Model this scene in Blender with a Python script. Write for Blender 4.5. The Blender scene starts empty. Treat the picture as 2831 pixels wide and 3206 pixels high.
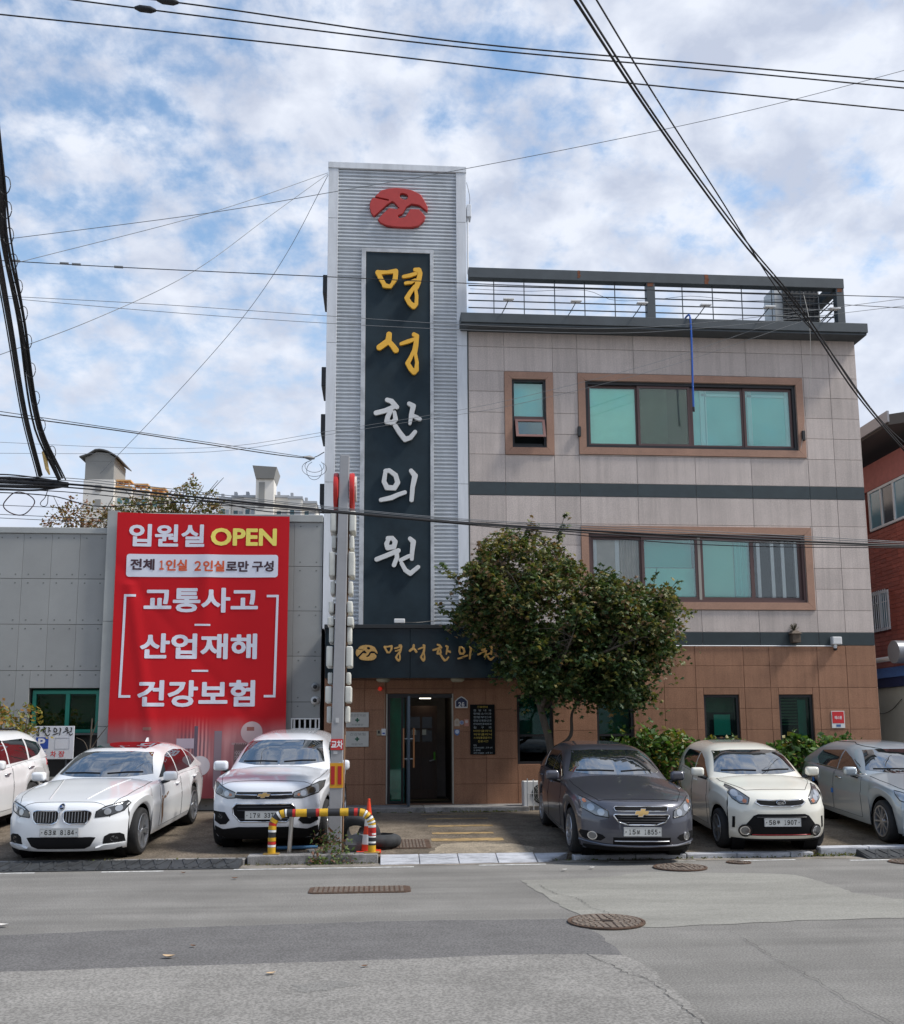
import bpy, bmesh, math, random
import numpy as np
from mathutils import Vector, Matrix
from mathutils.bvhtree import BVHTree

S = bpy.context.scene
COL = S.collection
rng = random.Random(7)
R = math.radians

# ------------------------------------------------------------------ camera
cam = bpy.data.cameras.new("camera")
camo = bpy.data.objects.new("camera", cam)
COL.objects.link(camo)
YAW, PITCH, ROLL = 0.0755718, 0.1450527, -0.0053889
_f = Vector((math.sin(YAW) * math.cos(PITCH), math.cos(YAW) * math.cos(PITCH), math.sin(PITCH)))
_r = Vector((math.cos(YAW), -math.sin(YAW), 0))
_u = _r.cross(_f)
_c, _s = math.cos(ROLL), math.sin(ROLL)
_r2, _u2 = _r * _c + _u * _s, _u * _c - _r * _s
m3 = Matrix((_r2, _u2, -_f)).transposed()
camo.matrix_world = Matrix.Translation((0, -20.4, 1.78)) @ m3.to_4x4()
cam.sensor_width = 36
cam.lens = 3023.98 / 3206 * 36
cam.shift_y = (1861.4 - 1603) / 3206
cam.clip_end = 3000
S.camera = camo
S.render.resolution_x, S.render.resolution_y = 904, 1024

# ------------------------------------------------------------------ world and sun
SUN_EL, SUN_AZ = R(52), R(104)      # azimuth measured from +Y towards +X: the sun stands high to the right, a little behind the camera
w = bpy.data.worlds.new("World")
S.world = w
w.use_nodes = True
nt = w.node_tree
nt.nodes.clear()
N = nt.nodes.new
L = nt.links.new
def wmath(op, a, b=None, clamp=False):
    n = N("ShaderNodeMath"); n.operation = op; n.use_clamp = clamp
    for i, v in enumerate((a, b)):
        if v is None: continue
        if isinstance(v, (int, float)): n.inputs[i].default_value = v
        else: L(v, n.inputs[i])
    return n.outputs[0]
sky = N("ShaderNodeTexSky"); sky.sky_type = 'NISHITA'; sky.sun_disc = False
sky.sun_elevation = SUN_EL; sky.sun_rotation = SUN_AZ
sky.air_density = 1.2; sky.dust_density = 0.4; sky.ozone_density = 2.0
tc = N("ShaderNodeTexCoord")
sep = N("ShaderNodeSeparateXYZ"); L(tc.outputs['Generated'], sep.inputs[0])
zz = wmath('ADD', wmath('MAXIMUM', sep.outputs[2], 0.0), 0.42)
cx = wmath('DIVIDE', sep.outputs[0], zz); cy = wmath('DIVIDE', sep.outputs[1], zz)
comb = N("ShaderNodeCombineXYZ"); L(cx, comb.inputs[0]); L(cy, comb.inputs[1])
def wnoise(scale, detail, rough, dist=0.0, off=(0, 0, 0)):
    mp = N("ShaderNodeMapping"); mp.inputs['Location'].default_value = off
    L(comb.outputs[0], mp.inputs[0])
    n = N("ShaderNodeTexNoise"); n.inputs['Scale'].default_value = scale; n.inputs['Detail'].default_value = detail
    n.inputs['Roughness'].default_value = rough; n.inputs['Distortion'].default_value = dist
    L(mp.outputs[0], n.inputs['Vector']); return n.outputs['Fac']
n_puff = wnoise(18.0, 11, 0.60, 0.10, (3.1, 1.7, 0))
n_big = wnoise(4.6, 4, 0.5, 0.0, (0.4, 5.3, 0))
cov = wmath('ADD', wmath('MULTIPLY', n_puff, 0.72), wmath('MULTIPLY', n_big, 0.55))
# the cloud sheet is thinner towards the west and overhead
cov = wmath('ADD', cov, wmath('MULTIPLY', sep.outputs[0], 0.22))
cov = wmath('SUBTRACT', cov, wmath('MULTIPLY', sep.outputs[2], 0.14))
rampn = N("ShaderNodeMapRange"); rampn.interpolation_type = 'SMOOTHSTEP'
rampn.inputs['From Min'].default_value = 0.36; rampn.inputs['From Max'].default_value = 0.64
L(cov, rampn.inputs['Value'])
n_sh = wnoise(11.0, 8, 0.55, 0.2, (8.0, 2.0, 1.0))
shade = N("ShaderNodeMix"); shade.data_type = 'RGBA'
CLOUD = 1.0
shade.inputs[6].default_value = (4.1, 4.55, 5.6, 1); shade.inputs[7].default_value = (6.3, 6.65, 7.4, 1)
mr2 = N("ShaderNodeMapRange"); mr2.inputs['From Min'].default_value = 0.36; mr2.inputs['From Max'].default_value = 0.62
L(n_sh, mr2.inputs['Value']); L(mr2.outputs[0], shade.inputs[0])
skyg = N("ShaderNodeMix"); skyg.data_type = 'RGBA'; skyg.blend_type = 'MULTIPLY'; skyg.inputs[0].default_value = 1
L(sky.outputs[0], skyg.inputs[6]); skyg.inputs[7].default_value = (1.48, 1.55, 1.50, 1)
mixc = N("ShaderNodeMix"); mixc.data_type = 'RGBA'
L(rampn.outputs[0], mixc.inputs[0]); L(skyg.outputs[2], mixc.inputs[6]); L(shade.outputs[2], mixc.inputs[7])
# low in the sky the cloud layers run together into pale haze
hz = N("ShaderNodeMapRange"); hz.interpolation_type = 'SMOOTHSTEP'
hz.inputs['From Min'].default_value = 0.52; hz.inputs['From Max'].default_value = 0.12; hz.inputs['To Max'].default_value = 0.84
L(sep.outputs[2], hz.inputs['Value'])
mixh = N("ShaderNodeMix"); mixh.data_type = 'RGBA'
L(hz.outputs[0], mixh.inputs[0]); L(mixc.outputs[2], mixh.inputs[6]); mixh.inputs[7].default_value = (5.3, 5.8, 6.8, 1)
bg = N("ShaderNodeBackground"); bg.inputs[1].default_value = 0.085
L(mixh.outputs[2], bg.inputs[0])
wo = N("ShaderNodeOutputWorld"); L(bg.outputs[0], wo.inputs[0])

sl = bpy.data.lights.new("sun", 'SUN'); sl.energy = 2.6; sl.angle = R(10); sl.color = (1, 0.96, 0.9)
so = bpy.data.objects.new("sun", sl); COL.objects.link(so)
sd = Vector((math.sin(SUN_AZ) * math.cos(SUN_EL), math.cos(SUN_AZ) * math.cos(SUN_EL), math.sin(SUN_EL)))
so.rotation_euler = sd.to_track_quat('Z', 'Y').to_euler()
so.location = sd * 60

S.view_settings.view_transform = 'Standard'
S.view_settings.look = 'None'
S.view_settings.exposure = 0.70
S.view_settings.gamma = 1
S.view_settings.use_curve_mapping = False
S.render.engine = 'CYCLES'
S.cycles.max_bounces = 6
S.cycles.transparent_max_bounces = 12
S.cycles.use_denoising = True

# ------------------------------------------------------------------ materials
MATS = {}
def srgb(*c):
    if len(c) == 1: c = tuple(int(c[0][i:i + 2], 16) / 255 for i in (0, 2, 4))
    return tuple((v / 12.92 if v <= 0.04045 else ((v + 0.055) / 1.055) ** 2.4) for v in c)
def M(name, col, rough=0.6, metal=0.0, var=0.0, scale=6.0, bump=0.0, bscale=40.0, coat=0.0, spec=0.5, emit=0.0, rnd=0.0,
      dirt=0.0, dscale=0.8, streak=0.0, band=0.0, stretch=(1, 1, 1), speck=0.0, sscale=120.0, crough=0.04):
    """Principled surface: base colour, broad and fine colour variation in world space, optional speckle, stains and bump."""
    if name in MATS: return MATS[name]
    m = bpy.data.materials.new(name); m.use_nodes = True
    t = m.node_tree; b = t.nodes['Principled BSDF']
    n, l = t.nodes.new, t.links.new
    b.inputs['Roughness'].default_value = rough; b.inputs['Metallic'].default_value = metal
    b.inputs['Base Color'].default_value = (*col, 1); b.inputs['Specular IOR Level'].default_value = spec
    b.inputs['Coat Weight'].default_value = coat; b.inputs['Coat Roughness'].default_value = crough
    if emit:
        b.inputs['Emission Color'].default_value = (*col, 1); b.inputs['Emission Strength'].default_value = emit
    geo = None
    def pos():
        nonlocal geo
        if geo is None:
            g = n('ShaderNodeNewGeometry'); mp = n('ShaderNodeMapping'); mp.inputs['Scale'].default_value = stretch
            l(g.outputs['Position'], mp.inputs[0]); geo = mp.outputs[0]
        return geo
    def noise(sc, det=5, ro=0.6):
        k = n('ShaderNodeTexNoise'); k.inputs['Scale'].default_value = sc; k.inputs['Detail'].default_value = det
        k.inputs['Roughness'].default_value = ro; l(pos(), k.inputs['Vector']); return k.outputs['Fac']
    cur = None
    def mul(fac_socket, lo, hi, f0=0.3, f1=0.7):
        nonlocal cur
        r = n('ShaderNodeMapRange'); r.inputs['From Min'].default_value = f0; r.inputs['From Max'].default_value = f1
        r.inputs['To Min'].default_value = lo; r.inputs['To Max'].default_value = hi; l(fac_socket, r.inputs['Value'])
        v = n('ShaderNodeMix'); v.data_type = 'RGBA'; v.blend_type = 'MULTIPLY'; v.inputs[0].default_value = 1
        if cur is None: v.inputs[6].default_value = (*col, 1)
        else: l(cur, v.inputs[6])
        l(r.outputs[0], v.inputs[7]); cur = v.outputs[2]
    if var: mul(noise(scale), 1 - var, 1 + var)
    if dirt: mul(noise(dscale, 7, 0.65), 1 - dirt, 1.0, 0.35, 0.55)
    if streak:      # rain streaks: a noise drawn out downwards
        g2 = n('ShaderNodeNewGeometry'); mp2 = n('ShaderNodeMapping'); mp2.inputs['Scale'].default_value = (5.0, 5.0, 0.22); l(g2.outputs['Position'], mp2.inputs[0])
        k2 = n('ShaderNodeTexNoise'); k2.inputs['Scale'].default_value = 1.6; k2.inputs['Detail'].default_value = 6; k2.inputs['Roughness'].default_value = .7; l(mp2.outputs[0], k2.inputs['Vector']); mul(k2.outputs['Fac'], 1 - streak, 1.0, .36, .56)
    if band:        # long faint bands along the street, from traffic
        g3 = n('ShaderNodeNewGeometry'); mp3 = n('ShaderNodeMapping'); mp3.inputs['Scale'].default_value = (0.10, 1.5, 1); l(g3.outputs['Position'], mp3.inputs[0])
        k3 = n('ShaderNodeTexNoise'); k3.inputs['Scale'].default_value = 1.3; k3.inputs['Detail'].default_value = 5; k3.inputs['Roughness'].default_value = .6; l(mp3.outputs[0], k3.inputs['Vector']); mul(k3.outputs['Fac'], 1 - band, 1 + band, .36, .64)
    if speck: mul(noise(sscale, 2, 0.5), 1 - speck, 1 + speck, 0.38, 0.62)
    if rnd:
        o = n('ShaderNodeObjectInfo'); mul(o.outputs['Random'], 1 - rnd, 1 + rnd, 0, 1)
    if cur is not None: l(cur, b.inputs['Base Color'])
    if bump:
        bp = n('ShaderNodeBump'); bp.inputs['Strength'].default_value = bump; bp.inputs['Distance'].default_value = 0.02
        l(noise(bscale, 4), bp.inputs['Height']); l(bp.outputs[0], b.inputs['Normal'])
    MATS[name] = m
    return m

def glass(name, tint, refl=0.22, rough=0.02):
    """Window glass: tinted see-through sheet with a mirror-like coat that grows at grazing angles."""
    if name in MATS: return MATS[name]
    m = bpy.data.materials.new(name); m.use_nodes = True
    t = m.node_tree; t.nodes.clear(); n, l = t.nodes.new, t.links.new
    tr = n('ShaderNodeBsdfTransparent'); tr.inputs[0].default_value = (*tint, 1)
    g = n('ShaderNodeBsdfGlossy'); g.inputs['Roughness'].default_value = rough; g.inputs[0].default_value = (0.9, 0.97, 0.97, 1)
    lw = n('ShaderNodeLayerWeight'); lw.inputs[0].default_value = 0.25
    mr = n('ShaderNodeMapRange'); mr.inputs['To Min'].default_value = refl; mr.inputs['To Max'].default_value = 1
    l(lw.outputs['Fresnel'], mr.inputs['Value'])
    mx = n('ShaderNodeMixShader'); l(mr.outputs[0], mx.inputs[0]); l(tr.outputs[0], mx.inputs[1]); l(g.outputs[0], mx.inputs[2])
    o = n('ShaderNodeOutputMaterial'); l(mx.outputs[0], o.inputs[0])
    MATS[name] = m
    return m

# ------------------------------------------------------------------ object helpers
def link(name, data, mat=None, parent=None, world=True):
    o = bpy.data.objects.new(name, data); COL.objects.link(o)
    if mat is not None and data is not None:
        if isinstance(mat, (list, tuple)):
            for k in mat: data.materials.append(k)
        elif not data.materials: data.materials.append(mat)
    if parent is not None:
        o.parent = parent
        if world and parent.parent is None and parent.type == 'EMPTY':
            o.matrix_parent_inverse = Matrix.Translation(-parent.location)
    return o
def tag(o, label, cat, group=None):
    o['label'] = label; o['category'] = cat
    if group: o['group'] = group
    return o
def thing(name, label, cat, loc=(0, 0, 0), group=None):
    o = bpy.data.objects.new(name, None); COL.objects.link(o); o.location = loc; o.empty_display_size = 0.2
    return tag(o, label, cat, group)
def kind(o, k):
    o['kind'] = k; return o

class MB:
    """Collects simple solids into one mesh."""
    def __init__(s): s.v, s.f, s.mi, s.cur = [], [], [], 0
    def add(s, vs, fs):
        k = len(s.v); s.v += [tuple(p) for p in vs]; s.f += [tuple(i + k for i in f) for f in fs]; s.mi += [s.cur] * len(fs); return s
    def box(s, x0, x1, y0, y1, z0, z1):
        vs = [(x, y, z) for z in (z0, z1) for y in (y0, y1) for x in (x0, x1)]
        return s.add(vs, [(0, 2, 3, 1), (4, 5, 7, 6), (0, 1, 5, 4), (2, 6, 7, 3), (0, 4, 6, 2), (1, 3, 7, 5)])
    def hexa(s, b, t):
        return s.add(list(b) + list(t), [(3, 2, 1, 0), (4, 5, 6, 7), (0, 1, 5, 4), (1, 2, 6, 5), (2, 3, 7, 6), (3, 0, 4, 7)])
    def tube(s, pts, r, n=8, caps=True, r1=None):
        pts = [Vector(p) for p in pts]; k = len(pts); rings = []
        up = None
        for i, p in enumerate(pts):
            d = (pts[min(i + 1, k - 1)] - pts[max(i - 1, 0)])
            d = d.normalized() if d.length > 1e-9 else Vector((0, 0, 1))
            if up is None:
                up = Vector((0, 0, 1)) if abs(d.z) < 0.9 else Vector((1, 0, 0))
            a = d.cross(up); a = a.normalized() if a.length > 1e-6 else d.orthogonal().normalized()
            b = a.cross(d); up = b
            rr = r if r1 is None else r + (r1 - r) * i / (k - 1)
            if isinstance(r, (list, tuple)): rr = r[i]
            rings.append([p + a * (rr * math.cos(2 * math.pi * j / n)) + b * (rr * math.sin(2 * math.pi * j / n)) for j in range(n)])
        vs = [q for g in rings for q in g]; fs = []
        for i in range(k - 1):
            for j in range(n):
                fs.append((i * n + j, i * n + (j + 1) % n, (i + 1) * n + (j + 1) % n, (i + 1) * n + j))
        if caps:
            fs.append(tuple(range(n - 1, -1, -1))); fs.append(tuple((k - 1) * n + j for j in range(n)))
        return s.add(vs, fs)
    def lathe(s, prof, center, axis='x', n=32, closed=False):
        c = Vector(center); vs = []; fs = []; k = len(prof)
        for j in range(n):
            a = 2 * math.pi * j / n; ca, sa = math.cos(a), math.sin(a)
            for (r, h) in prof:
                p = {'x': Vector((h, r * ca, r * sa)), 'y': Vector((r * ca, h, r * sa)), 'z': Vector((r * ca, r * sa, h))}[axis]
                vs.append(c + p)
        kk = k if closed else k - 1
        for j in range(n):
            for i in range(kk):
                a, b = j * k + i, j * k + (i + 1) % k
                c2, d = ((j + 1) % n) * k + (i + 1) % k, ((j + 1) % n) * k + i
                fs.append((a, b, c2, d))
        return s.add(vs, fs)
    def prism(s, poly, y0, y1):
        """poly in (x, z), extruded along y."""
        n = len(poly); vs = [(x, y0, z) for x, z in poly] + [(x, y1, z) for x, z in poly]
        fs = [tuple(range(n)), tuple(range(2 * n - 1, n - 1, -1))] + [(i, i + n, (i + 1) % n + n, (i + 1) % n) for i in range(n)]
        return s.add(vs, fs)
    def prismz(s, poly, z0, z1):
        n = len(poly); vs = [(x, y, z0) for x, y in poly] + [(x, y, z1) for x, y in poly]
        fs = [tuple(range(n - 1, -1, -1)), tuple(range(n, 2 * n))] + [(i, (i + 1) % n, (i + 1) % n + n, i + n) for i in range(n)]
        return s.add(vs, fs)
    def prismx(s, poly, x0, x1):
        n = len(poly); vs = [(x0, y, z) for y, z in poly] + [(x1, y, z) for y, z in poly]
        fs = [tuple(range(n - 1, -1, -1)), tuple(range(n, 2 * n))] + [(i, (i + 1) % n, (i + 1) % n + n, i + n) for i in range(n)]
        return s.add(vs, fs)
    def build(s, name, mat=None, parent=None, smooth=None, bev=0.0, world=True, seg=1):
        me = bpy.data.meshes.new(name); me.from_pydata(s.v, [], s.f)
        bm = bmesh.new(); bm.from_mesh(me)
        if bev:
            bmesh.ops.bevel(bm, geom=list(bm.edges), offset=bev, segments=seg, affect='EDGES', profile=0.6, clamp_overlap=True)
        bmesh.ops.recalc_face_normals(bm, faces=bm.faces); bm.to_mesh(me); bm.free()
        if isinstance(mat, (list, tuple)) and not bev:
            me.polygons.foreach_set('material_index', s.mi)
        if smooth is not None:
            me.polygons.foreach_set('use_smooth', [True] * len(me.polygons)); me.set_sharp_from_angle(angle=R(smooth))
        return link(name, me, mat, parent, world)

_piece_cache = {}
def piece(name, x0, x1, y0, y1, z0, z1, mat, parent, bev=0.004):
    """A box-shaped piece (tile, panel, stone) with its own object; equal sizes share mesh data."""
    key = (round(x1 - x0, 3), round(y1 - y0, 3), round(z1 - z0, 3), mat.name, bev)
    if key not in _piece_cache:
        a, b, c = (x1 - x0) / 2, (y1 - y0) / 2, (z1 - z0) / 2
        me = bpy.data.meshes.new(name)
        q = MB().box(-a, a, -b, b, -c, c); me.from_pydata(q.v, [], q.f)
        bm = bmesh.new(); bm.from_mesh(me)
        if bev: bmesh.ops.bevel(bm, geom=[e for e in bm.edges], offset=bev, segments=1, affect='EDGES', clamp_overlap=True)
        bmesh.ops.recalc_face_normals(bm, faces=bm.faces)
        bm.to_mesh(me); bm.free(); me.materials.append(mat); _piece_cache[key] = me
    o = link(name, _piece_cache[key], None, parent)
    o.location = ((x0 + x1) / 2, (y0 + y1) / 2, (z0 + z1) / 2)
    return o

def subtract(rects, hole):
    out = []
    for (x0, x1, z0, z1) in rects:
        a0, a1, c0, c1 = hole
        if a0 >= x1 or a1 <= x0 or c0 >= z1 or c1 <= z0: out.append((x0, x1, z0, z1)); continue
        if a0 > x0: out.append((x0, a0, z0, z1))
        if a1 < x1: out.append((a1, x1, z0, z1))
        m0, m1 = max(x0, a0), min(x1, a1)
        if c0 > z0: out.append((m0, m1, z0, c0))
        if c1 < z1: out.append((m0, m1, c1, z1))
    return [r for r in out if r[1] - r[0] > 0.02 and r[3] - r[2] > 0.02]

def cells(xs, zs, holes):
    out = []
    for a, b in zip(xs[:-1], xs[1:]):
        for c, d in zip(zs[:-1], zs[1:]):
            rs = [(a, b, c, d)]
            for h in holes: rs = subtract(rs, h)
            out += rs
    return out

# ---- flat lettering: text and brush strokes, as extruded meshes standing in the XZ plane and facing -Y
def curve_mesh(cu, name):
    o = bpy.data.objects.new("tmp", cu); me = bpy.data.meshes.new_from_object(o); me.name = name
    bpy.data.objects.remove(o); bpy.data.curves.remove(cu); return me
def place_xz(me, x, y, z, sx=1.0, sz=1.0):
    n = len(me.vertices); a = np.empty(n * 3); me.vertices.foreach_get('co', a); a = a.reshape(-1, 3)
    b = np.stack([x + a[:, 0] * sx, y - a[:, 2], z + a[:, 1] * sz], 1)
    me.vertices.foreach_set('co', b.ravel()); me.update(); return me
def text_mesh(s, size, bold=0.0, depth=0.002, name="lettering", res=3, space=1.0):
    cu = bpy.data.curves.new(name, 'FONT'); cu.body = s; cu.size = size; cu.offset = bold * size; cu.extrude = depth / 2
    cu.resolution_u = res; cu.space_character = space
    return curve_mesh(cu, name)
def fw(s):   # full-width digits, which carry a flagged 1
    return ''.join(chr(ord(c) + 0xFEE0) if c.isdigit() else c for c in s)
def text_fit(s, x0, x1, z0, z1, y, mat, parent, name="lettering", bold=0.0, depth=0.004, space=1.0):
    """Lettering stretched to fill the rectangle x0..x1, z0..z1 on the plane y."""
    if bold > .025: me = bold_text_mesh(s, bold, name, space=space)
    else: me = text_mesh(s, 1.0, bold, 0.0, name, space=space)
    n = len(me.vertices); a = np.empty(n * 3); me.vertices.foreach_get('co', a); a = a.reshape(-1, 3)
    lo, hi = a.min(0), a.max(0)
    sx, sz = (x1 - x0) / max(hi[0] - lo[0], 1e-6), (z1 - z0) / max(hi[1] - lo[1], 1e-6)
    place_xz(me, x0 - lo[0] * sx, y, z0 - lo[1] * sz, sx, sz)
    return link(name, me, mat, parent)

def sdf_outline(strokes, cell, pad=6, cuts=(), polys=()):
    """Outline loops of a union of tapered brush strokes (and polygons), less some cut strokes. Each stroke: [(x, y, r), ...]."""
    pts = [(x, y, r) for st in strokes for (x, y, r) in st] + [(x, y, 0) for p in polys for (x, y) in p]
    x0 = min(p[0] - p[2] for p in pts) - pad; x1 = max(p[0] + p[2] for p in pts) + pad
    y0 = min(p[1] - p[2] for p in pts) - pad; y1 = max(p[1] + p[2] for p in pts) + pad
    X, Y = np.meshgrid(np.arange(x0, x1 + cell, cell), np.arange(y0, y1 + cell, cell), indexing='ij')
    def dist(sts):
        D = np.full(X.shape, 1e3)
        for st in sts:
            for (ax, ay, ar), (bx, by, br) in zip(st[:-1], st[1:]):
                dx, dy = bx - ax, by - ay; q = dx * dx + dy * dy + 1e-9
                t = np.clip(((X - ax) * dx + (Y - ay) * dy) / q, 0, 1)
                D = np.minimum(D, np.hypot(X - ax - t * dx, Y - ay - t * dy) - (ar + (br - ar) * t))
        return D
    D = dist(strokes)
    for p in polys:
        E = np.full(X.shape, 1e9); sg = np.ones(X.shape)
        for (ax, ay), (bx, by) in zip(p, p[1:] + p[:1]):
            dx, dy = bx - ax, by - ay; t = np.clip(((X - ax) * dx + (Y - ay) * dy) / (dx * dx + dy * dy + 1e-9), 0, 1)
            E = np.minimum(E, np.hypot(X - ax - t * dx, Y - ay - t * dy))
            c = ((ay > Y) != (by > Y)) & (X < (bx - ax) * (Y - ay) / ((by - ay) if by != ay else 1e-9) + ax)
            sg = np.where(c, -sg, sg)
        D = np.minimum(D, E * sg)
    if cuts: D = np.maximum(D, -dist(cuts))
    return contour(D, X, Y)
def contour(D, X, Y):
    D = np.where(D == 0, 1e-6, D)
    seg = {}
    nx, ny = D.shape
    ins = D < 0
    act = (ins[:-1, :-1].astype(int) + ins[1:, :-1] + ins[:-1, 1:] + ins[1:, 1:])
    def ep(i, j, k, l):
        a, b = D[i, j], D[k, l]; t = a / (a - b)
        return (X[i, j] + (X[k, l] - X[i, j]) * t, Y[i, j] + (Y[k, l] - Y[i, j]) * t)
    P = {}
    for i, j in zip(*np.where((act > 0) & (act < 4))):
        cs = [(i, j), (i + 1, j), (i + 1, j + 1), (i, j + 1)]
        cr = []
        for k in range(4):
            a, b = cs[k], cs[(k + 1) % 4]
            if ins[a] != ins[b]:
                e = (min(a, b), max(a, b)); P[e] = ep(*e[0], *e[1]); cr.append((e, bool(ins[a])))
        outs = [e for e, s_ in cr if s_]; inn = [e for e, s_ in cr if not s_]
        if len(cr) == 2: seg[outs[0]] = inn[0]
        else:
            idx = [e for e, _ in cr]
            for q, (e, s_) in enumerate(cr):
                if s_: seg[e] = idx[(q + 1) % len(idx)]
    loops = []
    left = dict(seg)
    while left:
        st, cur = next(iter(left.items())); loop = [st]; del left[st]
        while cur != st and cur in left:
            loop.append(cur); nx_ = left.pop(cur); cur = nx_
        if len(loop) > 6: loops.append([P[e] for e in loop])
    return loops
def bold_text_mesh(s, bold, name, cell=0.012, space=1.0):
    """Heavy lettering: glyph outlines grown outwards by the given share of the letter size, then filled."""
    cu = bpy.data.curves.new(name, 'FONT'); cu.body = s; cu.size = 1.0; cu.resolution_u = 3; cu.fill_mode = 'NONE'; cu.space_character = space
    me = curve_mesh(cu, name)
    V = np.array([v.co[:2] for v in me.vertices]); E = np.array([e.vertices[:] for e in me.edges]); bpy.data.meshes.remove(me)
    lo, hi = V.min(0) - bold - 4 * cell, V.max(0) + bold + 4 * cell
    X, Y = np.meshgrid(np.arange(lo[0], hi[0], cell), np.arange(lo[1], hi[1], cell), indexing='ij')
    D = np.full(X.shape, 9.0); sg = np.ones(X.shape)
    for i, j in E:
        (ax, ay), (bx, by) = V[i], V[j]; dx, dy = bx - ax, by - ay; m = bold + 6 * cell
        i0, i1 = np.searchsorted(X[:, 0], [min(ax, bx) - m, max(ax, bx) + m]); j0, j1 = np.searchsorted(Y[0], [min(ay, by) - m, max(ay, by) + m])
        xs, ys = X[i0:i1, j0:j1], Y[i0:i1, j0:j1]; t = np.clip(((xs - ax) * dx + (ys - ay) * dy) / (dx * dx + dy * dy + 1e-12), 0, 1)
        D[i0:i1, j0:j1] = np.minimum(D[i0:i1, j0:j1], np.hypot(xs - ax - t * dx, ys - ay - t * dy))
        if ay != by:
            k0, k1 = np.searchsorted(Y[0], [min(ay, by), max(ay, by)], side='right')
            if k1 > k0:
                xc = ax + (Y[0, k0:k1] - ay) * dx / dy; sg[:, k0:k1] *= np.where(X[:, k0:k1] < xc[None], -1, 1)
    loops = contour(D * sg - bold, X, Y)
    return outline_mesh([[(x, -y) for x, y in lp] for lp in loops], 1.0, 0, 0, 0.0, name)
def outline_mesh(loops, k, ox, oy, depth, name, bevel=0.0):
    """Loops in picture units (y down) to a filled, extruded mesh scaled by k (metres per unit) about (ox, oy)."""
    cu = bpy.data.curves.new(name, 'CURVE'); cu.dimensions = '2D'; cu.fill_mode = 'BOTH'; cu.extrude = depth / 2; cu.bevel_depth = bevel; cu.bevel_resolution = 0
    for lp in loops:
        sp = cu.splines.new('POLY'); sp.points.add(len(lp) - 1); sp.use_cyclic_u = True
        sp.points.foreach_set('co', [c for (x, y) in lp for c in ((x - ox) * k, -(y - oy) * k, 0, 1)])
    return curve_mesh(cu, name)

def pchip(xs, ys):
    xs, ys = np.array(xs, float), np.array(ys, float); h = np.diff(xs); d = np.diff(ys) / h
    m = np.zeros(len(xs)); m[0], m[-1] = d[0], d[-1]
    for i in range(1, len(xs) - 1):
        m[i] = 0 if d[i - 1] * d[i] <= 0 else 2 * d[i - 1] * d[i] / (d[i - 1] + d[i])
    def f(x):
        x = np.clip(x, xs[0], xs[-1]); i = np.clip(np.searchsorted(xs, x) - 1, 0, len(h) - 1); t = (x - xs[i]) / h[i]
        return ((2 * t**3 - 3 * t**2 + 1) * ys[i] + (t**3 - 2 * t**2 + t) * h[i] * m[i] + (-2 * t**3 + 3 * t**2) * ys[i + 1] + (t**3 - t**2) * h[i] * m[i + 1])
    return f
def spline3(pts, n):
    """Smooth curve through 3-D points."""
    pts = [Vector(p) for p in pts]; d = [0.0]
    for a, b in zip(pts[:-1], pts[1:]): d.append(d[-1] + (b - a).length)
    fs = [pchip(d, [p[i] for p in pts]) for i in range(3)]
    def cr():
        out = []
        P = [pts[0] * 2 - pts[1]] + pts + [pts[-1] * 2 - pts[-2]]
        for k in range(n + 1):
            u = d[-1] * k / n; i = min(max(int(np.searchsorted(d, u)) - 1, 0), len(pts) - 2); t = (u - d[i]) / (d[i + 1] - d[i])
            a, b, c, e = P[i], P[i + 1], P[i + 2], P[i + 3]
            L1 = max((c - b).length, 1e-6)
            m1 = (c - a) / max((c - a).length, 1e-6) * L1; m2 = (e - b) / max((e - b).length, 1e-6) * L1
            out.append(b * (2*t**3 - 3*t**2 + 1) + m1 * (t**3 - 2*t**2 + t) + c * (-2*t**3 + 3*t**2) + m2 * (t**3 - t**2))
        return out
    return cr()
def lot_z(y):
    return float(np.interp(y, [-6.1, -2.6, 0], [0.07, 0.27, 0.29]))
# ------------------------------------------------------------------ ground, road, lot
m_asphalt = M('asphalt', (0.212, 0.203, 0.188), 0.92, band=.13, var=0.10, scale=1.3, speck=0.22, sscale=60, bump=0.5, bscale=160, dirt=0.14, dscale=0.35, spec=0.25)
m_patch_old = M('asphalt_worn', (0.240, 0.229, 0.212), 0.92, band=.07, var=0.10, scale=1.8, speck=0.26, sscale=55, bump=0.35, bscale=130, dirt=0.18, dscale=0.7, spec=0.25)
m_patch_dark = M('asphalt_dark', (0.134, 0.129, 0.126), 0.9, band=.06, var=0.10, scale=2.2, speck=0.26, sscale=55, bump=0.35, bscale=130, spec=0.3)
m_patch_pale = M('asphalt_pale', (0.278, 0.270, 0.242), 0.94, var=0.08, scale=1.1, speck=0.2, sscale=80, bump=0.4, bscale=160, dirt=0.2, dscale=0.5, stretch=(0.6, 2.2, 1), spec=0.2)
m_lot = M('lot_concrete', (0.175, 0.145, 0.112), 0.95, var=0.25, scale=3.0, speck=0.3, sscale=38, bump=0.7, bscale=60, dirt=0.4, dscale=0.9, spec=0.2)
m_gutter = M('gutter_concrete', (0.24, 0.215, 0.185), 0.95, var=0.15, scale=4, speck=0.2, sscale=60, dirt=0.35, dscale=2.0, spec=0.2)
m_kerb = M('kerb_concrete', (0.27, 0.26, 0.25), 0.9, var=0.18, scale=5, speck=0.2, sscale=90, dirt=0.35, dscale=2.5, bump=0.4, bscale=70, spec=0.25, rnd=0.1)
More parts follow.
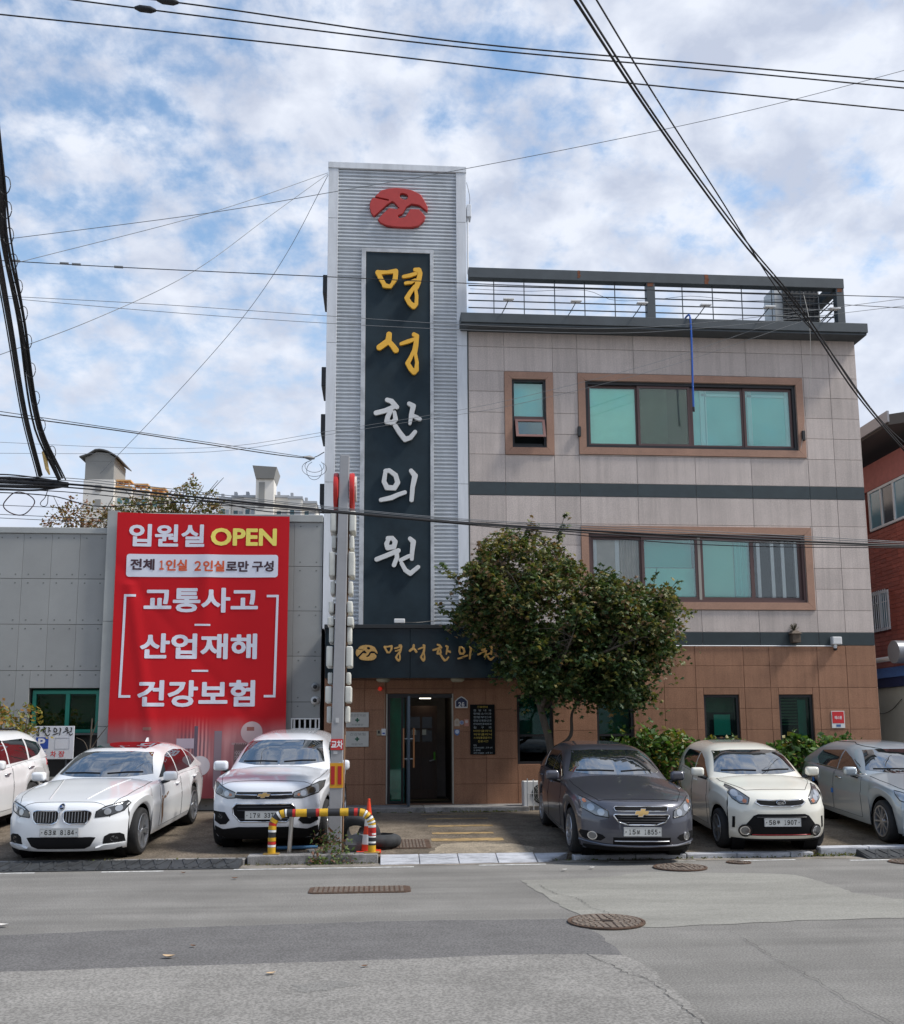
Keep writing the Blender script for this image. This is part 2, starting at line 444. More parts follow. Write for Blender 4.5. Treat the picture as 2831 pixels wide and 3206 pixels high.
m_kerb_pale = M('kerb_pale', (0.46, 0.47, 0.50), 0.85, var=0.12, scale=5, speck=0.14, sscale=90, dirt=0.4, dscale=3.5, bump=0.3, bscale=70, rnd=0.08, stretch=(1, 3, 3))
m_rubber = M('black_rubber', (0.035, 0.038, 0.042), 0.75, var=0.3, scale=6, dirt=0.3, dscale=3, bump=0.3, bscale=80)
m_line = M('road_paint', (0.72, 0.72, 0.70), 0.8, dirt=0.5, dscale=9, speck=0.15, sscale=60)
m_yellow_line = M('faded_yellow_paint', (0.36, 0.245, 0.11), 0.9, dirt=0.55, dscale=4, speck=0.4, sscale=25, var=0.3, scale=7, stretch=(0.5, 3, 1))
m_crack = M('crack_dark', (0.03, 0.03, 0.03), 0.95)
m_iron = M('rusty_iron', (0.12, 0.075, 0.052), 0.7, 0.3, var=0.3, scale=20, dirt=0.4, dscale=8, bump=0.3, bscale=90)
m_iron_d = M('iron_dark', (0.055, 0.040, 0.032), 0.8, 0.2, var=0.3, scale=20)
m_gravelly = M('far_ground', (0.16, 0.15, 0.13), 0.95, var=0.2, scale=0.3)

def sheet(name, poly, z, mat, lab=None, cat=None, jag=0.0, k='structure', step=0.12, parent=None):
    """A thin flat sheet following a polygon, its edge broken up a little."""
    pts = []
    for (a, b) in zip(poly, poly[1:] + poly[:1]):
        d = math.hypot(b[0] - a[0], b[1] - a[1]); n = max(1, int(d / step)) if jag else 1
        for i in range(n):
            t = i / n; pts.append((a[0] + (b[0] - a[0]) * t + rng.uniform(-jag, jag), a[1] + (b[1] - a[1]) * t + rng.uniform(-jag, jag)))
    o = MB().add([(x, y, z) for x, y in pts], [tuple(range(len(pts)))]).build(name, mat, parent)
    if o.data.polygons[0].normal.z < 0: o.data.flip_normals()
    if k: o['kind'] = k
    if lab: tag(o, lab, cat)
    return o

kind(MB().add([(-1500, -1500, -0.05), (1500, -1500, -0.05), (1500, 1500, -0.05), (-1500, 1500, -0.05)], [(0, 1, 2, 3)]).build('ground', m_gravelly), 'structure')
sheet('road', [(-150, -19.5), (150, -19.5), (150, -6.3), (-150, -6.3)], 0.0, m_asphalt)
sheet('pavement', [(-150, -60), (150, -60), (150, -19.5), (-150, -19.5)], 0.004, m_kerb)
# parking lot: rises gently from the kerb to the house fronts
ys = [-6.12, -5.4, -4.6, -3.8, -3.2, -2.6, -1.3, 0.02, 14, 40]
q = MB()
xs_ = list(np.arange(-40, 41, 2.0))
q.add([(x, y, lot_z(y)) for y in ys for x in xs_], [(j * len(xs_) + i, j * len(xs_) + i + 1, (j + 1) * len(xs_) + i + 1, (j + 1) * len(xs_) + i) for j in range(len(ys) - 1) for i in range(len(xs_) - 1)])
q.add([(-40, -6.12, lot_z(-6.12)), (40, -6.12, lot_z(-6.12)), (40, -6.12, -0.04), (-40, -6.12, -0.04)], [(0, 1, 2, 3)])
kind(q.build('parking_lot', m_lot, smooth=40), 'structure')

sheet('asphalt_patch', [(-6.5, -12.47), (-2.96, -12.43), (-1.77, -12.37), (-0.21, -12.32), (1.0, -12.23), (1.7, -12.26), (2.01, -12.35), (2.09, -12.8), (2.07, -13.71), (2.05, -15.4), (1.9, -18.8), (-6.5, -18.8)], 0.008, m_patch_old, jag=0.012)
sheet('asphalt_patch', [(-6.5, -11.02), (-3.5, -10.99), (-1.68, -10.75), (0.22, -10.65), (1.83, -10.72), (1.98, -11.39), (2.0, -12.5), (-6.5, -12.55)], 0.004, m_patch_dark, jag=0.02)
sheet('asphalt_patch', [(1.76, -8.16), (2.14, -8.12), (2.78, -8.05), (3.5, -7.6), (4.14, -7.75), (5.0, -7.9), (5.31, -8.09), (5.37, -8.65), (5.35, -9.5), (5.6, -9.94), (6.6, -10.3), (8.5, -10.6), (8.5, -11.05), (5.19, -11.0), (4.04, -11.04), (2.54, -11.22), (2.2, -11.1), (2.05, -10.7), (1.92, -10.0), (1.85, -9.2)], 0.004, m_patch_pale, jag=0.02)
sheet('stain', [(-0.40 + .23 * math.cos(t) * (1 + .25 * math.sin(3 * t + 1)), -13.1 + .13 * math.sin(t) * (1 + .3 * math.sin(2 * t))) for t in np.linspace(0, 6.1, 26)], 0.0095, M('stain_dark', (0.20, 0.192, 0.178), 0.9, speck=0.25, sscale=60, bump=0.5, bscale=130), jag=0.02)
def crack(pts, wdt=0.009, z=0.013):
    P = spline3([(x, y, 0) for x, y in pts], 46); a, b = [], []
    for p in P:
        j = rng.uniform(-0.02, 0.02); wv = wdt * rng.uniform(0.2, 1.0)
        a.append((p.x + j - wv / 2, p.y, z)); b.append((p.x + j + wv / 2, p.y + 0.004, z))
    n = len(P)
    o = MB().add(a + b, [(i, i + 1, n + i + 1, n + i) for i in range(n - 1)]).build('road_crack', m_crack); kind(o, 'structure')
crack([(1.70, -12.27), (1.82, -12.69), (1.86, -12.93), (1.98, -13.17), (1.99, -13.7), (2.03, -14.3)], 0.008)
crack([(3.18, -11.5), (3.19, -12.1), (3.16, -12.66), (3.18, -13.29), (3.14, -13.88), (3.18, -14.6)], 0.007)
0 and crack([(0.30, -13.3), (0.22, -13.6), (0.24, -13.8), (0.12, -14.5)], 0.010)
crack([(1.92, -8.6), (2.0, -9.2), (2.18, -9.6), (2.2, -10.1), (2.32, -10.5)], 0.008)

# edge line along the road (white, partly worn away) and the beige gutter strip behind it
for x0, x1, y in [(-9.2, -8.3, -6.78), (-6.6, -4.55, -6.78), (-3.68, -2.87, -6.80), (-1.95, 0.49, -6.75), (1.39, 2.33, -6.69), (3.25, 4.5, -6.55), (5.08, 5.94, -6.62), (6.66, 9.2, -6.78), (10.4, 12.6, -6.8)]:
    sheet('edge_line', [(x0, y - 0.035), (x1, y - 0.03), (x1, y + 0.035), (x0, y + 0.035)], 0.004, m_line, jag=0.004, step=0.06)
sheet('gutter', [(-1.9, -6.66), (2.4, -6.62), (3.0, -6.52), (6.2, -6.56), (7.1, -6.7), (12, -6.72), (12, -6.31), (-1.9, -6.31)], 0.004, m_gutter, jag=0.012)
for i, (y, x0, x1, ww) in enumerate([(-1.42, 0.80, 2.15, .16), (-2.35, 0.86, 2.0, .26), (-3.3, 0.86, 2.0, .22), (-4.1, 0.9, 1.9, .22), (-4.75, 0.85, 2.0, .34)]):
    n = 14; xs = [x0 + (x1 - x0) * k / n + rng.uniform(-.02, .02) for k in range(n + 1)]; ww = ww * .8
    top = [(x, y + ww / 2 + rng.uniform(-.05, .03), lot_z(y + ww / 2) + 0.004) for x in xs]; bot = [(x, y - ww / 2 + rng.uniform(-.03, .05), lot_z(y - ww / 2) + 0.004) for x in xs]
    o = MB().add(bot + top, [(k, k + 1, n + 2 + k, n + 1 + k) for k in range(n)]).build('worn_yellow_line', m_yellow_line); kind(o, 'structure')

px_ = [(0.75, -5.95), (1.5, -6.0), (2.25, -5.98), (2.35, -5.5), (2.0, -5.1), (1.5, -5.0), (1.0, -5.15), (0.85, -5.5)]
ptc = []
for (a, b) in zip(px_, px_[1:] + px_[:1]):
    for i in range(8): t = i / 8; ptc.append((a[0] + (b[0] - a[0]) * t + rng.uniform(-.03, .03), a[1] + (b[1] - a[1]) * t + rng.uniform(-.03, .03)))
o = MB().add([(x, y, lot_z(y) + .004) for x, y in ptc], [tuple(range(len(ptc)))]).build('concrete_patch', M('lot_patch', (0.27, 0.225, 0.165), .95, var=.25, scale=4, speck=.25, sscale=40, dirt=.35, dscale=2.5)); kind(o, 'structure')
# kerbs: each stone its own piece
kerb = bpy.data.objects.new('kerb', None); COL.objects.link(kerb); kind(kerb, 'structure')
x = -12.0
while x < -1.9:
    l_ = min(1.0, -1.86 - x); piece('kerbstone', x + .006, x + l_ - .006, -6.32, -6.1, -.04, 0.085, m_kerb, kerb, 0.012); x += l_
piece('kerbstone', -1.83, -0.92, -6.32, -6.08, -.04, 0.135, m_kerb, kerb, 0.015)
piece('kerbstone', -0.905, 0.0, -6.32, -6.08, -.04, 0.135, m_kerb, kerb, 0.015)
def ramp_stone(x0, x1, x2=None, zt=0.10):
    x2 = x1 if x2 is None else x2
    o = MB().hexa([(x0, -6.5, -.02), (x2, -6.5, -.02), (x1, -6.09, -.02), (x0, -6.09, -.02)], [(x0, -6.5, .012), (x2, -6.48, .012), (x1, -6.12, zt), (x0, -6.12, zt)]).build('kerbstone', m_kerb_pale, kerb, bev=0.006)
for i in range(4): ramp_stone(0.03 + i * 0.555, 0.03 + i * 0.555 + 0.545)
ramp_stone(2.255, 2.75, 2.33, 0.09)
x = 2.8
for l_ in (0.9, 0.75, 0.75, 0.8, 0.35): piece('kerbstone', x + .005, x + l_ - .005, -6.32, -6.12, -.04, 0.07, m_kerb_pale, kerb, 0.012); x += l_
for x0 in (6.5, 7.25, 8.0, 8.75, 9.5, 10.25, 11.0): piece('kerbstone', x0 + .006, x0 + .744, -6.2, -5.98, -.04, 0.12, m_kerb_pale, kerb, 0.012)

# rubber kerb ramps
def rubber_ramp(x0, x1, lab, grp):
    t = thing('kerb_ramp', lab, 'kerb ramp', ((x0 + x1) / 2, -6.5, 0), grp)
    MB().hexa([(x0, -6.68, .004), (x1, -6.68, .004), (x1, -6.33, .004), (x0, -6.33, .004)], [(x0, -6.68, .015), (x1, -6.68, .015), (x1, -6.335, .10), (x0, -6.335, .10)]).build('ramp_block', m_rubber, t, bev=0.006)
    r = MB(); n = 9
    for i in range(n):
        u = x0 + .04 + (x1 - x0 - .1) * i / n; d = 0.16 if (i % 2) else -0.10
        r.hexa([(u, -6.66, .016), (u + .035, -6.66, .016), (min(max(u + .035 + d, x0 + .02), x1 - .01), -6.36, .09), (min(max(u + d, x0), x1 - .03), -6.36, .09)],
               [(u, -6.66, .030), (u + .035, -6.66, .030), (min(max(u + .035 + d, x0 + .02), x1 - .01), -6.36, .106), (min(max(u + d, x0), x1 - .03), -6.36, .106)])
    o = r.build('tread_rib', m_rubber, t); o['kind'] = 'stuff'
for i, lab in enumerate(('leftmost rubber kerb ramp, cut by the left edge of the picture', 'rubber kerb ramp under the middle of the white saloon front', 'rubber kerb ramp below the right front wheel of the white saloon', 'last rubber kerb ramp of the row, next to the striped hoop kerb')): rubber_ramp(-5.72 + i * .96 , -5.72 + i * .96 + .95, lab, 'rubber kerb ramps')
rubber_ramp(6.98, 7.9, 'black rubber kerb ramp on the road in front of the silver saloon', None)

# manhole covers, drain covers
def manhole(cx, cy, r, lab, z=0.004, rings=4):
    t = thing('manhole_cover', lab, 'manhole cover', (cx, cy, z))
    MB().lathe([(0.0, .0), (r, .0), (r, .012), (r * .93, .012), (r * .92, .006), (0.0, .006)], (cx, cy, z), 'z', 40).build('cover', m_iron, t)
    q = MB()
    for k in range(rings):
        rr = r * (0.18 + 0.72 * (k + .5) / rings); n = 6 + 6 * k
        for j in range(n):
            a0 = 2 * math.pi * (j + .12 + .5 * (k % 2)) / n; a1 = 2 * math.pi * (j + .8 + .5 * (k % 2)) / n; ra, rb = rr - r * .055, rr + r * .055
            po = [(cx + ra * math.cos(a0), cy + ra * math.sin(a0)), (cx + rb * math.cos(a0), cy + rb * math.sin(a0)), (cx + rb * math.cos(a1), cy + rb * math.sin(a1)), (cx + ra * math.cos(a1), cy + ra * math.sin(a1))]
            q.prismz(po, z + .004, z + .016)
    o = q.build('raised_pattern', M('worn_iron', (0.27, 0.22, 0.18), 0.55, 0.4, var=0.3, scale=15), t); o['kind'] = 'stuff'
    MB().box(cx - r * .16, cx + r * .16, cy - r * .05, cy + r * .05, z + .004, z + .018).build('maker_plate', m_iron_d, t)
manhole(2.18, -10.94, 0.37, 'large round rusty manhole cover in the middle of the road', 0.008, 5)
manhole(4.05, -7.28, 0.36, 'round manhole cover close to the kerb in front of the grey sedan', 0.008, 4)
manhole(5.02, -6.85, 0.17, 'small round iron cover near the kerb in front of the cream hatchback', 0.004, 2)
manhole(7.35, -7.08, 0.26, 'dark round cover on the road by the rubber ramp at the right edge', 0.004, 3)
def grate(x0, x1, y0, y1, zf, lab, ny=5, nx=18):
    t = thing('drain_cover', lab, 'drain cover', ((x0 + x1) / 2, (y0 + y1) / 2, zf(0)))
    c = .06
    po = [(x0 + c, y0), (x1 - c, y0), (x1, y0 + c), (x1, y1 - c), (x1 - c, y1), (x0 + c, y1), (x0, y1 - c), (x0, y0 + c)]
    q = MB(); n = len(po); q.add([(x, y, zf(y) + .012) for x, y in po] + [(x, y, zf(y) - .02) for x, y in po], [tuple(range(n))] + [(i, i + n, (i + 1) % n + n, (i + 1) % n) for i in range(n)])
    q.build('cover', m_iron, t)
    g = MB()
    for i in range(nx):
        for j in range(ny):
            a = x0 + .06 + (x1 - x0 - .12) * i / nx; b = y0 + .04 + (y1 - y0 - .08) * j / ny; wx, wy = (x1 - x0 - .12) / nx * .6, (y1 - y0 - .08) / ny * .55
            g.hexa([(a, b, zf(b) + .012), (a + wx, b, zf(b) + .012), (a + wx, b + wy, zf(b + wy) + .012), (a, b + wy, zf(b + wy) + .012)], [(a, b, zf(b) + .022), (a + wx, b, zf(b) + .022), (a + wx, b + wy, zf(b + wy) + .022), (a, b + wy, zf(b + wy) + .022)])
    o = g.build('raised_stud', MATS['worn_iron'], t); o['kind'] = 'stuff'
grate(-0.80, 0.38, -8.93, -8.46, lambda y: 0.0, 'long rectangular studded iron cover set in the near lane of the road')
grate(0.16, 0.80, -5.5, -4.7, lot_z, 'rusty rectangular cover in the lot behind the pale kerb ramp', 7, 10)

# the far side of the street, behind the viewer: what the windows and car bodies mirror
m_opp = [M('opposite_wall_a', (0.40, 0.37, 0.33), .8, var=.1, scale=.6), M('opposite_wall_b', (0.23, 0.15, 0.115), .8, var=.1, scale=.6), M('opposite_wall_c', (0.45, 0.46, 0.46), .8, var=.1, scale=.6)]
m_oppg = M('opposite_glass', (0.02, 0.035, 0.04), .1)
for k, (x0, x1, h) in enumerate(((-26, -11, 6.2), (-10, 1.5, 8.8), (3, 13, 5.6), (15, 30, 9.2))):
    q = kind(MB().box(x0, x1, -44, -33, 0, h).build('opposite_house', m_opp[k % 3]), 'structure')
    MB().box(x0 - .3, x1 + .3, -44, -32.7, h + .005, h + .35).build('parapet', m_opp[2], q)
    for fl in range(int(h / 3)):
        n = int((x1 - x0) / 2.8)
        for i in range(n):
            xa = x0 + .7 + i * (x1 - x0 - .8) / n
            MB().box(xa, xa + 1.7, -32.99, -32.95, 1.1 + 3 * fl, 2.6 + 3 * fl).build('window', m_oppg, q); MB().box(xa - .1, xa + 1.8, -32.99, -32.8, 1.0 + 3 * fl, 1.095 + 3 * fl).build('sill', m_opp[2], q)
# ------------------------------------------------------------------ clinic building
m_beige = M('beige_granite', (0.55, 0.472, 0.428), 0.72, var=0.07, scale=1.5, speck=0.14, sscale=55, rnd=0.085, dirt=0.08, dscale=0.9, streak=.15, bump=0.12, bscale=120)
m_brown = M('brown_granite', (0.325, 0.172, 0.106), 0.75, var=0.10, scale=2.0, speck=0.20, sscale=60, rnd=0.09, dirt=0.12, dscale=1.2, streak=.16, bump=0.12, bscale=80, spec=.25)
m_trim = M('terracotta_granite', (0.36, 0.205, 0.14), 0.65, var=0.08, scale=3, speck=0.12, sscale=60, rnd=0.05)
m_band = M('dark_granite', (0.030, 0.043, 0.047), 0.35, var=0.15, scale=4, rnd=0.12)
m_steel_dk = M('charcoal_metal', (0.058, 0.070, 0.078), 0.5, 0.0, var=0.12, scale=3, dirt=0.15, dscale=2)
m_rust = M('rust', (0.17, 0.062, 0.03), 0.9, var=0.4, scale=14)
m_mortar = M('mortar', (0.36, 0.33, 0.31), 0.9, var=0.1)
m_mortar_b = M('brown_mortar', (0.24, 0.125, 0.08), 0.9, var=0.1)
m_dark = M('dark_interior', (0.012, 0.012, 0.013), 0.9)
m_frame = M('brown_aluminium', (0.11, 0.065, 0.06), 0.45, 0.2)
m_frame_dk = M('dark_aluminium', (0.022, 0.022, 0.024), 0.45, 0.2)
m_white = M('white_paint', (0.74, 0.75, 0.77), 0.45, var=0.04, scale=3, dirt=0.10, dscale=1.3)
m_tower_white = M('tower_white_metal', (0.66, 0.68, 0.71), 0.42, 0.0, var=0.05, scale=1.5, dirt=0.18, dscale=0.9, stretch=(3, 3, 0.5))
m_corr = M('corrugated_sheet', (0.60, 0.63, 0.66), 0.45, 0.05, var=0.06, scale=2, dirt=0.14, dscale=0.8, stretch=(3, 3, 0.6))
m_navy = M('navy_panel', (0.020, 0.034, 0.044), 0.65, spec=.2, var=0.15, scale=1.2, dirt=0.15, dscale=1.2)
m_alu = M('aluminium_trim', (0.52, 0.53, 0.54), 0.45, 0.3, dirt=0.3, dscale=3)
m_gold = M('gold_letter', (0.78, 0.42, 0.035), 0.45, var=0.05)
m_silver = M('silver_letter', (0.62, 0.62, 0.61), 0.4, 0.1, var=0.05)
m_red_emb = M('red_emblem', (0.42, 0.035, 0.03), 0.5, var=0.06)
m_gilt = M('gilt_letter', (0.50, 0.30, 0.10), 0.4, 0.4, var=0.2, scale=30)
m_stain = M('stainless', (0.55, 0.54, 0.52), 0.3, 0.9)
m_glass = glass('window_glass', (0.76, 0.95, 0.91), 0.11)
m_glass_dk = glass('dark_window_glass', (0.14, 0.26, 0.25), 0.04)
m_mint = M('mint_blind', (0.66, 0.97, 0.80), 0.8, var=0.04)
m_teal = M('teal_blind', (0.27, 0.72, 0.70), 0.8, var=0.06, scale=1.5)
m_taupe = M('insect_screen', (0.34, 0.36, 0.30), 0.9, var=0.1)
m_curtain = M('cream_curtain', (0.55, 0.50, 0.44), 0.9, var=0.1, scale=4)
m_white_frame = M('white_sash', (0.80, 0.84, 0.86), 0.5)
m_clear = glass('clear_glass', (0.92, 0.93, 0.92), 0.05)

clinic = thing('clinic_building', 'three-storey beige and brown granite clinic building with a tall ribbed metal sign tower', 'building', (4.8, 0, 0.29))
W1, W2, W3 = (2.90, 3.66, 8.05, 9.62), (4.55, 9.39, 8.08, 9.62), (4.54, 9.39, 4.63, 6.14)
G1, G2, G3, G4 = (2.91, 3.68, 1.18, 2.63), (4.62, 5.42, 1.18, 2.62), (6.96, 7.74, 1.66, 2.62), (8.62, 9.38, 1.30, 2.62)
DOOR = (0.15, 1.56, 0.38, 2.66)
TR = 0.165
def grow(o, d=TR): return (o[0] - d, o[1] + d, o[2] - d, o[3] + d)
JY = 0.014
def tiles(xs, zs, holes, mat, name='granite_tile', y0=0.0, y1=0.028, gap=0.005):
    for (a, b, c, d) in cells(xs, zs, holes):
        piece(name, a + gap, b - gap, y0 + rng.uniform(0, .002), y1, c + gap, d - gap, mat, clinic, 0.003)
XU = [1.94, 2.735, 3.825, 4.385, 5.67, 6.99, 8.27, 9.59, 10.21, 10.86]
tiles(XU, [7.26, 7.885, 8.365, 8.845, 9.325, 9.80, 10.36, 10.74], [grow(W1), grow(W2)], m_beige)
tiles(XU, [3.975, 4.455, 4.93, 5.40, 5.87, 6.345, 6.965], [grow(W3)], m_beige)
tiles(XU, [6.965, 7.26], [], m_band, 'band_tile', -0.004, 0.03)
tiles([4.21, 4.385, 5.67, 6.99, 8.27, 9.59, 10.86], [3.69, 3.975], [], m_band, 'band_tile', -0.004, 0.03)
XG = [-1.14, -0.3, 0.15, 1.56, 2.25, 2.91, 3.68, 4.62, 5.42, 6.1, 6.8, 7.87, 8.45, 9.53, 10.18, 10.86]
tiles(XG, [0.36, 0.78, 1.30, 1.87, 2.32, 2.77, 3.24, 3.69], [DOOR, G1, G2, G3, G4], m_brown)
# white cable duct under the dark band
MB().tube([(4.3, -.018, 3.675), (10.0, -.018, 3.675)], .012, 6).build('cable_duct', m_white, clinic)
# wall body behind the stone
q = MB()
for (a, b, c, d) in cells([-1.14, 1.94, 10.85], [0.28, 3.685], [G1, G2, G3, G4, DOOR]): q.box(a, b, JY, 0.32, c, d)
q.build('wall', m_mortar_b, clinic); q = MB()
for (a, b, c, d) in cells([1.76, 10.85], [3.69, 10.74], [W1, W2, W3]): q.box(a, b, JY, 0.32, c, d)
q.box(-1.14, 10.85, 0.6, 9.0, 3.05, 10.7); q.box(-1.14, 1.74, .02, .32, 3.69, 4.0); q.box(1.75, 10.85, 0.6, 9, 0.28, 3.04); q.box(-1.14, 1.74, 2.6, 9, 0.28, 3.04)
q.box(10.55, 10.85, 0.325, 0.595, .28, 10.7); q.box(-1.14, -.8, .325, .595, .28, 3.04)
q.build('wall', m_mortar, clinic)
MB().box(10.852, 10.87, 0.03, 9.0, 0.28, 10.72).build('side_wall', m_beige, clinic)
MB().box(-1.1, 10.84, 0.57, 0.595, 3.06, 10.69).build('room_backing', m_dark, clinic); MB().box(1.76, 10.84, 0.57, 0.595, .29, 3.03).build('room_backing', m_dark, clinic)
# dark stone strip against the tower
for a, b in zip([4.05, 5.2, 6.35, 7.5, 8.65, 9.8], [5.2, 6.35, 7.5, 8.65, 9.8, 10.74]):
    piece('strip_tile', 1.755, 1.932, -0.008, 0.03, a + .004, b - .004, m_band, clinic, 0.003)
# roof edge, railing
MB().box(1.74, 10.98, -0.42, 9.0, 10.745, 10.965).build('cornice', m_steel_dk, clinic, bev=0.008)
MB().box(1.76, 10.96, -0.38, 9.0, 10.70, 10.742).build('cornice_soffit', m_steel_dk, clinic)
MB().box(1.93, 10.55, -0.30, -0.10, 11.845, 12.085).build('rail_beam', m_steel_dk, clinic, bev=0.008)
MB().box(10.35, 10.55, -0.098, 5.0, 11.845, 12.085).build('rail_beam', m_steel_dk, clinic, bev=0.008)
for x0, x1 in ((5.95, 6.14), (10.36, 10.54)):
    MB().box(x0, x1, -0.29, -0.11, 10.966, 11.844).build('rail_post', m_steel_dk, clinic, bev=0.006)
for z in (11.70, 11.51, 11.35, 11.18): MB().tube([(1.93, -.2, z), (10.4, -.2, z)], .014, 6).build('rail_bar', m_steel_dk, clinic)
for x in (2.5, 3.18, 3.87, 4.55, 5.24, 6.79, 7.49, 8.17, 8.87, 9.55): MB().tube([(x, -.2, 10.966), (x, -.2, 11.845)], .012, 6).build('rail_rod', m_steel_dk, clinic)
for z in (11.70, 11.51, 11.35, 11.18): MB().tube([(10.45, -.05, z), (10.45, 5, z)], .014, 6).build('rail_bar', m_steel_dk, clinic)
for (x0, x1, z0, z1, y) in [(4.37, 4.46, 11.90, 12.083, -.303), (7.28, 7.40, 11.85, 12.08, -.303), (5.95, 6.14, 11.76, 11.842, -.294), (10.37, 10.53, 11.76, 11.842, -.294)]:
    n = 9; MB().add([(x0 + (x1 - x0) * rng.random() * .2, y, z0 + (z1 - z0) * i / n) for i in range(n + 1)] + [(x1 - (x1 - x0) * rng.random() * .35, y, z0 + (z1 - z0) * i / n) for i in range(n + 1)], [(i, i + 1, n + 2 + i, n + 1 + i) for i in range(n)]).build('rust_patch', m_rust, clinic)

def surround(o, y0=-0.03, y1=0.29, t=TR):
    a, b, c, d = o
    for pl in ([(a - t, c - t), (b + t, c - t), (b, c), (a, c)], [(a - t, d + t), (a, d), (b, d), (b + t, d + t)], [(a - t, c - t), (a, c), (a, d), (a - t, d + t)], [(b + t, c - t), (b + t, d + t), (b, d), (b, c)]):
        cxm, czm = sum(p[0] for p in pl) / 4, sum(p[1] for p in pl) / 4
        pl = [(p[0] + (0.002 if p[0] < cxm else -0.002), p[1] + (0.002 if p[1] < czm else -.002)) for p in pl]
        MB().prism(pl, y0, y1).build('window_surround', m_trim, clinic)
def rectframe(a, b, c, d, t, y0, y1, q=None):
    q = q or MB()
    q.box(a, b, y0, y1, c, c + t); q.box(a, b, y0, y1, d - t, d); q.box(a, a + t, y0, y1, c + t, d - t); q.box(b - t, b, y0, y1, c + t, d - t); return q
def pane(par, a, b, c, d, y, mat=None, name='pane'):
    return MB().box(a, b, y, y + .006, c, d).build(name, mat or m_glass, par)
def curtain(par, a, b, c, d, y, mat, name='curtain', amp=.025, folds=7):
    n = 40; pts = [(a + (b - a) * i / n, y + amp * math.sin(folds * 2 * math.pi * i / n) + .6 * amp * math.sin(3.1 * folds * i / n)) for i in range(n + 1)]
    o = MB().add([(x, yy, c) for x, yy in pts] + [(x, yy, d) for x, yy in pts], [(i, i + 1, n + 2 + i, n + 1 + i) for i in range(n)]).build(name, mat, par, smooth=60); return o
# second-floor-up wide window
surround(W1); surround(W2); surround(W3)
a, b, c, d = W2
win = rectframe(a, b, c, d, .07, .03, .15).build('window', m_frame_dk, clinic)
for (p0, p1, yy, mt) in [(4.62, 5.76, .11, m_frame), (5.74, 6.95, .06, m_frame), (6.97, 8.20, .11, m_frame), (8.19, 9.32, .085, m_frame)]:
    rectframe(p0, p1, c + .07, d - .07, .055, yy, yy + .035).build('sash', mt, win); pane(win, p0 + .05, p1 - .05, c + .12, d - .12, yy + .015)
MB().box(4.64, 5.72, .165, .171, c + .08, d - .08).build('blind_or_sheet', m_mint, win)
MB().box(5.80, 6.45, .165, .171, c + .1, d - .1).build('blind_or_sheet', m_taupe, win)
MB().box(6.46, 6.92, .23, .236, c + .1, d - .1).build('blind_or_sheet', M('screen_dark', (0.22, 0.24, 0.20), 0.9), win)
MB().box(5.80, 6.90, .068, .071, c + .13, d - .13).build('insect_screen', glass('screen_mesh', (0.82, 0.80, 0.76), 0.02, 0.4), win)
MB().box(7.0, 9.3, .215, .221, c + .06, d - .06).build('blind_or_sheet', m_teal, win)
for u in (7.22, 7.34, 8.32, 9.20): MB().box(u, u + (.10 if u != 7.34 else .03), .17, .21, c + .1, d - .1).build('inner_sash', m_white_frame, win)
MB().box(7.25, 9.22, .17, .21, d - .24, d - .19).build('inner_sash', m_white_frame, win)
# small window with the tilted vent light
a, b, c, d = W1
win = rectframe(a, b, c, d, .05, .03, .15).build('window', m_frame_dk, clinic)
MB().box(a + .05, b - .05, .04, .12, 8.70, 8.775).build('transom', m_frame, win)
pane(win, a + .05, b - .05, 8.775, d - .05, .09); MB().box(a + .05, b - .05, .22, .226, 8.75, d).build('blind_or_sheet', m_teal, win)
t0 = (8.69, 8.20); tq = MB()
def vent_z(u): return 8.69 - 0.44 * u, -0.02 - 0.16 * u
for (u0, u1, s0, s1) in [(0, .12, 0, 1), (.88, 1, 0, 1), (.12, .88, 0, .09), (.12, .88, .91, 1)]:
    x0, x1 = 2.96 + .66 * s0, 2.96 + .66 * s1; (za, ya), (zb, yb) = vent_z(u0), vent_z(u1)
    tq.hexa([(x0, ya, za), (x1, ya, za), (x1, ya + .04, za), (x0, ya + .04, za)], [(x0, yb, zb), (x1, yb, zb), (x1, yb + .04, zb), (x0, yb + .04, zb)])
vl = tq.build('vent_light', M('red_brown_aluminium', (0.20, 0.10, 0.085), 0.45, 0.1), win)
(za, ya), (zb, yb) = vent_z(.1), vent_z(.9)
MB().hexa([(3.01, ya + .015, za), (3.57, ya + .015, za), (3.57, ya + .021, za), (3.01, ya + .021, za)], [(3.01, yb + .015, zb), (3.57, yb + .015, zb), (3.57, yb + .021, zb), (3.01, yb + .021, zb)]).build('pane', m_glass, win)
MB().box(2.95, 3.61, .10, .2, 8.1, 8.17).build('sill', m_frame_dk, win)
# first-floor wide window
a, b, c, d = W3
win = rectframe(a, b, c, d, .06, .03, .15).build('window', m_frame, clinic)
for (p0, p1, yy) in [(4.60, 5.74, .10), (5.72, 6.98, .06), (7.04, 8.22, .06), (8.20, 9.33, .10)]:
    rectframe(p0, p1, c + .06, d - .06, .06, yy, yy + .035).build('sash', m_frame, win); pane(win, p0 + .055, p1 - .055, c + .115, d - .115, yy + .015, m_clear if p0 < 5 or p0 > 8.1 else None)
MB().box(6.98, 7.04, .05, .14, c + .06, d - .06).build('mullion', M('grey_mullion', (0.33, 0.31, 0.27), 0.6), win)
for u in (4.66, 5.16): MB().box(u, u + .09, .17, .21, c + .1, d - .1).build('inner_sash', m_white_frame, win)
MB().box(4.75, 5.16, .19, .196, c + .1, d - .1).build('blind_or_sheet', m_curtain, win)
curtain(win, 5.25, 5.7, c + .08, d - .06, .21, m_curtain)
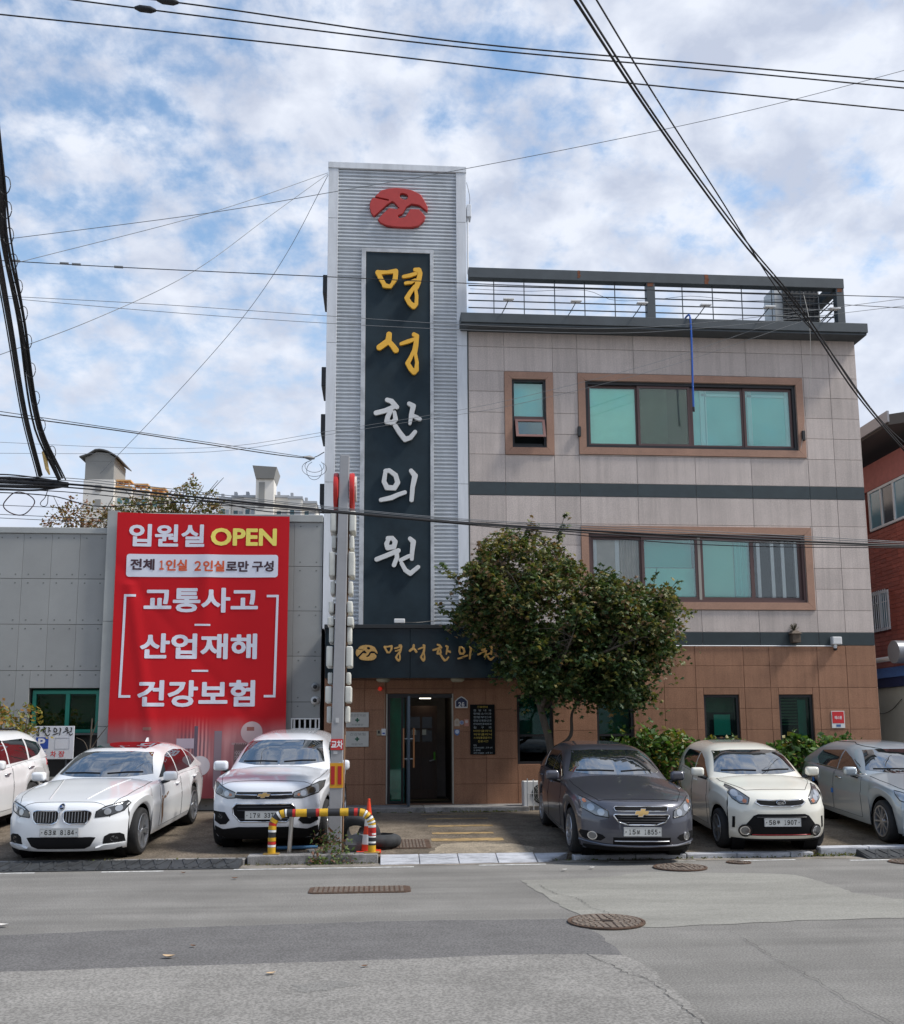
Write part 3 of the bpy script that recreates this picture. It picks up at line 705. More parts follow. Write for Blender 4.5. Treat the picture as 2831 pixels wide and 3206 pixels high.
MB().box(5.85, 6.95, .26, .266, c + .06, 5.42).build('blind_or_sheet', M('pale_teal_blind', (0.33, 0.72, 0.64), 0.8), win)
MB().box(5.85, 6.9, .27, .276, 5.44, d - .06).build('blind_or_sheet', M('deep_teal_blind', (0.02, 0.45, 0.42), 0.8), win)
MB().box(7.1, 7.86, .26, .266, c + .06, d - .06).build('blind_or_sheet', M('grey_mint_blind', (0.42, 0.66, 0.56), 0.8), win)
curtain(win, 7.86, 8.18, c + .06, d - .06, .22, m_teal)
for u in (8.36, 8.68, 8.92): MB().box(u, u + .075, .18, .2, c + .12, d - .1).build('vertical_blind', m_white_frame, win)
MB().box(9.22, 9.30, .16, .2, c + .1, d - .1).build('inner_sash', m_white_frame, win)
# ground-floor windows
for i, (a, b, c, d) in enumerate((G1, G2, G3, G4)):
    win = rectframe(a, b, c, d, .055, .05, .14).build('window', m_frame_dk, clinic)
    zm = 1.80 if i < 2 else None
    if zm:
        MB().box(a + .055, b - .055, .06, .13, zm - .05, zm).build('transom', m_frame_dk, win)
        pane(win, a + .055, b - .055, c + .055, zm - .05, .09, m_glass_dk); pane(win, a + .055, b - .055, zm, d - .055, .09, glass('ground_floor_glass', (0.45, 0.75, 0.68), 0.04))
        MB().box(a + .05, b - .05, .25, .256, zm, d).build('blind_or_sheet', M('green_blind', (0.05, 0.20, 0.165), 0.8, var=0.1), win)
        MB().box(a + .12, a + .5, .22, .226, c + .25, c + .42).build('paper_notice', M('pale_paper', (0.3, 0.55, 0.6), 0.8), win)
    else:
        pane(win, a + .055, b - .055, c + .055, d - .055, .09, MATS['ground_floor_glass'])
        if i == 2:
            MB().box(a + .05, b - .05, .25, .256, 2.25, d).build('blind_or_sheet', M('olive_blind', (0.12, 0.12, 0.07), 0.9), win)
            MB().box(a + .28, b - .14, .22, .226, c + .1, 2.2).build('inner_screen', m_teal, win)
        else:
            for k in range(9): piece('blind_slat', a + .06, b - .28, .20, .235, 1.98 + k * .066, 1.995 + k * .066, M('straw_slat', (0.35, 0.32, 0.18), 0.7), win, 0)
            MB().box(b - .26, b - .08, .22, .226, c + .05, d - .1).build('inner_screen', M('grey_green_screen', (0.2, 0.33, 0.3), 0.8), win)

# ------------------------------------------------------------------ sign tower (part of the same building)
TW0, TW1, TZ = -1.20, 1.91, 14.52
MB().box(TW0 + .01, TW1 - .01, 0.10, 3.4, 4.02, TZ - .02).build('tower_body', m_tower_white, clinic)
def corr(x0, x1, z0, z1, name='corrugated_sheet'):
    pitch = 0.086; n = int((z1 - z0) / pitch * 12); vs = []
    for i in range(n + 1):
        z = min(z1, z0 + pitch / 12 * i); ph = (z / pitch) % 1.0
        yv = 0.055 - 0.052 * min(1, max(0, 0.5 + 0.95 * math.sin(2 * math.pi * ph)))
        vs += [(x0, yv, z), (x1, yv, z)]
    return MB().add(vs, [(2 * i, 2 * i + 1, 2 * i + 3, 2 * i + 2) for i in range(n)]).build(name, m_corr, clinic, smooth=50)
corr(-0.985, 1.69, 12.585, 14.50); corr(-0.985, -0.445, 4.02, 12.583); corr(1.165, 1.69, 4.02, 12.583)
for x0, x1 in ((TW0, -0.98), (1.685, TW1)):
    for a, b in ((4.02, 7.2), (7.2, 10.36), (10.36, 13.3), (13.3, 14.51)):
        piece('corner_panel', x0, x1, -0.02, 0.12, a + .004, b - .004, m_tower_white, clinic, 0.004)
MB().box(TW0 - .012, TW1 + .012, -.035, 3.42, 14.512, 14.66).build('tower_coping', m_tower_white, clinic, bev=0.006)
# side of the tower
for z in (12.2, 10.0, 8.9, 7.3): 
    MB().box(TW0 - .13, TW0, 0.5, 1.5, z - .45, z).build('side_light_box', m_frame_dk, clinic, bev=.01)
MB().box(-0.345, 1.085, -0.012, .05, 4.03, 12.515).build('sign_panel', m_navy, clinic)
q = MB(); q.box(-0.445, -0.347, -.03, .06, 4.03, 12.60); q.box(1.087, 1.165, -.03, .06, 4.03, 12.60); q.box(-0.346, 1.086, -.03, .06, 12.517, 12.60)
q.build('sign_frame', m_alu, clinic, bev=.004)
q = MB()
for z in (14.30, 13.95, 13.61, 13.27, 12.93):
    for x in (-.38, 1.22): q.lathe([(0, -.012), (.014, -.012), (.014, .01)], (x, .03, z), 'y', 6)
o = q.build('bolt', m_frame_dk, clinic); o['kind'] = 'stuff'

# brush lettering: strokes traced as centre lines with their half widths
C5 = dict(ox=785, k=1 / 380.0); 
GM = [[(612, 990, 21), (640, 1050, 18), (672, 1104, 17)], [(612, 990, 19), (690, 985, 14), (762, 972, 19)], [(762, 980, 20), (757, 1040, 20), (735, 1085, 14)], [(668, 1104, 20), (715, 1112, 15), (740, 1078, 12)],
      [(828, 1020, 14), (880, 1008, 16), (930, 990, 14)], [(845, 1078, 13), (890, 1068, 15), (925, 1048, 12)], [(925, 955, 16), (955, 958, 22), (968, 985, 18), (952, 1060, 22), (935, 1110, 20)],
      [(920, 1105, 14), (880, 1165, 17), (855, 1210, 19), (880, 1255, 20), (912, 1282, 22), (935, 1262, 15), (938, 1190, 14), (928, 1115, 12)]]
GS = [[(712, 1512, 22), (706, 1570, 25), (632, 1628, 24)], [(706, 1570, 20), (745, 1615, 22), (768, 1648, 24)], [(812, 1592, 13), (870, 1570, 17), (925, 1548, 14)],
      [(920, 1508, 18), (944, 1520, 18), (935, 1600, 21), (925, 1655, 22)], [(915, 1655, 14), (890, 1715, 16), (866, 1760, 18), (892, 1808, 20), (920, 1836, 22), (940, 1815, 19), (944, 1750, 14), (932, 1680, 13)]]
GH = [[(562, 118, 14), (592, 128, 17), (628, 168, 15)], [(488, 212, 16), (550, 195, 16), (622, 160, 15)], [(588, 192, 14), (566, 240, 16), (560, 272, 16), (600, 278, 16), (620, 255, 15), (612, 205, 12)],
      [(712, 142, 14), (740, 158, 17), (726, 220, 15), (717, 282, 10)], [(730, 222, 12), (765, 240, 15), (784, 250, 13)], [(618, 300, 15), (650, 350, 16), (684, 394, 17), (720, 382, 15), (752, 340, 13)]]
GE = [[(550, 592, 14), (575, 588, 14), (618, 620, 15), (632, 670, 16), (610, 708, 16), (560, 706, 17), (540, 665, 15), (548, 605, 13)], [(520, 792, 13), (590, 776, 16), (640, 752, 14), (680, 738, 13)], [(722, 588, 14), (748, 622, 18), (732, 700, 15), (725, 790, 14)]]
GW = [[(572, 1048, 15), (600, 1046, 14), (620, 1070, 15), (610, 1105, 16), (570, 1112, 16), (562, 1085, 15), (575, 1055, 13)], [(498, 1190, 15), (560, 1165, 15), (640, 1130, 15)], [(628, 1140, 15), (632, 1175, 14), (612, 1228, 14)],
      [(718, 1048, 13), (740, 1070, 17), (732, 1140, 14), (730, 1186, 12)], [(655, 1195, 12), (700, 1172, 13), (732, 1158, 11)], [(662, 1215, 12), (688, 1262, 14), (720, 1284, 15), (772, 1240, 13)]]
EMB_POLY = [(548, 440), (562, 398), (592, 372), (645, 315), (700, 298), (770, 288), (840, 292), (905, 305), (978, 342), (1003, 385), (1035, 450), (1037, 515), (1012, 548), (1010, 570), (960, 622), (900, 637), (830, 640), (750, 637), (690, 628), (640, 606), (620, 580), (590, 556), (560, 520), (548, 475)]
EMB_CUT = [[(585, 378, 9), (700, 400, 9)], [(585, 580, 24), (640, 520, 20), (705, 452, 20), (738, 425, 16)], [(738, 430, 21), (765, 455, 18), (792, 470, 6)], [(712, 462, 13), (770, 466, 18)], [(800, 546, 18), (835, 535, 20), (872, 470, 22), (905, 441, 17), (960, 450, 18), (1005, 490, 22), (1060, 545, 32)], [(880, 462, 16), (950, 462, 16)], [(825, 358, 29), (843, 364, 30)]]
def unit(strokes, fx, fy, k):   # to metres on the tower face
    return [[((x - fx) * k, (y - fy) * k, r * k) for x, y, r in st] for st in strokes]
_loops = {}
def brush(key, strokes, cell=2.0, **kw):
    if key not in _loops: _loops[key] = sdf_outline(strokes, cell, **kw)
    return _loops[key]
L5, L6 = 1 / 378.0, 1 / 311.0
def letter(key, strokes, k, fx, fy, X, Z, y, depth, mat, parent, bevel=0.002, name='letter', cell=2.0, **kw):
    me = outline_mesh(brush(key, strokes, cell, **kw), k, fx, fy, depth, name, bevel)
    place_xz(me, X, y, Z); return link(name, me, mat, parent)
# tower face: letters stand 6 cm proud; (fx, fy) is the letter's centre in tracing units
TOWER = [('m', GM, L5, 787, 1120, 0.385, 11.65, m_gold), ('s', GS, L5, 787, 1675, 0.375, 10.12, m_gold), ('h', GH, L6, 637, 260, 0.38, 8.59, m_silver), ('e', GE, L6, 635, 690, 0.385, 7.13, m_silver), ('w', GW, L6, 635, 1165, 0.375, 5.585, m_silver)]
for key, st, k, fx, fy, X, Z, mt in TOWER:
    letter(key, st, k, fx, fy, X, Z, -0.068, 0.06, mt, clinic)
me = outline_mesh(brush('emb', [[(790, 460, 1), (791, 460, 1)]], 2.5, cuts=EMB_CUT, polys=[EMB_POLY]), L5, 793, 463, 0.08, 'emblem', 0.008)
place_xz(me, 0.385, -0.03, 13.58); link('emblem', me, m_red_emb, clinic)

# entrance canopy with the second name board
CX0, CX1, CY0 = -1.09, 4.2, -0.85
piece('canopy_panel', CX0, 0.62, CY0, -0.004, 2.935, 3.94, M('polished_black_granite', (0.010, 0.018, 0.024), 0.22, var=0.4, scale=1.5, rnd=0.2, spec=.28), clinic, 0.004)
piece('canopy_panel', 0.626, 2.4, CY0, -0.004, 2.935, 3.94, MATS['polished_black_granite'], clinic, 0.004)
piece('canopy_panel', 2.406, CX1, CY0, -0.004, 2.935, 3.94, MATS['polished_black_granite'], clinic, 0.004)
MB().box(CX0 - .02, CX1 + .02, CY0 - .025, -.004, 3.942, 4.018).build('canopy_coping', M('black_metal', (0.012, 0.014, 0.016), 0.5), clinic, bev=.005)
SG = [('m', GM, L5, 787, 1120, 0.272, 3.44), ('s', GS, L5, 787, 1675, 0.765, 3.44), ('h', GH, L6, 637, 260, 1.265, 3.445), ('e', GE, L6, 635, 690, 1.73, 3.445), ('w', GW, L6, 635, 1165, 2.165, 3.44)]
for key, st, k, fx, fy, X, Z in SG:
    letter(key, st, k * 0.36, fx, fy, X, Z, CY0 - .012, 0.02, m_gilt, clinic, 0.002)
me = outline_mesh(brush('emb', None), L5 * 0.335, 793, 463, 0.02, 'emblem', 0.002); place_xz(me, -0.255, CY0 - .012, 3.445); link('emblem', me, m_gilt, clinic)
for x in (0.085, 1.61):
    MB().lathe([(0, 0), (.14, 0), (.14, -.03), (.10, -.06), (0, -.062)], (x, -.5, 2.934), 'z', 20).build('canopy_downlight', M('cream_plastic', (0.42, 0.40, 0.30), 0.5), clinic, smooth=40)
# step in front of the door
piece('step_stone', -1.0, 0.9, -0.92, -0.004, 0.24, 0.372, m_kerb, clinic, 0.01)
piece('step_stone', 0.906, 3.0, -0.92, -0.004, 0.24, 0.372, m_kerb, clinic, 0.01)
# doorway: jamb line, fixed side light, dark hall, inner panelled door, open leaf seen edge-on
MB().box(1.535, 1.558, -.01, .3, .385, 2.655).build('door_jamb', M('pale_jamb', (0.45, 0.42, 0.36), 0.6), clinic)
MB().box(.152, .175, -.005, .3, .385, 2.655).build('door_jamb', M('pale_jamb', (0.45, 0.42, 0.36), 0.6), clinic)
q = MB(); q.box(.14, .1495, .325, 2.55, .38, 2.66); q.box(1.5615, 1.58, .325, 2.55, .38, 2.66); q.box(.15, 1.56, .325, 2.55, 2.67, 2.69); q.box(.15, 1.56, .325, 2.55, .36, .376)
q.build('hall', M('hall_brown', (0.035, 0.022, 0.015), 0.7), clinic)
sl_ = rectframe(.18, .52, .39, 2.65, .055, .05, .11).build('side_light', m_frame_dk, clinic)
pane(sl_, .22, .47, .46, 2.58, .08, glass('green_door_glass', (0.25, 0.75, 0.66), 0.05))
MB().box(.175, 1.535, .02, .12, 2.57, 2.65).build('door_head', m_frame_dk, clinic)
leaf = MB().box(.575, .625, -.80, .06, .39, 2.57).build('door', M('blue_grey_metal', (0.055, 0.075, 0.10), 0.4, 0.3), clinic, bev=.004)
for x in (.50, .70):
    MB().tube([(x, -.70, 1.15), (x, -.70, 1.93)], .017, 8).build('handle', M('wood_handle', (0.30, 0.13, 0.05), 0.5), leaf)
    for z in (1.32, 1.72): MB().tube([(x, -.70, z), (.6, -.70, z)], .008, 6).build('handle_bracket', m_stain, leaf)
MB().box(.185, .535, .20, .21, .40, 2.58).build('blind_or_sheet', M('teal_reflection', (0.04, 0.34, 0.29), .8, var=.3, scale=2, stretch=(2,1,.6)), sl_)  # added teal sheet painting the side light's reflection, not a blind
inner = MB().box(.62, 1.30, 1.50, 1.55, .40, 2.45).build('inner_door', M('dark_wood', (0.045, 0.020, 0.010), 0.55, var=0.3, scale=5, stretch=(6, 6, .6)), clinic)
for px in (.70, .97):
    for pz in (1.95, 1.65): MB().box(px, px + .22, 1.485, 1.498, pz, pz + .25).build('pane', M('dim_blue_glass', (0.012, 0.022, 0.035), 0.15), inner)
    MB().box(px, px + .22, 1.485, 1.498, .6, 1.3).build('panel', M('dark_wood_panel', (0.03, 0.013, 0.007), 0.5), inner)
for px in (.74, .97): MB().box(px, px + .09, 1.474, 1.483, 1.80, 1.92).build('paper_notice', M('notice_paper', (0.6, 0.65, 0.6), 0.8), inner)
MB().tube([(1.24, 1.44, 1.25), (1.24, 1.44, 1.42)], .022, 6).build('handle', M('green_handle', (0.12, 0.45, 0.05), 0.5), inner)
MB().tube([(1.24, 1.44, 1.25), (1.13, 1.42, 1.22)], .014, 6).build('handle', m_alu, inner)
MB().box(.62, 1.54, 1.0, 1.4, .378, .40).build('door_mat', M('brown_mat', (0.10, 0.075, 0.04), 0.95), clinic)
MB().box(.90, 1.15, 1.2, 1.32, 2.60, 2.64).build('ceiling_lamp', M('lit_lamp', (1.0, 0.93, 0.78), 0.5, emit=3.0), clinic)
# ------------------------------------------------------------------ things fixed to the clinic
m_black = M('black_plastic', (0.015, 0.015, 0.016), 0.5)
m_wplastic = M('white_plastic', (0.70, 0.70, 0.69), 0.45, dirt=.1)
m_ink = M('black_ink', (0.02, 0.02, 0.02), 0.7)
m_txtw = M('white_letters', (0.78, 0.78, 0.80), 0.7)
def txt(s, x0, x1, z0, z1, y, mat, par, **k): return text_fit(s, x0, x1, z0, z1, y, mat, par, **k)
def plaque(z0, z1, lab, line):
    t = thing('wall_plaque', lab, 'plaque', (-.45, 0, z0), 'white metal plaques by the door')
    MB().box(-.69, -.21, -.022, -.003, z0, z1).build('plate', M('plaque_metal', (0.50, 0.50, 0.47), 0.35, 0.3), t, bev=.004)
    c = ((-.69 - .21) / 2, z1 - .16); q = MB(); q.box(c[0] - .045, c[0] + .045, -.026, -.0225, c[1] - .015, c[1] + .015); q.box(c[0] - .015, c[0] + .015, -.026, -.0225, c[1] + .015, c[1] + .045); q.box(c[0] - .015, c[0] + .015, -.026, -.0225, c[1] - .045, c[1] - .015)
    q.build('green_cross', M('cross_green', (0.01, 0.10, 0.05), 0.6), t)
    txt(line[0], -.60, -.28, z1 - .09, z1 - .03, -.0235, M('engraved_grey', (0.16, 0.16, 0.15), 0.6), t); txt(line[1], -.57, -.33, z0 + .035, z0 + .075, -.0235, MATS['engraved_grey'], t)
plaque(1.96, 2.27, 'upper of the two white plaques with a green cross left of the clinic door', ('명성한의원', '지정병원'))
plaque(1.56, 1.88, 'lower of the two white plaques with a green cross left of the clinic door', ('건강보험', '지정기관'))
t = thing('house_number_sign', 'small dark blue house number plate reading 26 beside the door', 'number sign', (1.73, 0, 2.36))
MB().prism([(1.60, 2.355), (1.86, 2.355), (1.865, 2.50), (1.80, 2.565), (1.73, 2.60), (1.66, 2.565), (1.595, 2.50)], -.018, -.003).build('rim', m_wplastic, t)
MB().prism([(1.617, 2.38), (1.843, 2.38), (1.845, 2.495), (1.79, 2.545), (1.73, 2.575), (1.67, 2.545), (1.615, 2.495)], -.022, -.0185).build('plate', M('navy_enamel', (0.012, 0.022, 0.075), 0.4), t)
txt(fw('2'), 1.665, 1.72, 2.385, 2.475, -.024, m_txtw, t, bold=.03); txt(fw('6'), 1.735, 1.79, 2.385, 2.475, -.024, m_txtw, t, bold=.03)
t = thing('menu_board', 'black board listing the clinic departments and opening hours right of the door', 'notice board', (2.17, 0, 1.39))
MB().box(1.91, 2.43, -.035, -.003, 1.385, 2.425).build('board', M('board_black', (0.006, 0.007, 0.008), 0.7, spec=.12), t, bev=.004)
m_ytxt = M('yellow_letters', (0.55, 0.42, 0.08), 0.6); m_gtxt = M('pale_letters', (0.42, 0.48, 0.50), 0.6)
rows = [('진료안내', 2.06, 2.28, m_ytxt), ('한  방  내  과', 1.98, 2.36, m_gtxt), ('한방소아과', 1.98, 2.36, m_gtxt), ('한방부인과', 1.98, 2.36, m_gtxt), ('한방신경정신과', 1.98, 2.36, m_gtxt), ('안이비인후피부과', 1.98, 2.36, m_gtxt), ('침    구    과', 1.98, 2.36, m_gtxt),
        ('비만클리닉', 1.98, 2.36, m_ytxt), ('피부클리닉', 1.98, 2.36, m_ytxt), ('스마일통증클리닉', 1.98, 2.36, m_ytxt), ('진료시간', 2.07, 2.29, m_ytxt)]
z = 2.352
for s_, a, b, mt in rows: txt(s_, a, b, z, z + .046, -.0365, mt, t); z -= .0715
for s_, b, zz_ in (('평일', 2.04, 1.56), ('오전 9시30분 - 오후 6시', 2.37, 1.51), ('토,공휴일', 2.12, 1.455), ('오전 9시30분 - 오후 3시', 2.37, 1.40)): txt(s_, 1.975, b, zz_, zz_ + .036, -.0365, m_gtxt, t)
def sticker(lab, poly, col, inner=None, ic=None):
    t = thing('door_sticker', lab, 'sticker', (poly[0][0], 0, poly[0][1]), 'stickers by the door')
    MB().prism(poly, -.006, -.003).build('label', M('st_%d' % len(MATS), col, 0.5), t)
    if inner: MB().prism(inner, -.008, -.0065).build('print', M('st_%d' % len(MATS), ic, 0.5), t)
def disc(cx, cz, r, n=14, rz=None): return [(cx + r * math.cos(2 * math.pi * i / n), cz + (rz or r) * math.sin(2 * math.pi * i / n)) for i in range(n)]
sticker('cream arched sticker beside the door jamb', [(1.58, 1.975), (1.69, 1.975), (1.69, 2.09), (1.665, 2.125), (1.635, 2.135), (1.605, 2.125), (1.58, 2.09)], (0.50, 0.42, 0.34), disc(1.635, 2.05, .035), (0.42, 0.33, 0.26))
sticker('small round pale blue sticker between the cream one and the pink one', disc(1.735, 2.05, .045), (0.33, 0.36, 0.48), disc(1.735, 2.05, .025), (0.15, 0.2, 0.4))
sticker('square pink and white sticker next to the menu board', [(1.79, 1.975), (1.885, 1.975), (1.885, 2.12), (1.79, 2.12)], (0.55, 0.25, 0.19), disc(1.838, 2.07, .034), (0.6, 0.5, 0.45))
sticker('blue and white shield sticker below the other door stickers', [(1.58, 1.82), (1.635, 1.775), (1.69, 1.82), (1.69, 1.91), (1.58, 1.91)], (0.06, 0.16, 0.38), disc(1.635, 1.86, .042), (0.55, 0.6, 0.72))
t = thing('keypad', 'small beige door keypad left of the entrance', 'keypad', (0, 0, 1.8)); MB().box(-.045, .045, -.03, -.003, 1.785, 1.905).build('case', M('beige_plastic', (0.30, 0.25, 0.17), 0.5), t, bev=.004); MB().box(-.02, .02, -.033, -.0305, 1.83, 1.89).build('screen', m_black, t)
t = thing('card_reader', 'white card reader beside the keypad at the entrance', 'card reader', (.1, 0, 1.8)); MB().box(.055, .145, -.035, -.003, 1.79, 1.93).build('case', m_wplastic, t, bev=.005); MB().box(.075, .125, -.038, -.0355, 1.82, 1.85).build('logo_print', M('blue_print', (0.03, 0.08, 0.35), 0.5), t)
t = thing('alarm_light', 'small red emergency light on the wall above the keypad', 'alarm light', (.02, 0, 2.7)); MB().lathe([(0, -.09), (.03, -.085), (.042, -.06), (.045, -.004), (0, -.003)], (.02, 0, 2.76), 'y', 16).build('lens', M('red_lens', (0.5, 0.02, 0.01), 0.25, emit=.25), t, smooth=40)
MB().tube([(.12, -.012, 1.93), (.12, -.012, 2.9)], .010, 6).build('wire_duct', M('tan_duct', (0.32, 0.21, 0.13), 0.6), t)
t = thing('security_sign', 'small red security sign with white lettering on the brown wall', 'sign', (9.91, 0, 1.95))
MB().box(9.765, 10.055, -.012, -.003, 1.90, 2.265).build('plate', m_wplastic, t); MB().box(9.78, 10.04, -.015, -.0125, 2.0, 2.25).build('red_field', M('sign_red', (0.58, 0.02, 0.025), 0.45), t)
txt('에스원', 9.83, 9.99, 2.085, 2.16, -.017, m_txtw, t, bold=.02); MB().box(9.86, 9.96, -.015, -.0125, 1.925, 1.975).build('blue_field', M('sign_blue', (0.05, 0.12, 0.3), 0.45), t)
t = thing('wall_lantern', 'old brown bird-box lantern on the lower dark band', 'lantern', (9.02, 0, 3.74))
MB().box(8.93, 9.11, -.17, -.005, 3.74, 3.93).build('case', M('weathered_brown', (0.10, 0.075, 0.055), 0.8, var=.3, scale=30), t, bev=.006); MB().hexa([(8.90, -.2, 3.931), (9.14, -.2, 3.931), (9.14, 0, 3.931), (8.90, 0, 3.931)], [(8.97, -.13, 4.0), (9.07, -.13, 4.0), (9.07, -.01, 4.02), (8.97, -.01, 4.02)]).build('lid', MATS['weathered_brown'], t)
q = MB()
for i in range(40): a = rng.uniform(0, 6.28); q.tube([(9.0, -.09, 4.0), (9.0 + .11 * math.cos(a) * rng.random(), -.09 + .08 * math.sin(a), 4.05 + .12 * rng.random())], .006, 3)
o = q.build('dry_twig', M('dry_twigs', (0.10, 0.085, 0.05), 0.9, var=.3), t); o['kind'] = 'stuff'
t = thing('cctv_camera', 'white camera housing with a dark dome on the lower dark band', 'security camera', (9.95, 0, 3.6))
MB().box(9.84, 10.05, -.14, -.005, 3.70, 3.87).build('housing', m_wplastic, t, bev=.02, seg=2); MB().tube([(9.91, -.08, 3.70), (9.91, -.08, 3.62)], .035, 10).build('neck', m_wplastic, t); MB().lathe([(0, -.05), (.035, -.04), (.045, 0), (0, 0)], (9.91, -.08, 3.615), 'z', 14).build('dome', m_black, t, smooth=40)
for x, lab in ((4.38, 'small black wall speaker left of the top floor window'), (9.49, 'small black wall speaker right of the top floor window')):
    t = thing('wall_speaker', lab, 'speaker', (x, 0, 8.3)); MB().box(x - .035, x + .035, -.10, -.032, 8.30, 8.53).build('case', m_black, t, bev=.01); MB().box(x - .015, x + .015, -.06, -.005, 8.38, 8.45).build('bracket', m_black, t)
# roof lights on arms
names = ['first floodlight from the sign tower on the roof edge', 'second floodlight from the sign tower on the roof edge', 'third floodlight from the sign tower, next to the rusty railing post', 'floodlight on the roof edge just right of the blue hose', 'floodlight on the roof edge left of the air conditioner', 'last floodlight at the far right end of the roof edge']
for x, lab in zip((2.74, 4.22, 5.68, 7.10, 8.54, 10.02), names):
    t = thing('floodlight', 'white flat ' + lab, 'floodlight', (x, -.7, 11.0), 'roof edge floodlights')
    MB().tube([(x - .10, -.30, 10.97), (x - .05, -.52, 11.02), (x, -.78, 11.09)], .011, 6).build('arm', m_steel_dk, t)
    MB().hexa([(x - .12, -.88, 11.075), (x + .12, -.88, 11.075), (x + .10, -.70, 11.105), (x - .10, -.70, 11.105)], [(x - .12, -.88, 11.11), (x + .12, -.88, 11.11), (x + .10, -.70, 11.15), (x - .10, -.70, 11.15)]).build('lamp_head', m_wplastic, t, bev=.006)
t = thing('floodlight', 'white flat floodlight lying on the canopy below the tower lettering', 'floodlight', (.42, -.6, 4.03)); MB().box(.30, .52, -.70, -.55, 4.07, 4.16).build('lamp_head', m_wplastic, t, bev=.01); MB().box(.39, .43, -.64, -.60, 4.02, 4.07).build('bracket', m_steel_dk, t)
MB().tube(spline3([(.52, -.62, 4.09), (.8, -.55, 4.10), (1.1, -.3, 4.16), (1.3, -.08, 4.2)], 12), .008, 6).build('lamp_wire', m_black, t)
t = thing('water_hose', 'blue hose hanging from the roof edge over the top floor window', 'hose', (6.86, -.45, 9)); MB().tube(spline3([(6.80, -.10, 11.0), (6.84, -.36, 11.06), (6.86, -.46, 11.0), (6.865, -.47, 10.2), (6.855, -.46, 9.4), (6.86, -.44, 8.90)], 40), .022, 8).build('hose_line', M('blue_hose', (0.02, 0.10, 0.42), 0.4), t, smooth=60); MB().tube([(6.86, -.44, 8.90), (6.862, -.44, 8.80)], .026, 8).build('nozzle', m_black, t)
# air conditioner on the roof
def aircon(t, x0, x1, y0, y1, z0, z1, side=True):
    MB().box(x0, x1, y0, y1, z0, z1).build('case', m_wplastic, t, bev=.012)
    cxm, czm, r = (x0 + x1) / 2 + (x1 - x0) * .08, (z0 + z1) / 2, min(x1 - x0, z1 - z0) * .40
    MB().lathe([(0, -.004), (r, -.004), (r, -.012), (r * .9, -.012), (r * .9, -.002), (0, -.001)], (cxm, y0, czm), 'y', 28).build('fan_opening', m_dark, t)
    q = MB()
    for k in range(1, 6): q.lathe([(r * k / 6 - .004, -.016), (r * k / 6 + .004, -.016), (r * k / 6 + .004, -.012), (r * k / 6 - .004, -.012)], (cxm, y0, czm), 'y', 24, closed=True)
    for k in range(8): a = k * math.pi / 4; q.tube([(cxm, y0 - .014, czm), (cxm + r * math.cos(a), y0 - .014, czm + r * math.sin(a))], .004, 4)
    q.build('fan_guard', M('guard_grey', (0.25, 0.25, 0.24), 0.5), t)
t = thing('air_conditioner', 'outdoor air conditioner with a dark coil behind the roof railing', 'air conditioner', (9.8, .5, 10.97))
MB().box(9.24, 10.34, .50, 1.1, 11.30, 12.25).build('case', M('ac_white', (0.55, 0.56, 0.55), 0.5, dirt=.2), t, bev=.01); MB().box(9.44, 10.30, .485, .498, 11.38, 12.18).build('coil', M('coil_dark', (0.03, 0.032, 0.035), 0.6), t)
q = MB()
for i in range(9): q.box(9.44 + i * .105, 9.455 + i * .105, .470, .484, 11.38, 12.18)
for i in range(9): q.box(9.44, 10.30, .455, .469, 11.40 + i * .095, 11.413 + i * .095)
q.build('guard', M('guard_dark', (0.09, 0.09, 0.09), 0.6), t); MB().box(9.3, 10.28, .55, 1.0, 10.97, 11.299).build('stand', m_steel_dk, t)
t = thing('air_conditioner', 'outdoor air conditioner unit on the ground beside the grey sedan', 'air conditioner', (3.1, -.6, .3)); aircon(t, 2.92, 3.55, -.72, -.42, .36, .86); MB().box(2.97, 3.5, -.68, -.46, .285, .358).build('stand', m_kerb, t)
q = MB(); q.tube([(2.98, -.82, .30), (2.98, -.82, .92)], .012, 6); q.tube([(3.10, -.82, .30), (3.10, -.82, .90)], .012, 6); q.tube([(2.98, -.82, .62), (3.10, -.82, .62)], .01, 6); q.build('guard_rod', m_alu, t)
# tower side fittings
t = thing('junction_box', 'white junction box and pipe on the right edge of the sign tower', 'junction box', (2.0, .1, 13.6)); MB().box(1.925, 2.03, -.02, .25, 13.45, 13.75).build('case', m_tower_white, t, bev=.01); MB().tube([(1.95, .05, 13.45), (1.95, .05, 12.1)], .022, 8).build('pipe', m_tower_white, t)
MB().tube(spline3([(1.93, .02, 14.3), (1.97, .0, 14.1), (2.0, .0, 13.9), (1.99, .0, 13.75)], 14), .006, 5).build('wire', m_black, t)

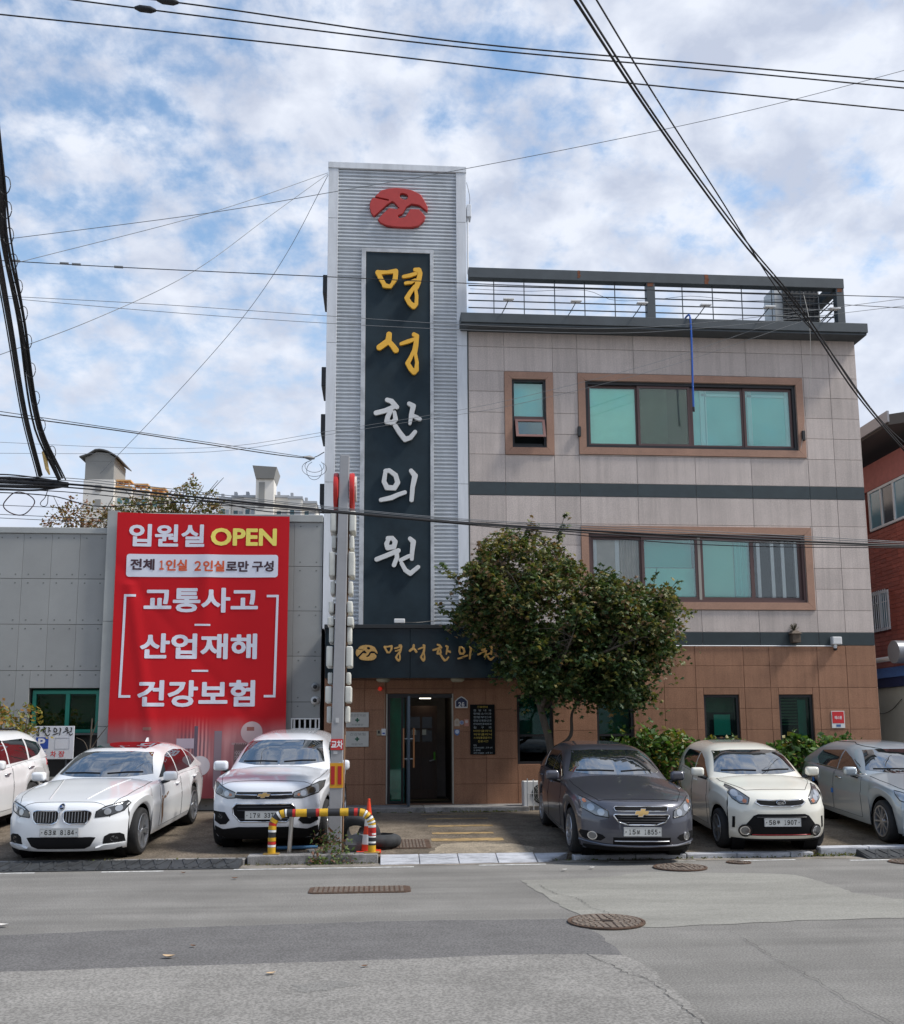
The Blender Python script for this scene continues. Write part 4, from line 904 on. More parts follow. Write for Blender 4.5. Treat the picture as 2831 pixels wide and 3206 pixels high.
# ------------------------------------------------------------------ left wing: grey panelled annexe
m_panel = M('cement_panel', (0.285, 0.290, 0.283), 0.8, var=0.05, scale=1.2, rnd=0.05, dirt=0.06, dscale=.9, speck=.05, sscale=120)
m_joint = M('panel_joint', (0.10, 0.105, 0.10), 0.9)
m_coping = M('grey_coping', (0.34, 0.35, 0.34), 0.5, dirt=.15)
wing = thing('annexe_building', 'low grey cement-panelled annexe left of the sign tower', 'building', (-5.5, 0, .29))
WINL, VENT = (-7.13, -5.70, 1.0, 2.785), (-1.82, -1.225, 1.92, 2.16)
def panels(x0, x1, z0, z1, nrow, holes, step=.575):
    n = max(1, round((x1 - x0) / step)); xs = [x0 + (x1 - x0) * i / n for i in range(n + 1)]
    zs = [z1 - .955 * i for i in range(nrow)] + [z0]; zs = sorted(set(zs))
    for (a, b, c, d) in cells(xs, zs, holes):
        piece('cement_panel', a + .0025, b - .0025, rng.uniform(0, .0015), .02, c + .005, d - .005, m_panel, wing, .002)
    q = MB()
    for a, b in zip(xs[:-1], xs[1:]):
        for c, d in zip(zs[:-1], zs[1:]):
            for z in (c + .09, d - .09):
                for x in (a + .13, b - .13):
                    if not any(h[0] - .02 < x < h[1] + .02 and h[2] - .02 < z < h[3] + .02 for h in holes): q.lathe([(0, -.003), (.016, -.003), (.018, .002)], (x, 0, z), 'y', 8)
    o = q.build('screw', M('screw_grey', (0.13, 0.135, 0.13), 0.6), wing); o['kind'] = 'stuff'
panels(-12.0, -5.69, .3, 6.01, 6, [WINL]); panels(-5.44, -1.215, .3, 6.31, 6, [VENT], .60)
q = MB()
for (a, b, c, d) in cells([-12, -5.69], [.28, 6.0], [WINL]) + cells([-5.44, -1.215], [.28, 6.30], [VENT]): q.box(a, b, .021, .3, c, d)
q.box(-12, -1.215, .302, 8, 2.9, 6.0); q.box(-12, -1.215, .8, 8, .28, 2.899)
q.build('wall', m_joint, wing)
MB().box(-12, -5.69, -.03, 8, 6.012, 6.14).build('coping', m_coping, wing, bev=.01); MB().box(-5.44, -1.215, -.03, 8, 6.312, 6.47).build('coping', m_coping, wing, bev=.01)
for a, b in ((.30, 2.0), (2.0, 4.15), (4.15, 6.49)): piece('pilaster_panel', -5.69, -5.445, -.14, .25, a + .003, b - .003, m_coping, wing, .005)
# green window
a, b, c, d = -7.08, -5.74, 1.88, 2.74
MB().box(-7.13, -5.70, .10, .14, 1.0, 1.83).build('dark_board', M('dark_board', (0.012, 0.013, 0.014), 0.6), wing)
MB().box(-7.15, -5.68, -.015, .2, 1.832, 1.872).build('window_sill', m_joint, wing)
win = rectframe(a, b, c, d, .07, .08, .18).build('window', M('green_frame', (0.008, 0.19, 0.135), 0.45), wing)
MB().box(-6.42, -6.34, .09, .17, c + .07, d - .07).build('mullion', MATS['green_frame'], win)
for p0, p1 in ((a + .07, -6.42), (-6.34, b - .07)): pane(win, p0, p1, c + .07, d - .07, .13, glass('green_window_glass', (0.20, 0.55, 0.42), 0.03))
MB().box(-7.13, -5.70, .26, .27, 1.875, 2.785).build('mesh_screen', M('green_mesh', (0.02, 0.20, 0.14), 0.9), win)
q = rectframe(VENT[0], VENT[1], VENT[2], VENT[3], .03, -.01, .05).build('vent_grille', m_wplastic, wing)
for k in range(5): MB().box(VENT[0] + .05 + k * .11, VENT[0] + .085 + k * .11, .0, .03, VENT[2] + .03, VENT[3] - .03).build('bar', m_wplastic, q)
for z, lab in ((2.80, 'dark dome camera, the upper of two on the annexe wall edge'), (2.52, 'white round camera, the lower of two on the annexe wall edge')):
    t = thing('security_camera', lab, 'security camera', (-1.33, 0, z)); MB().lathe([(0, -.09), (.05, -.085), (.085, -.04), (.09, -.003), (0, -.003)], (-1.33, 0, z), 'y', 18).build('housing', m_wplastic if z < 2.6 else M('grey_plastic', (0.3, 0.31, 0.31), .5), t, smooth=40)
    MB().lathe([(0, -.11), (.03, -.10), (.045, -.088), (0, -.086)], (-1.33, 0, z), 'y', 14).build('lens', m_black, t, smooth=40)
# parking board
t = thing('parking_board', 'white parking board with a blue P in front of the green window', 'sign board', (-6.62, -.42, 1.37))
m_boardw = M('board_white', (0.60, 0.62, 0.66), 0.5, dirt=.1)
MB().box(-7.2, -6.06, -.43, -.40, 1.36, 2.01).build('board', m_boardw, t, bev=.004)
q = MB(); q.tube([(-7.05, -.40, .3), (-7.05, -.395, 1.5)], .02, 8); q.tube([(-6.2, -.40, .3), (-6.2, -.395, 1.5)], .02, 8); q.build('post', m_steel_dk, t)
for i, (key, st, k, fx, fy) in enumerate([('m', GM, L5, 787, 1120), ('s', GS, L5, 787, 1675), ('h', GH, L6, 637, 260), ('e', GE, L6, 635, 690), ('w', GW, L6, 635, 1165)]):
    letter(key, st, k * .20, fx, fy, -7.04 + i * .215, 1.905, -.433, .003, m_ink, t, 0.0)
MB().box(-6.79, -6.55, -.434, -.4305, 1.565, 1.79).build('blue_field', M('parking_blue', (0.02, 0.07, 0.36), .5), t); txt('P', -6.75, -6.61, 1.60, 1.77, -.437, m_txtw, t, bold=.03)
txt('주', -6.70, -6.585, 1.40, 1.52, -.434, M('blue_letters', (0.03, 0.08, 0.4), .6), t, bold=.02); txt('차', -6.50, -6.39, 1.40, 1.52, -.434, M('red_letters', (0.55, 0.03, 0.03), .6), t, bold=.02); txt('장', -6.345, -6.225, 1.40, 1.52, -.434, MATS['red_letters'], t, bold=.02)
q = MB()
for (a, b, c, d) in [(-6.42, -6.14, 1.775, 1.78), (-6.42, -6.14, 1.56, 1.565), (-6.42, -6.415, 1.565, 1.775), (-6.145, -6.14, 1.565, 1.775)]: q.box(a, b, -.434, -.4305, c, d)
q.build('ruled_box', M('grey_print', (0.35, 0.37, 0.4), .6), t)

# ------------------------------------------------------------------ red banner
ban = thing('banner', 'big red vinyl banner with white Korean lettering hung on the annexe', 'banner', (-3.67, -.15, 1.2))
BX0, BX1, BZ0, BZ1 = -5.47, -1.91, 0.55, 6.44
def ban_y(x, z):
    u, v = (x - BX0) / (BX1 - BX0), (z - BZ0) / (BZ1 - BZ0)
    y = -.175 - .026 * math.sin(u * 5.2 + v * 2.1 + .5) - .014 * math.sin(u * 11 - v * 4.5) - .030 * math.exp(-((u - .48 - .06 * v) / .05) ** 2) * (0.4 + .6 * math.sin(v * 9 + 1)) - .014 * math.sin(v * 7 + u * 3)
    return y + .008 * math.exp(-((u * .7 + v - .82) / .03) ** 2) - .026 * math.exp(-((u - .22 + .3 * (v - .3)) / .035) ** 2) * (1 if v < .75 else 0)
def ban_edge(v): return BX0 + .0, BX1 - .06 * (1 - v)
nx_, nz_ = 90, 110
vs = []
for j in range(nz_ + 1):
    v = j / nz_
    for i in range(nx_ + 1):
        x = BX0 + (BX1 - BX0) * i / nx_; z = BZ0 + (BZ1 - BZ0) * v
        vs.append((x, ban_y(x, z), z - .05 * i / nx_ * v))
m_ban = bpy.data.materials.new('banner_print'); m_ban.use_nodes = True
def build_banner_mat(m):
    t = m.node_tree; b = t.nodes['Principled BSDF']; n, l = t.nodes.new, t.links.new
    b.inputs['Roughness'].default_value = .6; b.inputs['Specular IOR Level'].default_value = .25
    g = n('ShaderNodeNewGeometry'); s = n('ShaderNodeSeparateXYZ'); l(g.outputs['Position'], s.inputs[0])
    def mr(src, a, b_, smooth=True):
        r = n('ShaderNodeMapRange'); r.interpolation_type = 'SMOOTHSTEP' if smooth else 'LINEAR'
        r.inputs['From Min'].default_value = a; r.inputs['From Max'].default_value = b_; l(src, r.inputs['Value']); return r.outputs[0]
    def mix(f, a, b_):
        x = n('ShaderNodeMix'); x.data_type = 'RGBA'
        if isinstance(f, float): x.inputs[0].default_value = f
        else: l(f, x.inputs[0])
        for i, c in ((6, a), (7, b_)):
            if isinstance(c, tuple): x.inputs[i].default_value = (*c, 1)
            else: l(c, x.inputs[i])
        return x.outputs[2]
    def noise(sc, st):
        mp = n('ShaderNodeMapping'); mp.inputs['Scale'].default_value = st; l(g.outputs['Position'], mp.inputs[0])
        k = n('ShaderNodeTexNoise'); k.inputs['Scale'].default_value = sc; k.inputs['Detail'].default_value = 4; l(mp.outputs[0], k.inputs['Vector']); return k.outputs['Fac']
    red = (0.50, 0.004, 0.010)
    # printed bedroom photograph at the foot: pale walls, folds of curtain, dark furniture
    room = mix(mr(noise(2.2, (1, 1, .12)), .38, .62), (0.52, 0.25, 0.25), (0.33, 0.12, 0.13))
    fold = n('ShaderNodeTexWave'); fold.wave_type = 'BANDS'; fold.bands_direction = 'X'; fold.inputs['Scale'].default_value = 4.2; fold.inputs['Distortion'].default_value = .6; l(g.outputs['Position'], fold.inputs['Vector'])
    band = mr(s.outputs[0], -4.2, -3.95); band2 = mr(s.outputs[0], -3.35, -3.55)
    mm = n('ShaderNodeMath'); mm.operation = 'MULTIPLY'; l(band, mm.inputs[0]); l(band2, mm.inputs[1])
    fm = n('ShaderNodeMath'); fm.operation = 'MULTIPLY'; l(mm.outputs[0], fm.inputs[0]); l(fold.outputs['Fac'], fm.inputs[1])
    room = mix(fm.outputs[0], room, (0.13, 0.07, 0.09))
    low = mr(s.outputs[2], 1.35, .85)
    room = mix(low, room, (0.22, 0.05, 0.06))
    f = n('ShaderNodeMath'); f.operation = 'ADD'; l(s.outputs[2], f.inputs[0])
    nf = n('ShaderNodeMath'); nf.operation = 'MULTIPLY'; nf.inputs[1].default_value = .25; l(noise(1.5, (1, 1, 1)), nf.inputs[0]); l(nf.outputs[0], f.inputs[1])
    col = mix(mr(f.outputs[0], 1.78, 2.36), room, red)
    l(col, b.inputs['Base Color'])
build_banner_mat(m_ban)
MB().add(vs, [(j * (nx_ + 1) + i, j * (nx_ + 1) + i + 1, (j + 1) * (nx_ + 1) + i + 1, (j + 1) * (nx_ + 1) + i) for j in range(nz_) for i in range(nx_)]).build('vinyl_sheet', m_ban, ban, smooth=180)
def onto_banner(o, off=.007):
    bm = bmesh.new(); bm.from_mesh(o.data); bmesh.ops.triangulate(bm, faces=bm.faces)
    for _ in range(6):
        es = [e for e in bm.edges if e.calc_length() > .055]
        if not es: break
        bmesh.ops.subdivide_edges(bm, edges=es, cuts=1); bmesh.ops.triangulate(bm, faces=bm.faces)
    for v in bm.verts:
        x, z = v.co.x, v.co.z; u = (x - BX0) / (BX1 - BX0); vv = (z - BZ0) / (BZ1 - BZ0)
        v.co.y = ban_y(x, z + .05 * u * vv) - off
    bm.to_mesh(o.data); bm.free(); return o
m_banw = M('banner_white_print', (0.66, 0.67, 0.75), .55); m_bany = M('banner_yellow_print', (0.80, 0.68, 0.13), .55); m_bann = M('banner_dark_print', (0.05, 0.02, 0.03), .6); m_bano = M('banner_orange_print', (0.62, 0.09, 0.02), .6)
def bt(s_, x0, x1, z0, z1, mt, bold=.031, off=.008): onto_banner(txt(s_, x0, x1, z0, z1, -.2, mt, ban, bold=bold), off)
bt('입원실', -5.22, -3.67, 5.72, 6.20, m_banw); bt('OPEN', -3.54, -2.17, 5.75, 6.13, m_bany, .035)
def roundrect(x0, x1, z0, z1, r, n=5):
    out = []
    for cx_, cz_, a0 in ((x1 - r, z0 + r, -90), (x1 - r, z1 - r, 0), (x0 + r, z1 - r, 90), (x0 + r, z0 + r, 180)):
        out += [(cx_ + r * math.cos(R(a0 + 90 * i / n)), cz_ + r * math.sin(R(a0 + 90 * i / n))) for i in range(n + 1)]
    return out
rr = roundrect(-5.25, -2.13, 5.08, 5.56, .06); o = MB().add([(x, -.2, z) for x, z in rr], [tuple(range(len(rr)))]).build('white_field', m_banw, ban); onto_banner(o, .007)
bt('전체', -5.17, -4.68, 5.22, 5.46, m_bann, .035, .014); bt(fw('1'), -4.58, -4.49, 5.23, 5.43, m_bano, .035, .014); bt('인실', -4.45, -4.01, 5.21, 5.45, m_bano, .035, .014); bt(fw('2'), -3.86, -3.72, 5.21, 5.42, m_bano, .035, .014); bt('인실', -3.68, -3.24, 5.20, 5.43, m_bano, .035, .014); bt('로만', -3.21, -2.74, 5.20, 5.43, m_bann, .035, .014); bt('구성', -2.67, -2.22, 5.20, 5.43, m_bann, .035, .014)
bt('교통사고', -4.87, -2.53, 4.34, 4.86, m_banw); bt('산업재해', -4.90, -2.53, 3.37, 3.90, m_banw); bt('건강보험', -4.91, -2.55, 2.39, 2.94, m_banw)
for (x0, x1, z0, z1) in [(-3.82, -3.5, 4.06, 4.10), (-3.85, -3.52, 3.11, 3.15)]: onto_banner(MB().add([(x0, 0, z0), (x1, 0, z0), (x1, 0, z1), (x0, 0, z1)], [(0, 1, 2, 3)]).build('dash', m_banw, ban))
for poly in ([(-5.03, 4.66), (-5.03, 4.71), (-5.27, 4.71), (-5.29, 2.58), (-5.05, 2.58), (-5.05, 2.63), (-5.24, 2.63), (-5.22, 4.66)], [(-2.35, 4.66), (-2.35, 4.71), (-2.10, 4.71), (-2.13, 2.58), (-2.37, 2.58), (-2.37, 2.63), (-2.18, 2.63), (-2.15, 4.66)]):
    onto_banner(MB().add([(x, 0, z) for x, z in poly], [tuple(range(8))]).build('bracket_print', m_banw, ban))
# printed furniture in the bedroom picture
for (x0, x1, z0, z1, c) in [(-4.77, -4.60, 1.92, 1.98, (0.30, 0.12, 0.10)), (-2.70, -2.55, 1.90, 1.98, (0.30, 0.10, 0.08)), (-2.95, -2.6, 1.1, 1.65, (0.16, 0.09, 0.09)), (-2.93, -2.75, 1.32, 1.5, (0.45, 0.36, 0.36)), (-4.1, -3.72, 1.55, 1.75, (0.42, 0.34, 0.40)), (-3.75, -3.68, .75, 2.0, (0.10, 0.07, 0.10)), (-3.35, -3.2, 1.9, .75, (0.22, 0.16, 0.19)), (-3.0, -2.05, 1.62, 1.66, (0.4, 0.25, 0.25)), (-3.15, -2.0, .9, 1.05, (0.10, 0.06, 0.08))]:
    z0, z1 = min(z0, z1), max(z0, z1)
    onto_banner(MB().add([(x0, 0, z0), (x1, 0, z0), (x1, 0, z1), (x0, 0, z1)], [(0, 1, 2, 3)]).build('printed_furniture', M('print_%.2f_%.2f' % (x0, z0), c, .6), ban), .003)
dd = disc(-2.6, 1.87, .22, 24); onto_banner(MB().add([(x, 0, z) for x, z in dd], [tuple(range(24))]).build('printed_lamp', M('print_lamp', (0.55, 0.40, 0.40), .6), ban), .0025)
dd = disc(-3.62, 1.2, .2, 24); onto_banner(MB().add([(x, 0, z) for x, z in dd], [tuple(range(24))]).build('printed_chair', M('print_chair', (0.48, 0.44, 0.47), .6), ban), .0045)
q = MB()
for z in (6.40, 3.4, .7):
    for x in (BX0 + .03, BX1 - .03): q.tube([(x, -.13, z), (x, -.02, z)], .01, 5)
q.build('fixing', m_steel_dk, ban)

# ------------------------------------------------------------------ red tiled house at the right edge, shed below
m_redtile = M('red_wall_tile', (0.42, 0.115, 0.08), 0.55, var=.12, scale=5, rnd=.12)
hs = thing('tiled_house', 'red tiled house with a dark overhanging roof at the right edge', 'building', (14.6, 6, .29))
HX = 12.6
MB().box(HX + .03, 20, 0.6, 14, .28, 8.66).build('wall', M('red_mortar', (0.20, 0.06, 0.05), .9), hs)
hw = [(1.25, 3.08, 6.9, 7.95), (2.44, 3.30, 4.33, 5.32)]
nt_ = 0
q = MB()
for i in range(13):
    for j in range(40):
        y0, z0 = 0.75 + i * .28, 3.3 + j * .108
        if any(y0 + .28 > h[0] and y0 < h[1] and z0 + .108 > h[2] and z0 < h[3] for h in hw): continue
        if z0 < 6.9 and nt_ < 290: 
            nt_ += 1; me_key = ('rt',)
            if me_key not in _piece_cache:
                me = bpy.data.meshes.new('wall_tile'); b_ = MB().box(-.012, .014, -.136, .136, -.05, .05); me.from_pydata(b_.v, [], b_.f); me.materials.append(m_redtile); _piece_cache[me_key] = me
            o = link('wall_tile', _piece_cache[me_key], None, hs); o.location = (HX + .0 + rng.uniform(0, .003), y0 + .14, z0 + .054)
        else: q.box(HX - .012, HX + .025, y0 + .004, y0 + .276, z0 + .004, z0 + .104)
o = q.build('wall_tile_rest', m_redtile, hs); o['kind'] = 'stuff'
MB().box(HX - .02, HX + .028, .6, 6, 7.97, 8.64).build('roof_tile_course', M('pink_tile', (0.48, 0.17, 0.15), .6, var=.1, scale=8), hs)
MB().hexa([(HX - .95, .2, 8.80), (16, .2, 9.55), (16, 12, 9.55), (HX - .95, 12, 8.80)], [(HX - .95, .2, 9.05), (16, .2, 9.8), (16, 12, 9.8), (HX - .95, 12, 9.05)]).build('roof', M('dark_eave', (0.05, 0.04, 0.035), .8), hs)
MB().box(HX - 1.0, HX - .952, .15, 12, 8.86, 9.12).build('gutter', M('grey_gutter', (0.30, 0.29, 0.30), .5), hs)
def hwin(y0, y1, z0, z1, n, bars=0):
    fr = MB(); t = .06
    fr.box(HX - .03, HX + .03, y0, y1, z0, z0 + t); fr.box(HX - .03, HX + .03, y0, y1, z1 - t, z1)
    for k in range(n + 1): yy = y0 + (y1 - y0 - t) * k / n; fr.box(HX - .03, HX + .03, yy, yy + t, z0 + t, z1 - t)
    f = fr.build('window', m_white_frame, hs)
    for k in range(n): yy = y0 + (y1 - y0 - t) * k / n + t; MB().box(HX, HX + .006, yy, yy + (y1 - y0) / n - t, z0 + t, z1 - t).build('pane', M('sky_reflection_glass_%d' % k, (0.14, 0.33, 0.42) if k % 2 == 0 else (0.05, 0.08, 0.10), .06, spec=1.0, coat=1), f)  # blue sky reflection painted into the colour of alternate panes
    for k in range(bars): yy = y0 + (y1 - y0) * (k + .5) / bars; MB().tube([(HX - .07, yy, z0 - .02), (HX - .07, yy, z1 + .02)], .01, 5).build('bar', m_white_frame, f)
    if bars:
        for z in (z0 + .05, (z0 + z1) / 2 + .2, z1 - .03): MB().tube([(HX - .07, y0, z), (HX - .07, y1, z)], .01, 5).build('bar', m_white_frame, f)
hwin(1.25, 3.08, 6.9, 7.95, 3); hwin(2.44, 3.30, 4.33, 5.32, 2, 9)
shed = thing('shed', 'pale container shed with a blue tarpaulin roof at the right edge', 'shed', (12.6, 2, .29))
MB().box(11.9, 13.9, .4, 6, .28, 2.84).build('wall', M('pale_shed', (0.40, 0.42, 0.38), .6, dirt=.2, dscale=.7), shed, bev=.01)
MB().box(11.82, 13.9, .3, 6, 2.842, 3.06).build('fascia', M('navy_fascia', (0.010, 0.018, 0.07), .5), shed)
MB().hexa([(11.78, .25, 3.062), (13.9, .25, 3.062), (13.9, 6, 3.062), (11.78, 6, 3.062)], [(11.86, .3, 3.30), (13.8, .3, 3.42), (13.8, 6, 3.42), (11.86, 6, 3.30)]).build('roof', M('blue_tarp', (0.03, 0.09, 0.27), .5, var=.3, scale=6, stretch=(1, 1, 8)), shed)
MB().tube([(11.86, .6, 3.50), (11.86, 5, 3.50)], .06, 10).build('pipe', m_wplastic, shed, smooth=40)
MB().lathe([(.0, 0), (.26, 0), (.26, .4), (.0, .4)], (11.6, .6, 3.60), 'x', 20).build('duct', M('grey_duct', (0.25, 0.26, 0.28), .4, .5), shed, smooth=40)
MB().tube(spline3([(11.88, .9, 2.55), (11.87, 1.4, 2.30), (11.87, 2.0, 2.25), (11.87, 2.8, 2.5)], 12), .008, 5).build('loose_wire', m_black, shed)

# ------------------------------------------------------------------ far apartment blocks
m_aptw = M('apartment_white', (0.70, 0.67, 0.62), .8, var=.05, scale=.3); m_aptg = M('apartment_grey', (0.36, 0.38, 0.41), .8); m_apto = M('apartment_orange', (0.62, 0.36, 0.15), .8); m_aptwin = M('apartment_glass', (0.05, 0.10, 0.12), .1)
m_hat = M('apartment_roof', (0.11, 0.11, 0.11), .8); m_louv = M('louvre_grey', (0.27, 0.265, 0.25), .8)
ap = thing('apartment_block', 'white apartment block with a dark curved roof tower above the annexe', 'building', (-34, 112, 0))
def ebox(par, name, x0, x1, y0, y1, z0, z1, mt): return MB().box(x0, x1, y0, y1, z0, z1).build(name, mt, par)
ebox(ap, 'stair_tower', -40.0, -36.0, 110, 116, 0, 36.4, m_aptw); ebox(ap, 'louvre_storey', -39.9, -36.1, 110.05, 116, 36.45, 38.9, m_louv)
q = MB(); rp_ = spline3([(-40.6, 0, 39.3), (-39.4, 0, 39.75), (-38.5, 0, 40.35), (-37.0, 0, 40.2), (-35.4, 0, 39.3)], 10)
for a, b in zip(rp_[:-1], rp_[1:]): q.hexa([(a.x, 109.5, a.z), (b.x, 109.5, b.z), (b.x, 116.5, b.z), (a.x, 116.5, a.z)], [(a.x, 109.5, a.z + .16), (b.x, 109.5, b.z + .16), (b.x, 116.5, b.z + .16), (a.x, 116.5, a.z + .16)])
q.build('roof', m_hat, ap)
MB().prism([(-39.95, 38.92), (-36.05, 38.92), (-36.05, 39.5), (-37, 40.1), (-38.5, 40.25), (-39.4, 39.65), (-39.95, 39.45)], 110.06, 115.9).build('louvre_gable', m_louv, ap)
for z in (35.6, 33.6): 
    ebox(ap, 'window', -38.4, -37.6, 109.9, 109.99, z - .9, z, m_louv)
for k in range(3):
    x0 = -36 + k * 2.15; z1 = 35.5 - k * .3; yw = 111 + k * .8
    ebox(ap, 'wing', x0 + .02, x0 + 2.14, yw, 119, 0, z1, m_aptw); ebox(ap, 'parapet', x0 - .05, x0 + 2.2, yw - .2, 119, z1 + .02, z1 + .22, m_apto)
    for j in range(3): ebox(ap, 'roof_post', x0 + .15 + j * .75, x0 + .33 + j * .75, yw, yw + .3, z1 + .24, z1 + .9, m_apto)
    ebox(ap, 'roof_canopy', x0 + .05, x0 + 2.0, yw - .15, yw + 2, z1 + .92, z1 + 1.12, m_apto)
    for z in np.arange(20.0, z1 - .6, 1.9):
        for j in range(2): ebox(ap, 'window', x0 + .3 + j * .95, x0 + .95 + j * .95, yw - .07, yw - .01, z, z + .75, m_aptwin if (k + j) % 2 else M('apartment_teal', (0.10, 0.22, 0.24), .2))
ap2 = thing('apartment_block', 'pale apartment block with a square lift tower above the banner', 'building', (-18, 130, 0))
ebox(ap2, 'lift_tower', -19.6, -16.8, 130, 134, 0, 42.1, m_aptw); ebox(ap2, 'louvre_strip', -19.1, -18.2, 129.9, 129.99, 37.4, 41.6, m_louv)
MB().hexa([(-19.6, 129.6, 42.12), (-16.75, 129.6, 42.12), (-16.75, 134.4, 42.12), (-19.6, 134.4, 42.12)], [(-20.1, 129.2, 44.1), (-16.3, 129.2, 43.9), (-16.3, 134.8, 43.9), (-20.1, 134.8, 44.1)]).build('roof', m_louv, ap2)
for k, (x0, x1, z1) in enumerate([(-25.4, -23.6, 38.9), (-23.55, -21.6, 39.5), (-21.55, -19.65, 39.3), (-16.75, -14.6, 39.6), (-14.55, -12.4, 39.2), (-12.35, -10.2, 38.7)]):
    ebox(ap2, 'wing', x0, x1, 131 + (k % 2), 140, 0, z1, m_aptw); ebox(ap2, 'parapet', x0 - .1, x1 + .1, 130.8 + (k % 2), 140, z1 + .02, z1 + .4, m_aptg); ebox(ap2, 'chimney', x0 + .3, x0 + .75, 131 + (k % 2), 132 + (k % 2), z1 + .42, z1 + 1.0, m_aptg)
    for z in np.arange(28.0, z1 - 1, 2.7):
        ebox(ap2, 'window', x0 + .3, x0 + .95, 130.93 + (k % 2), 130.99 + (k % 2), z, z + 1.3, m_aptwin); ebox(ap2, 'balcony_opening', x0 + 1.1, x1 - .25, 130.93 + (k % 2), 130.99 + (k % 2), z, z + 1.2, m_aptg)

# ------------------------------------------------------------------ sign pole at the kerb
pole = thing('sign_pole', 'grey square steel pole carrying stacked letter signs seen edge-on', 'sign pole', (-.63, -5.8, .09))
m_pole = M('pole_grey', (0.33, 0.33, 0.34), .5, .1, dirt=.12, dscale=2)
b0, b1 = .095, .072
def pole_x(z): return -.635 + .085 * (z - .26) / 5.84
q = MB(); zb, zt = .08, 6.08
q.hexa([(pole_x(zb) - b0, -5.8 - b0, zb), (pole_x(zb) + b0, -5.8 - b0, zb), (pole_x(zb) + b0, -5.8 + b0, zb), (pole_x(zb) - b0, -5.8 + b0, zb)], [(pole_x(zt) - b1, -5.8 - b1, zt), (pole_x(zt) + b1, -5.8 - b1, zt), (pole_x(zt) + b1, -5.8 + b1, zt), (pole_x(zt) - b1, -5.8 + b1, zt)])
q.build('post', m_pole, pole, bev=.008)
MB().box(pole_x(3) - .012, pole_x(3) + .10, -5.70, -5.60, 1.8, 5.9).build('back_channel', M('brown_channel', (0.16, 0.10, 0.075), .6), pole)
MB().tube([(pole_x(1) + .10, -5.69, .12), (pole_x(4) + .10, -5.69, 4.9)], .012, 6).build('cable', M('tan_cable', (0.32, 0.19, 0.11), .6), pole)
m_lw = M('letter_white', (0.62, 0.62, 0.57), .5, dirt=.15, dscale=4)
# the red disc sign: round edge seen from the side
for s_ in (-1, 1):
    xx = pole_x(5.5); 
    MB().lathe([(0, 0), (.29, 0), (.30, .02), (.30, .065), (.28, .075), (0, .075)], (xx + s_ * .085 + (-.075 if s_ < 0 else 0), -5.62, 5.55), 'x', 28).build('red_disc', M('sign_box_red', (0.50, 0.025, 0.02), .4), pole, smooth=40)
MB().lathe([(0, 0), (.20, 0), (.20, .03), (0, .03)], (pole_x(5.5) + .162, -5.62, 5.6), 'x', 20).build('white_disc', m_lw, pole)
zc = [(4.62, 5.20), (3.92, 4.56), (3.18, 3.80), (2.56, 3.12), (1.98, 2.52)]
prof = [[(.0, .35), (.45, 1)], [(.0, .3), (.42, 1)], [(0, .38), (.40, .62), (.72, 1)], [(0, .30), (.45, 1)], [(.0, .45), (.55, 1)]]
for (za, zb_), pr in zip(zc, prof):
    for s_ in (-1, 1):
        for k, (u, v) in enumerate(pr):
            xx = pole_x((za + zb_) / 2); th = (.07, .095, .08)[k % 3]; y0 = -5.86 + (.05 if k == 0 else 0)
            x0 = xx + s_ * .100; MB().box(min(xx, x0 + s_ * .02), max(xx, x0 + s_ * .02), -5.76, -5.5, za + (zb_ - za) * (u + .04), za + (zb_ - za) * (v - .04)).build('letter_return', MATS['brown_channel'], pole); MB().box(min(x0, x0 + s_ * th), max(x0, x0 + s_ * th), y0, -5.42, za + (zb_ - za) * u, za + (zb_ - za) * v).build('letter_box', m_lw, pole, bev=.022, seg=3, smooth=50)
MB().box(pole_x(1.6) - .0915, pole_x(1.6) + .0915, -5.905, -5.893, 1.58, 1.74).build('sticker', M('sticker_red', (0.55, 0.03, 0.03), .5), pole)
txt('교차', pole_x(1.6) - .085, pole_x(1.6) + .085, 1.60, 1.72, -5.908, m_txtw, pole, bold=.03)
for (x, z, wv, h) in [(-.03, 1.98, .05, .07), (-.05, 1.52, .06, .05), (.03, 1.35, .04, .05)]: MB().box(pole_x(z) + x, pole_x(z) + x + wv, -5.897, -5.893, z, z + h).build('sticker', M('sticker_grey', (0.5, 0.5, 0.5), .6), pole)
MB().box(pole_x(1.2) - .0945, pole_x(1.2) + .0945, -5.898, -5.70, 1.03, 1.39).build('yellow_band', M('band_yellow', (0.62, 0.30, 0.015), .5), pole)
for dx in (-.078, .022): MB().box(pole_x(1.2) + dx, pole_x(1.2) + dx + .056, -5.903, -5.899, 1.08, 1.345).build('red_stripe', M('stripe_red', (0.42, 0.015, 0.015), .5), pole)

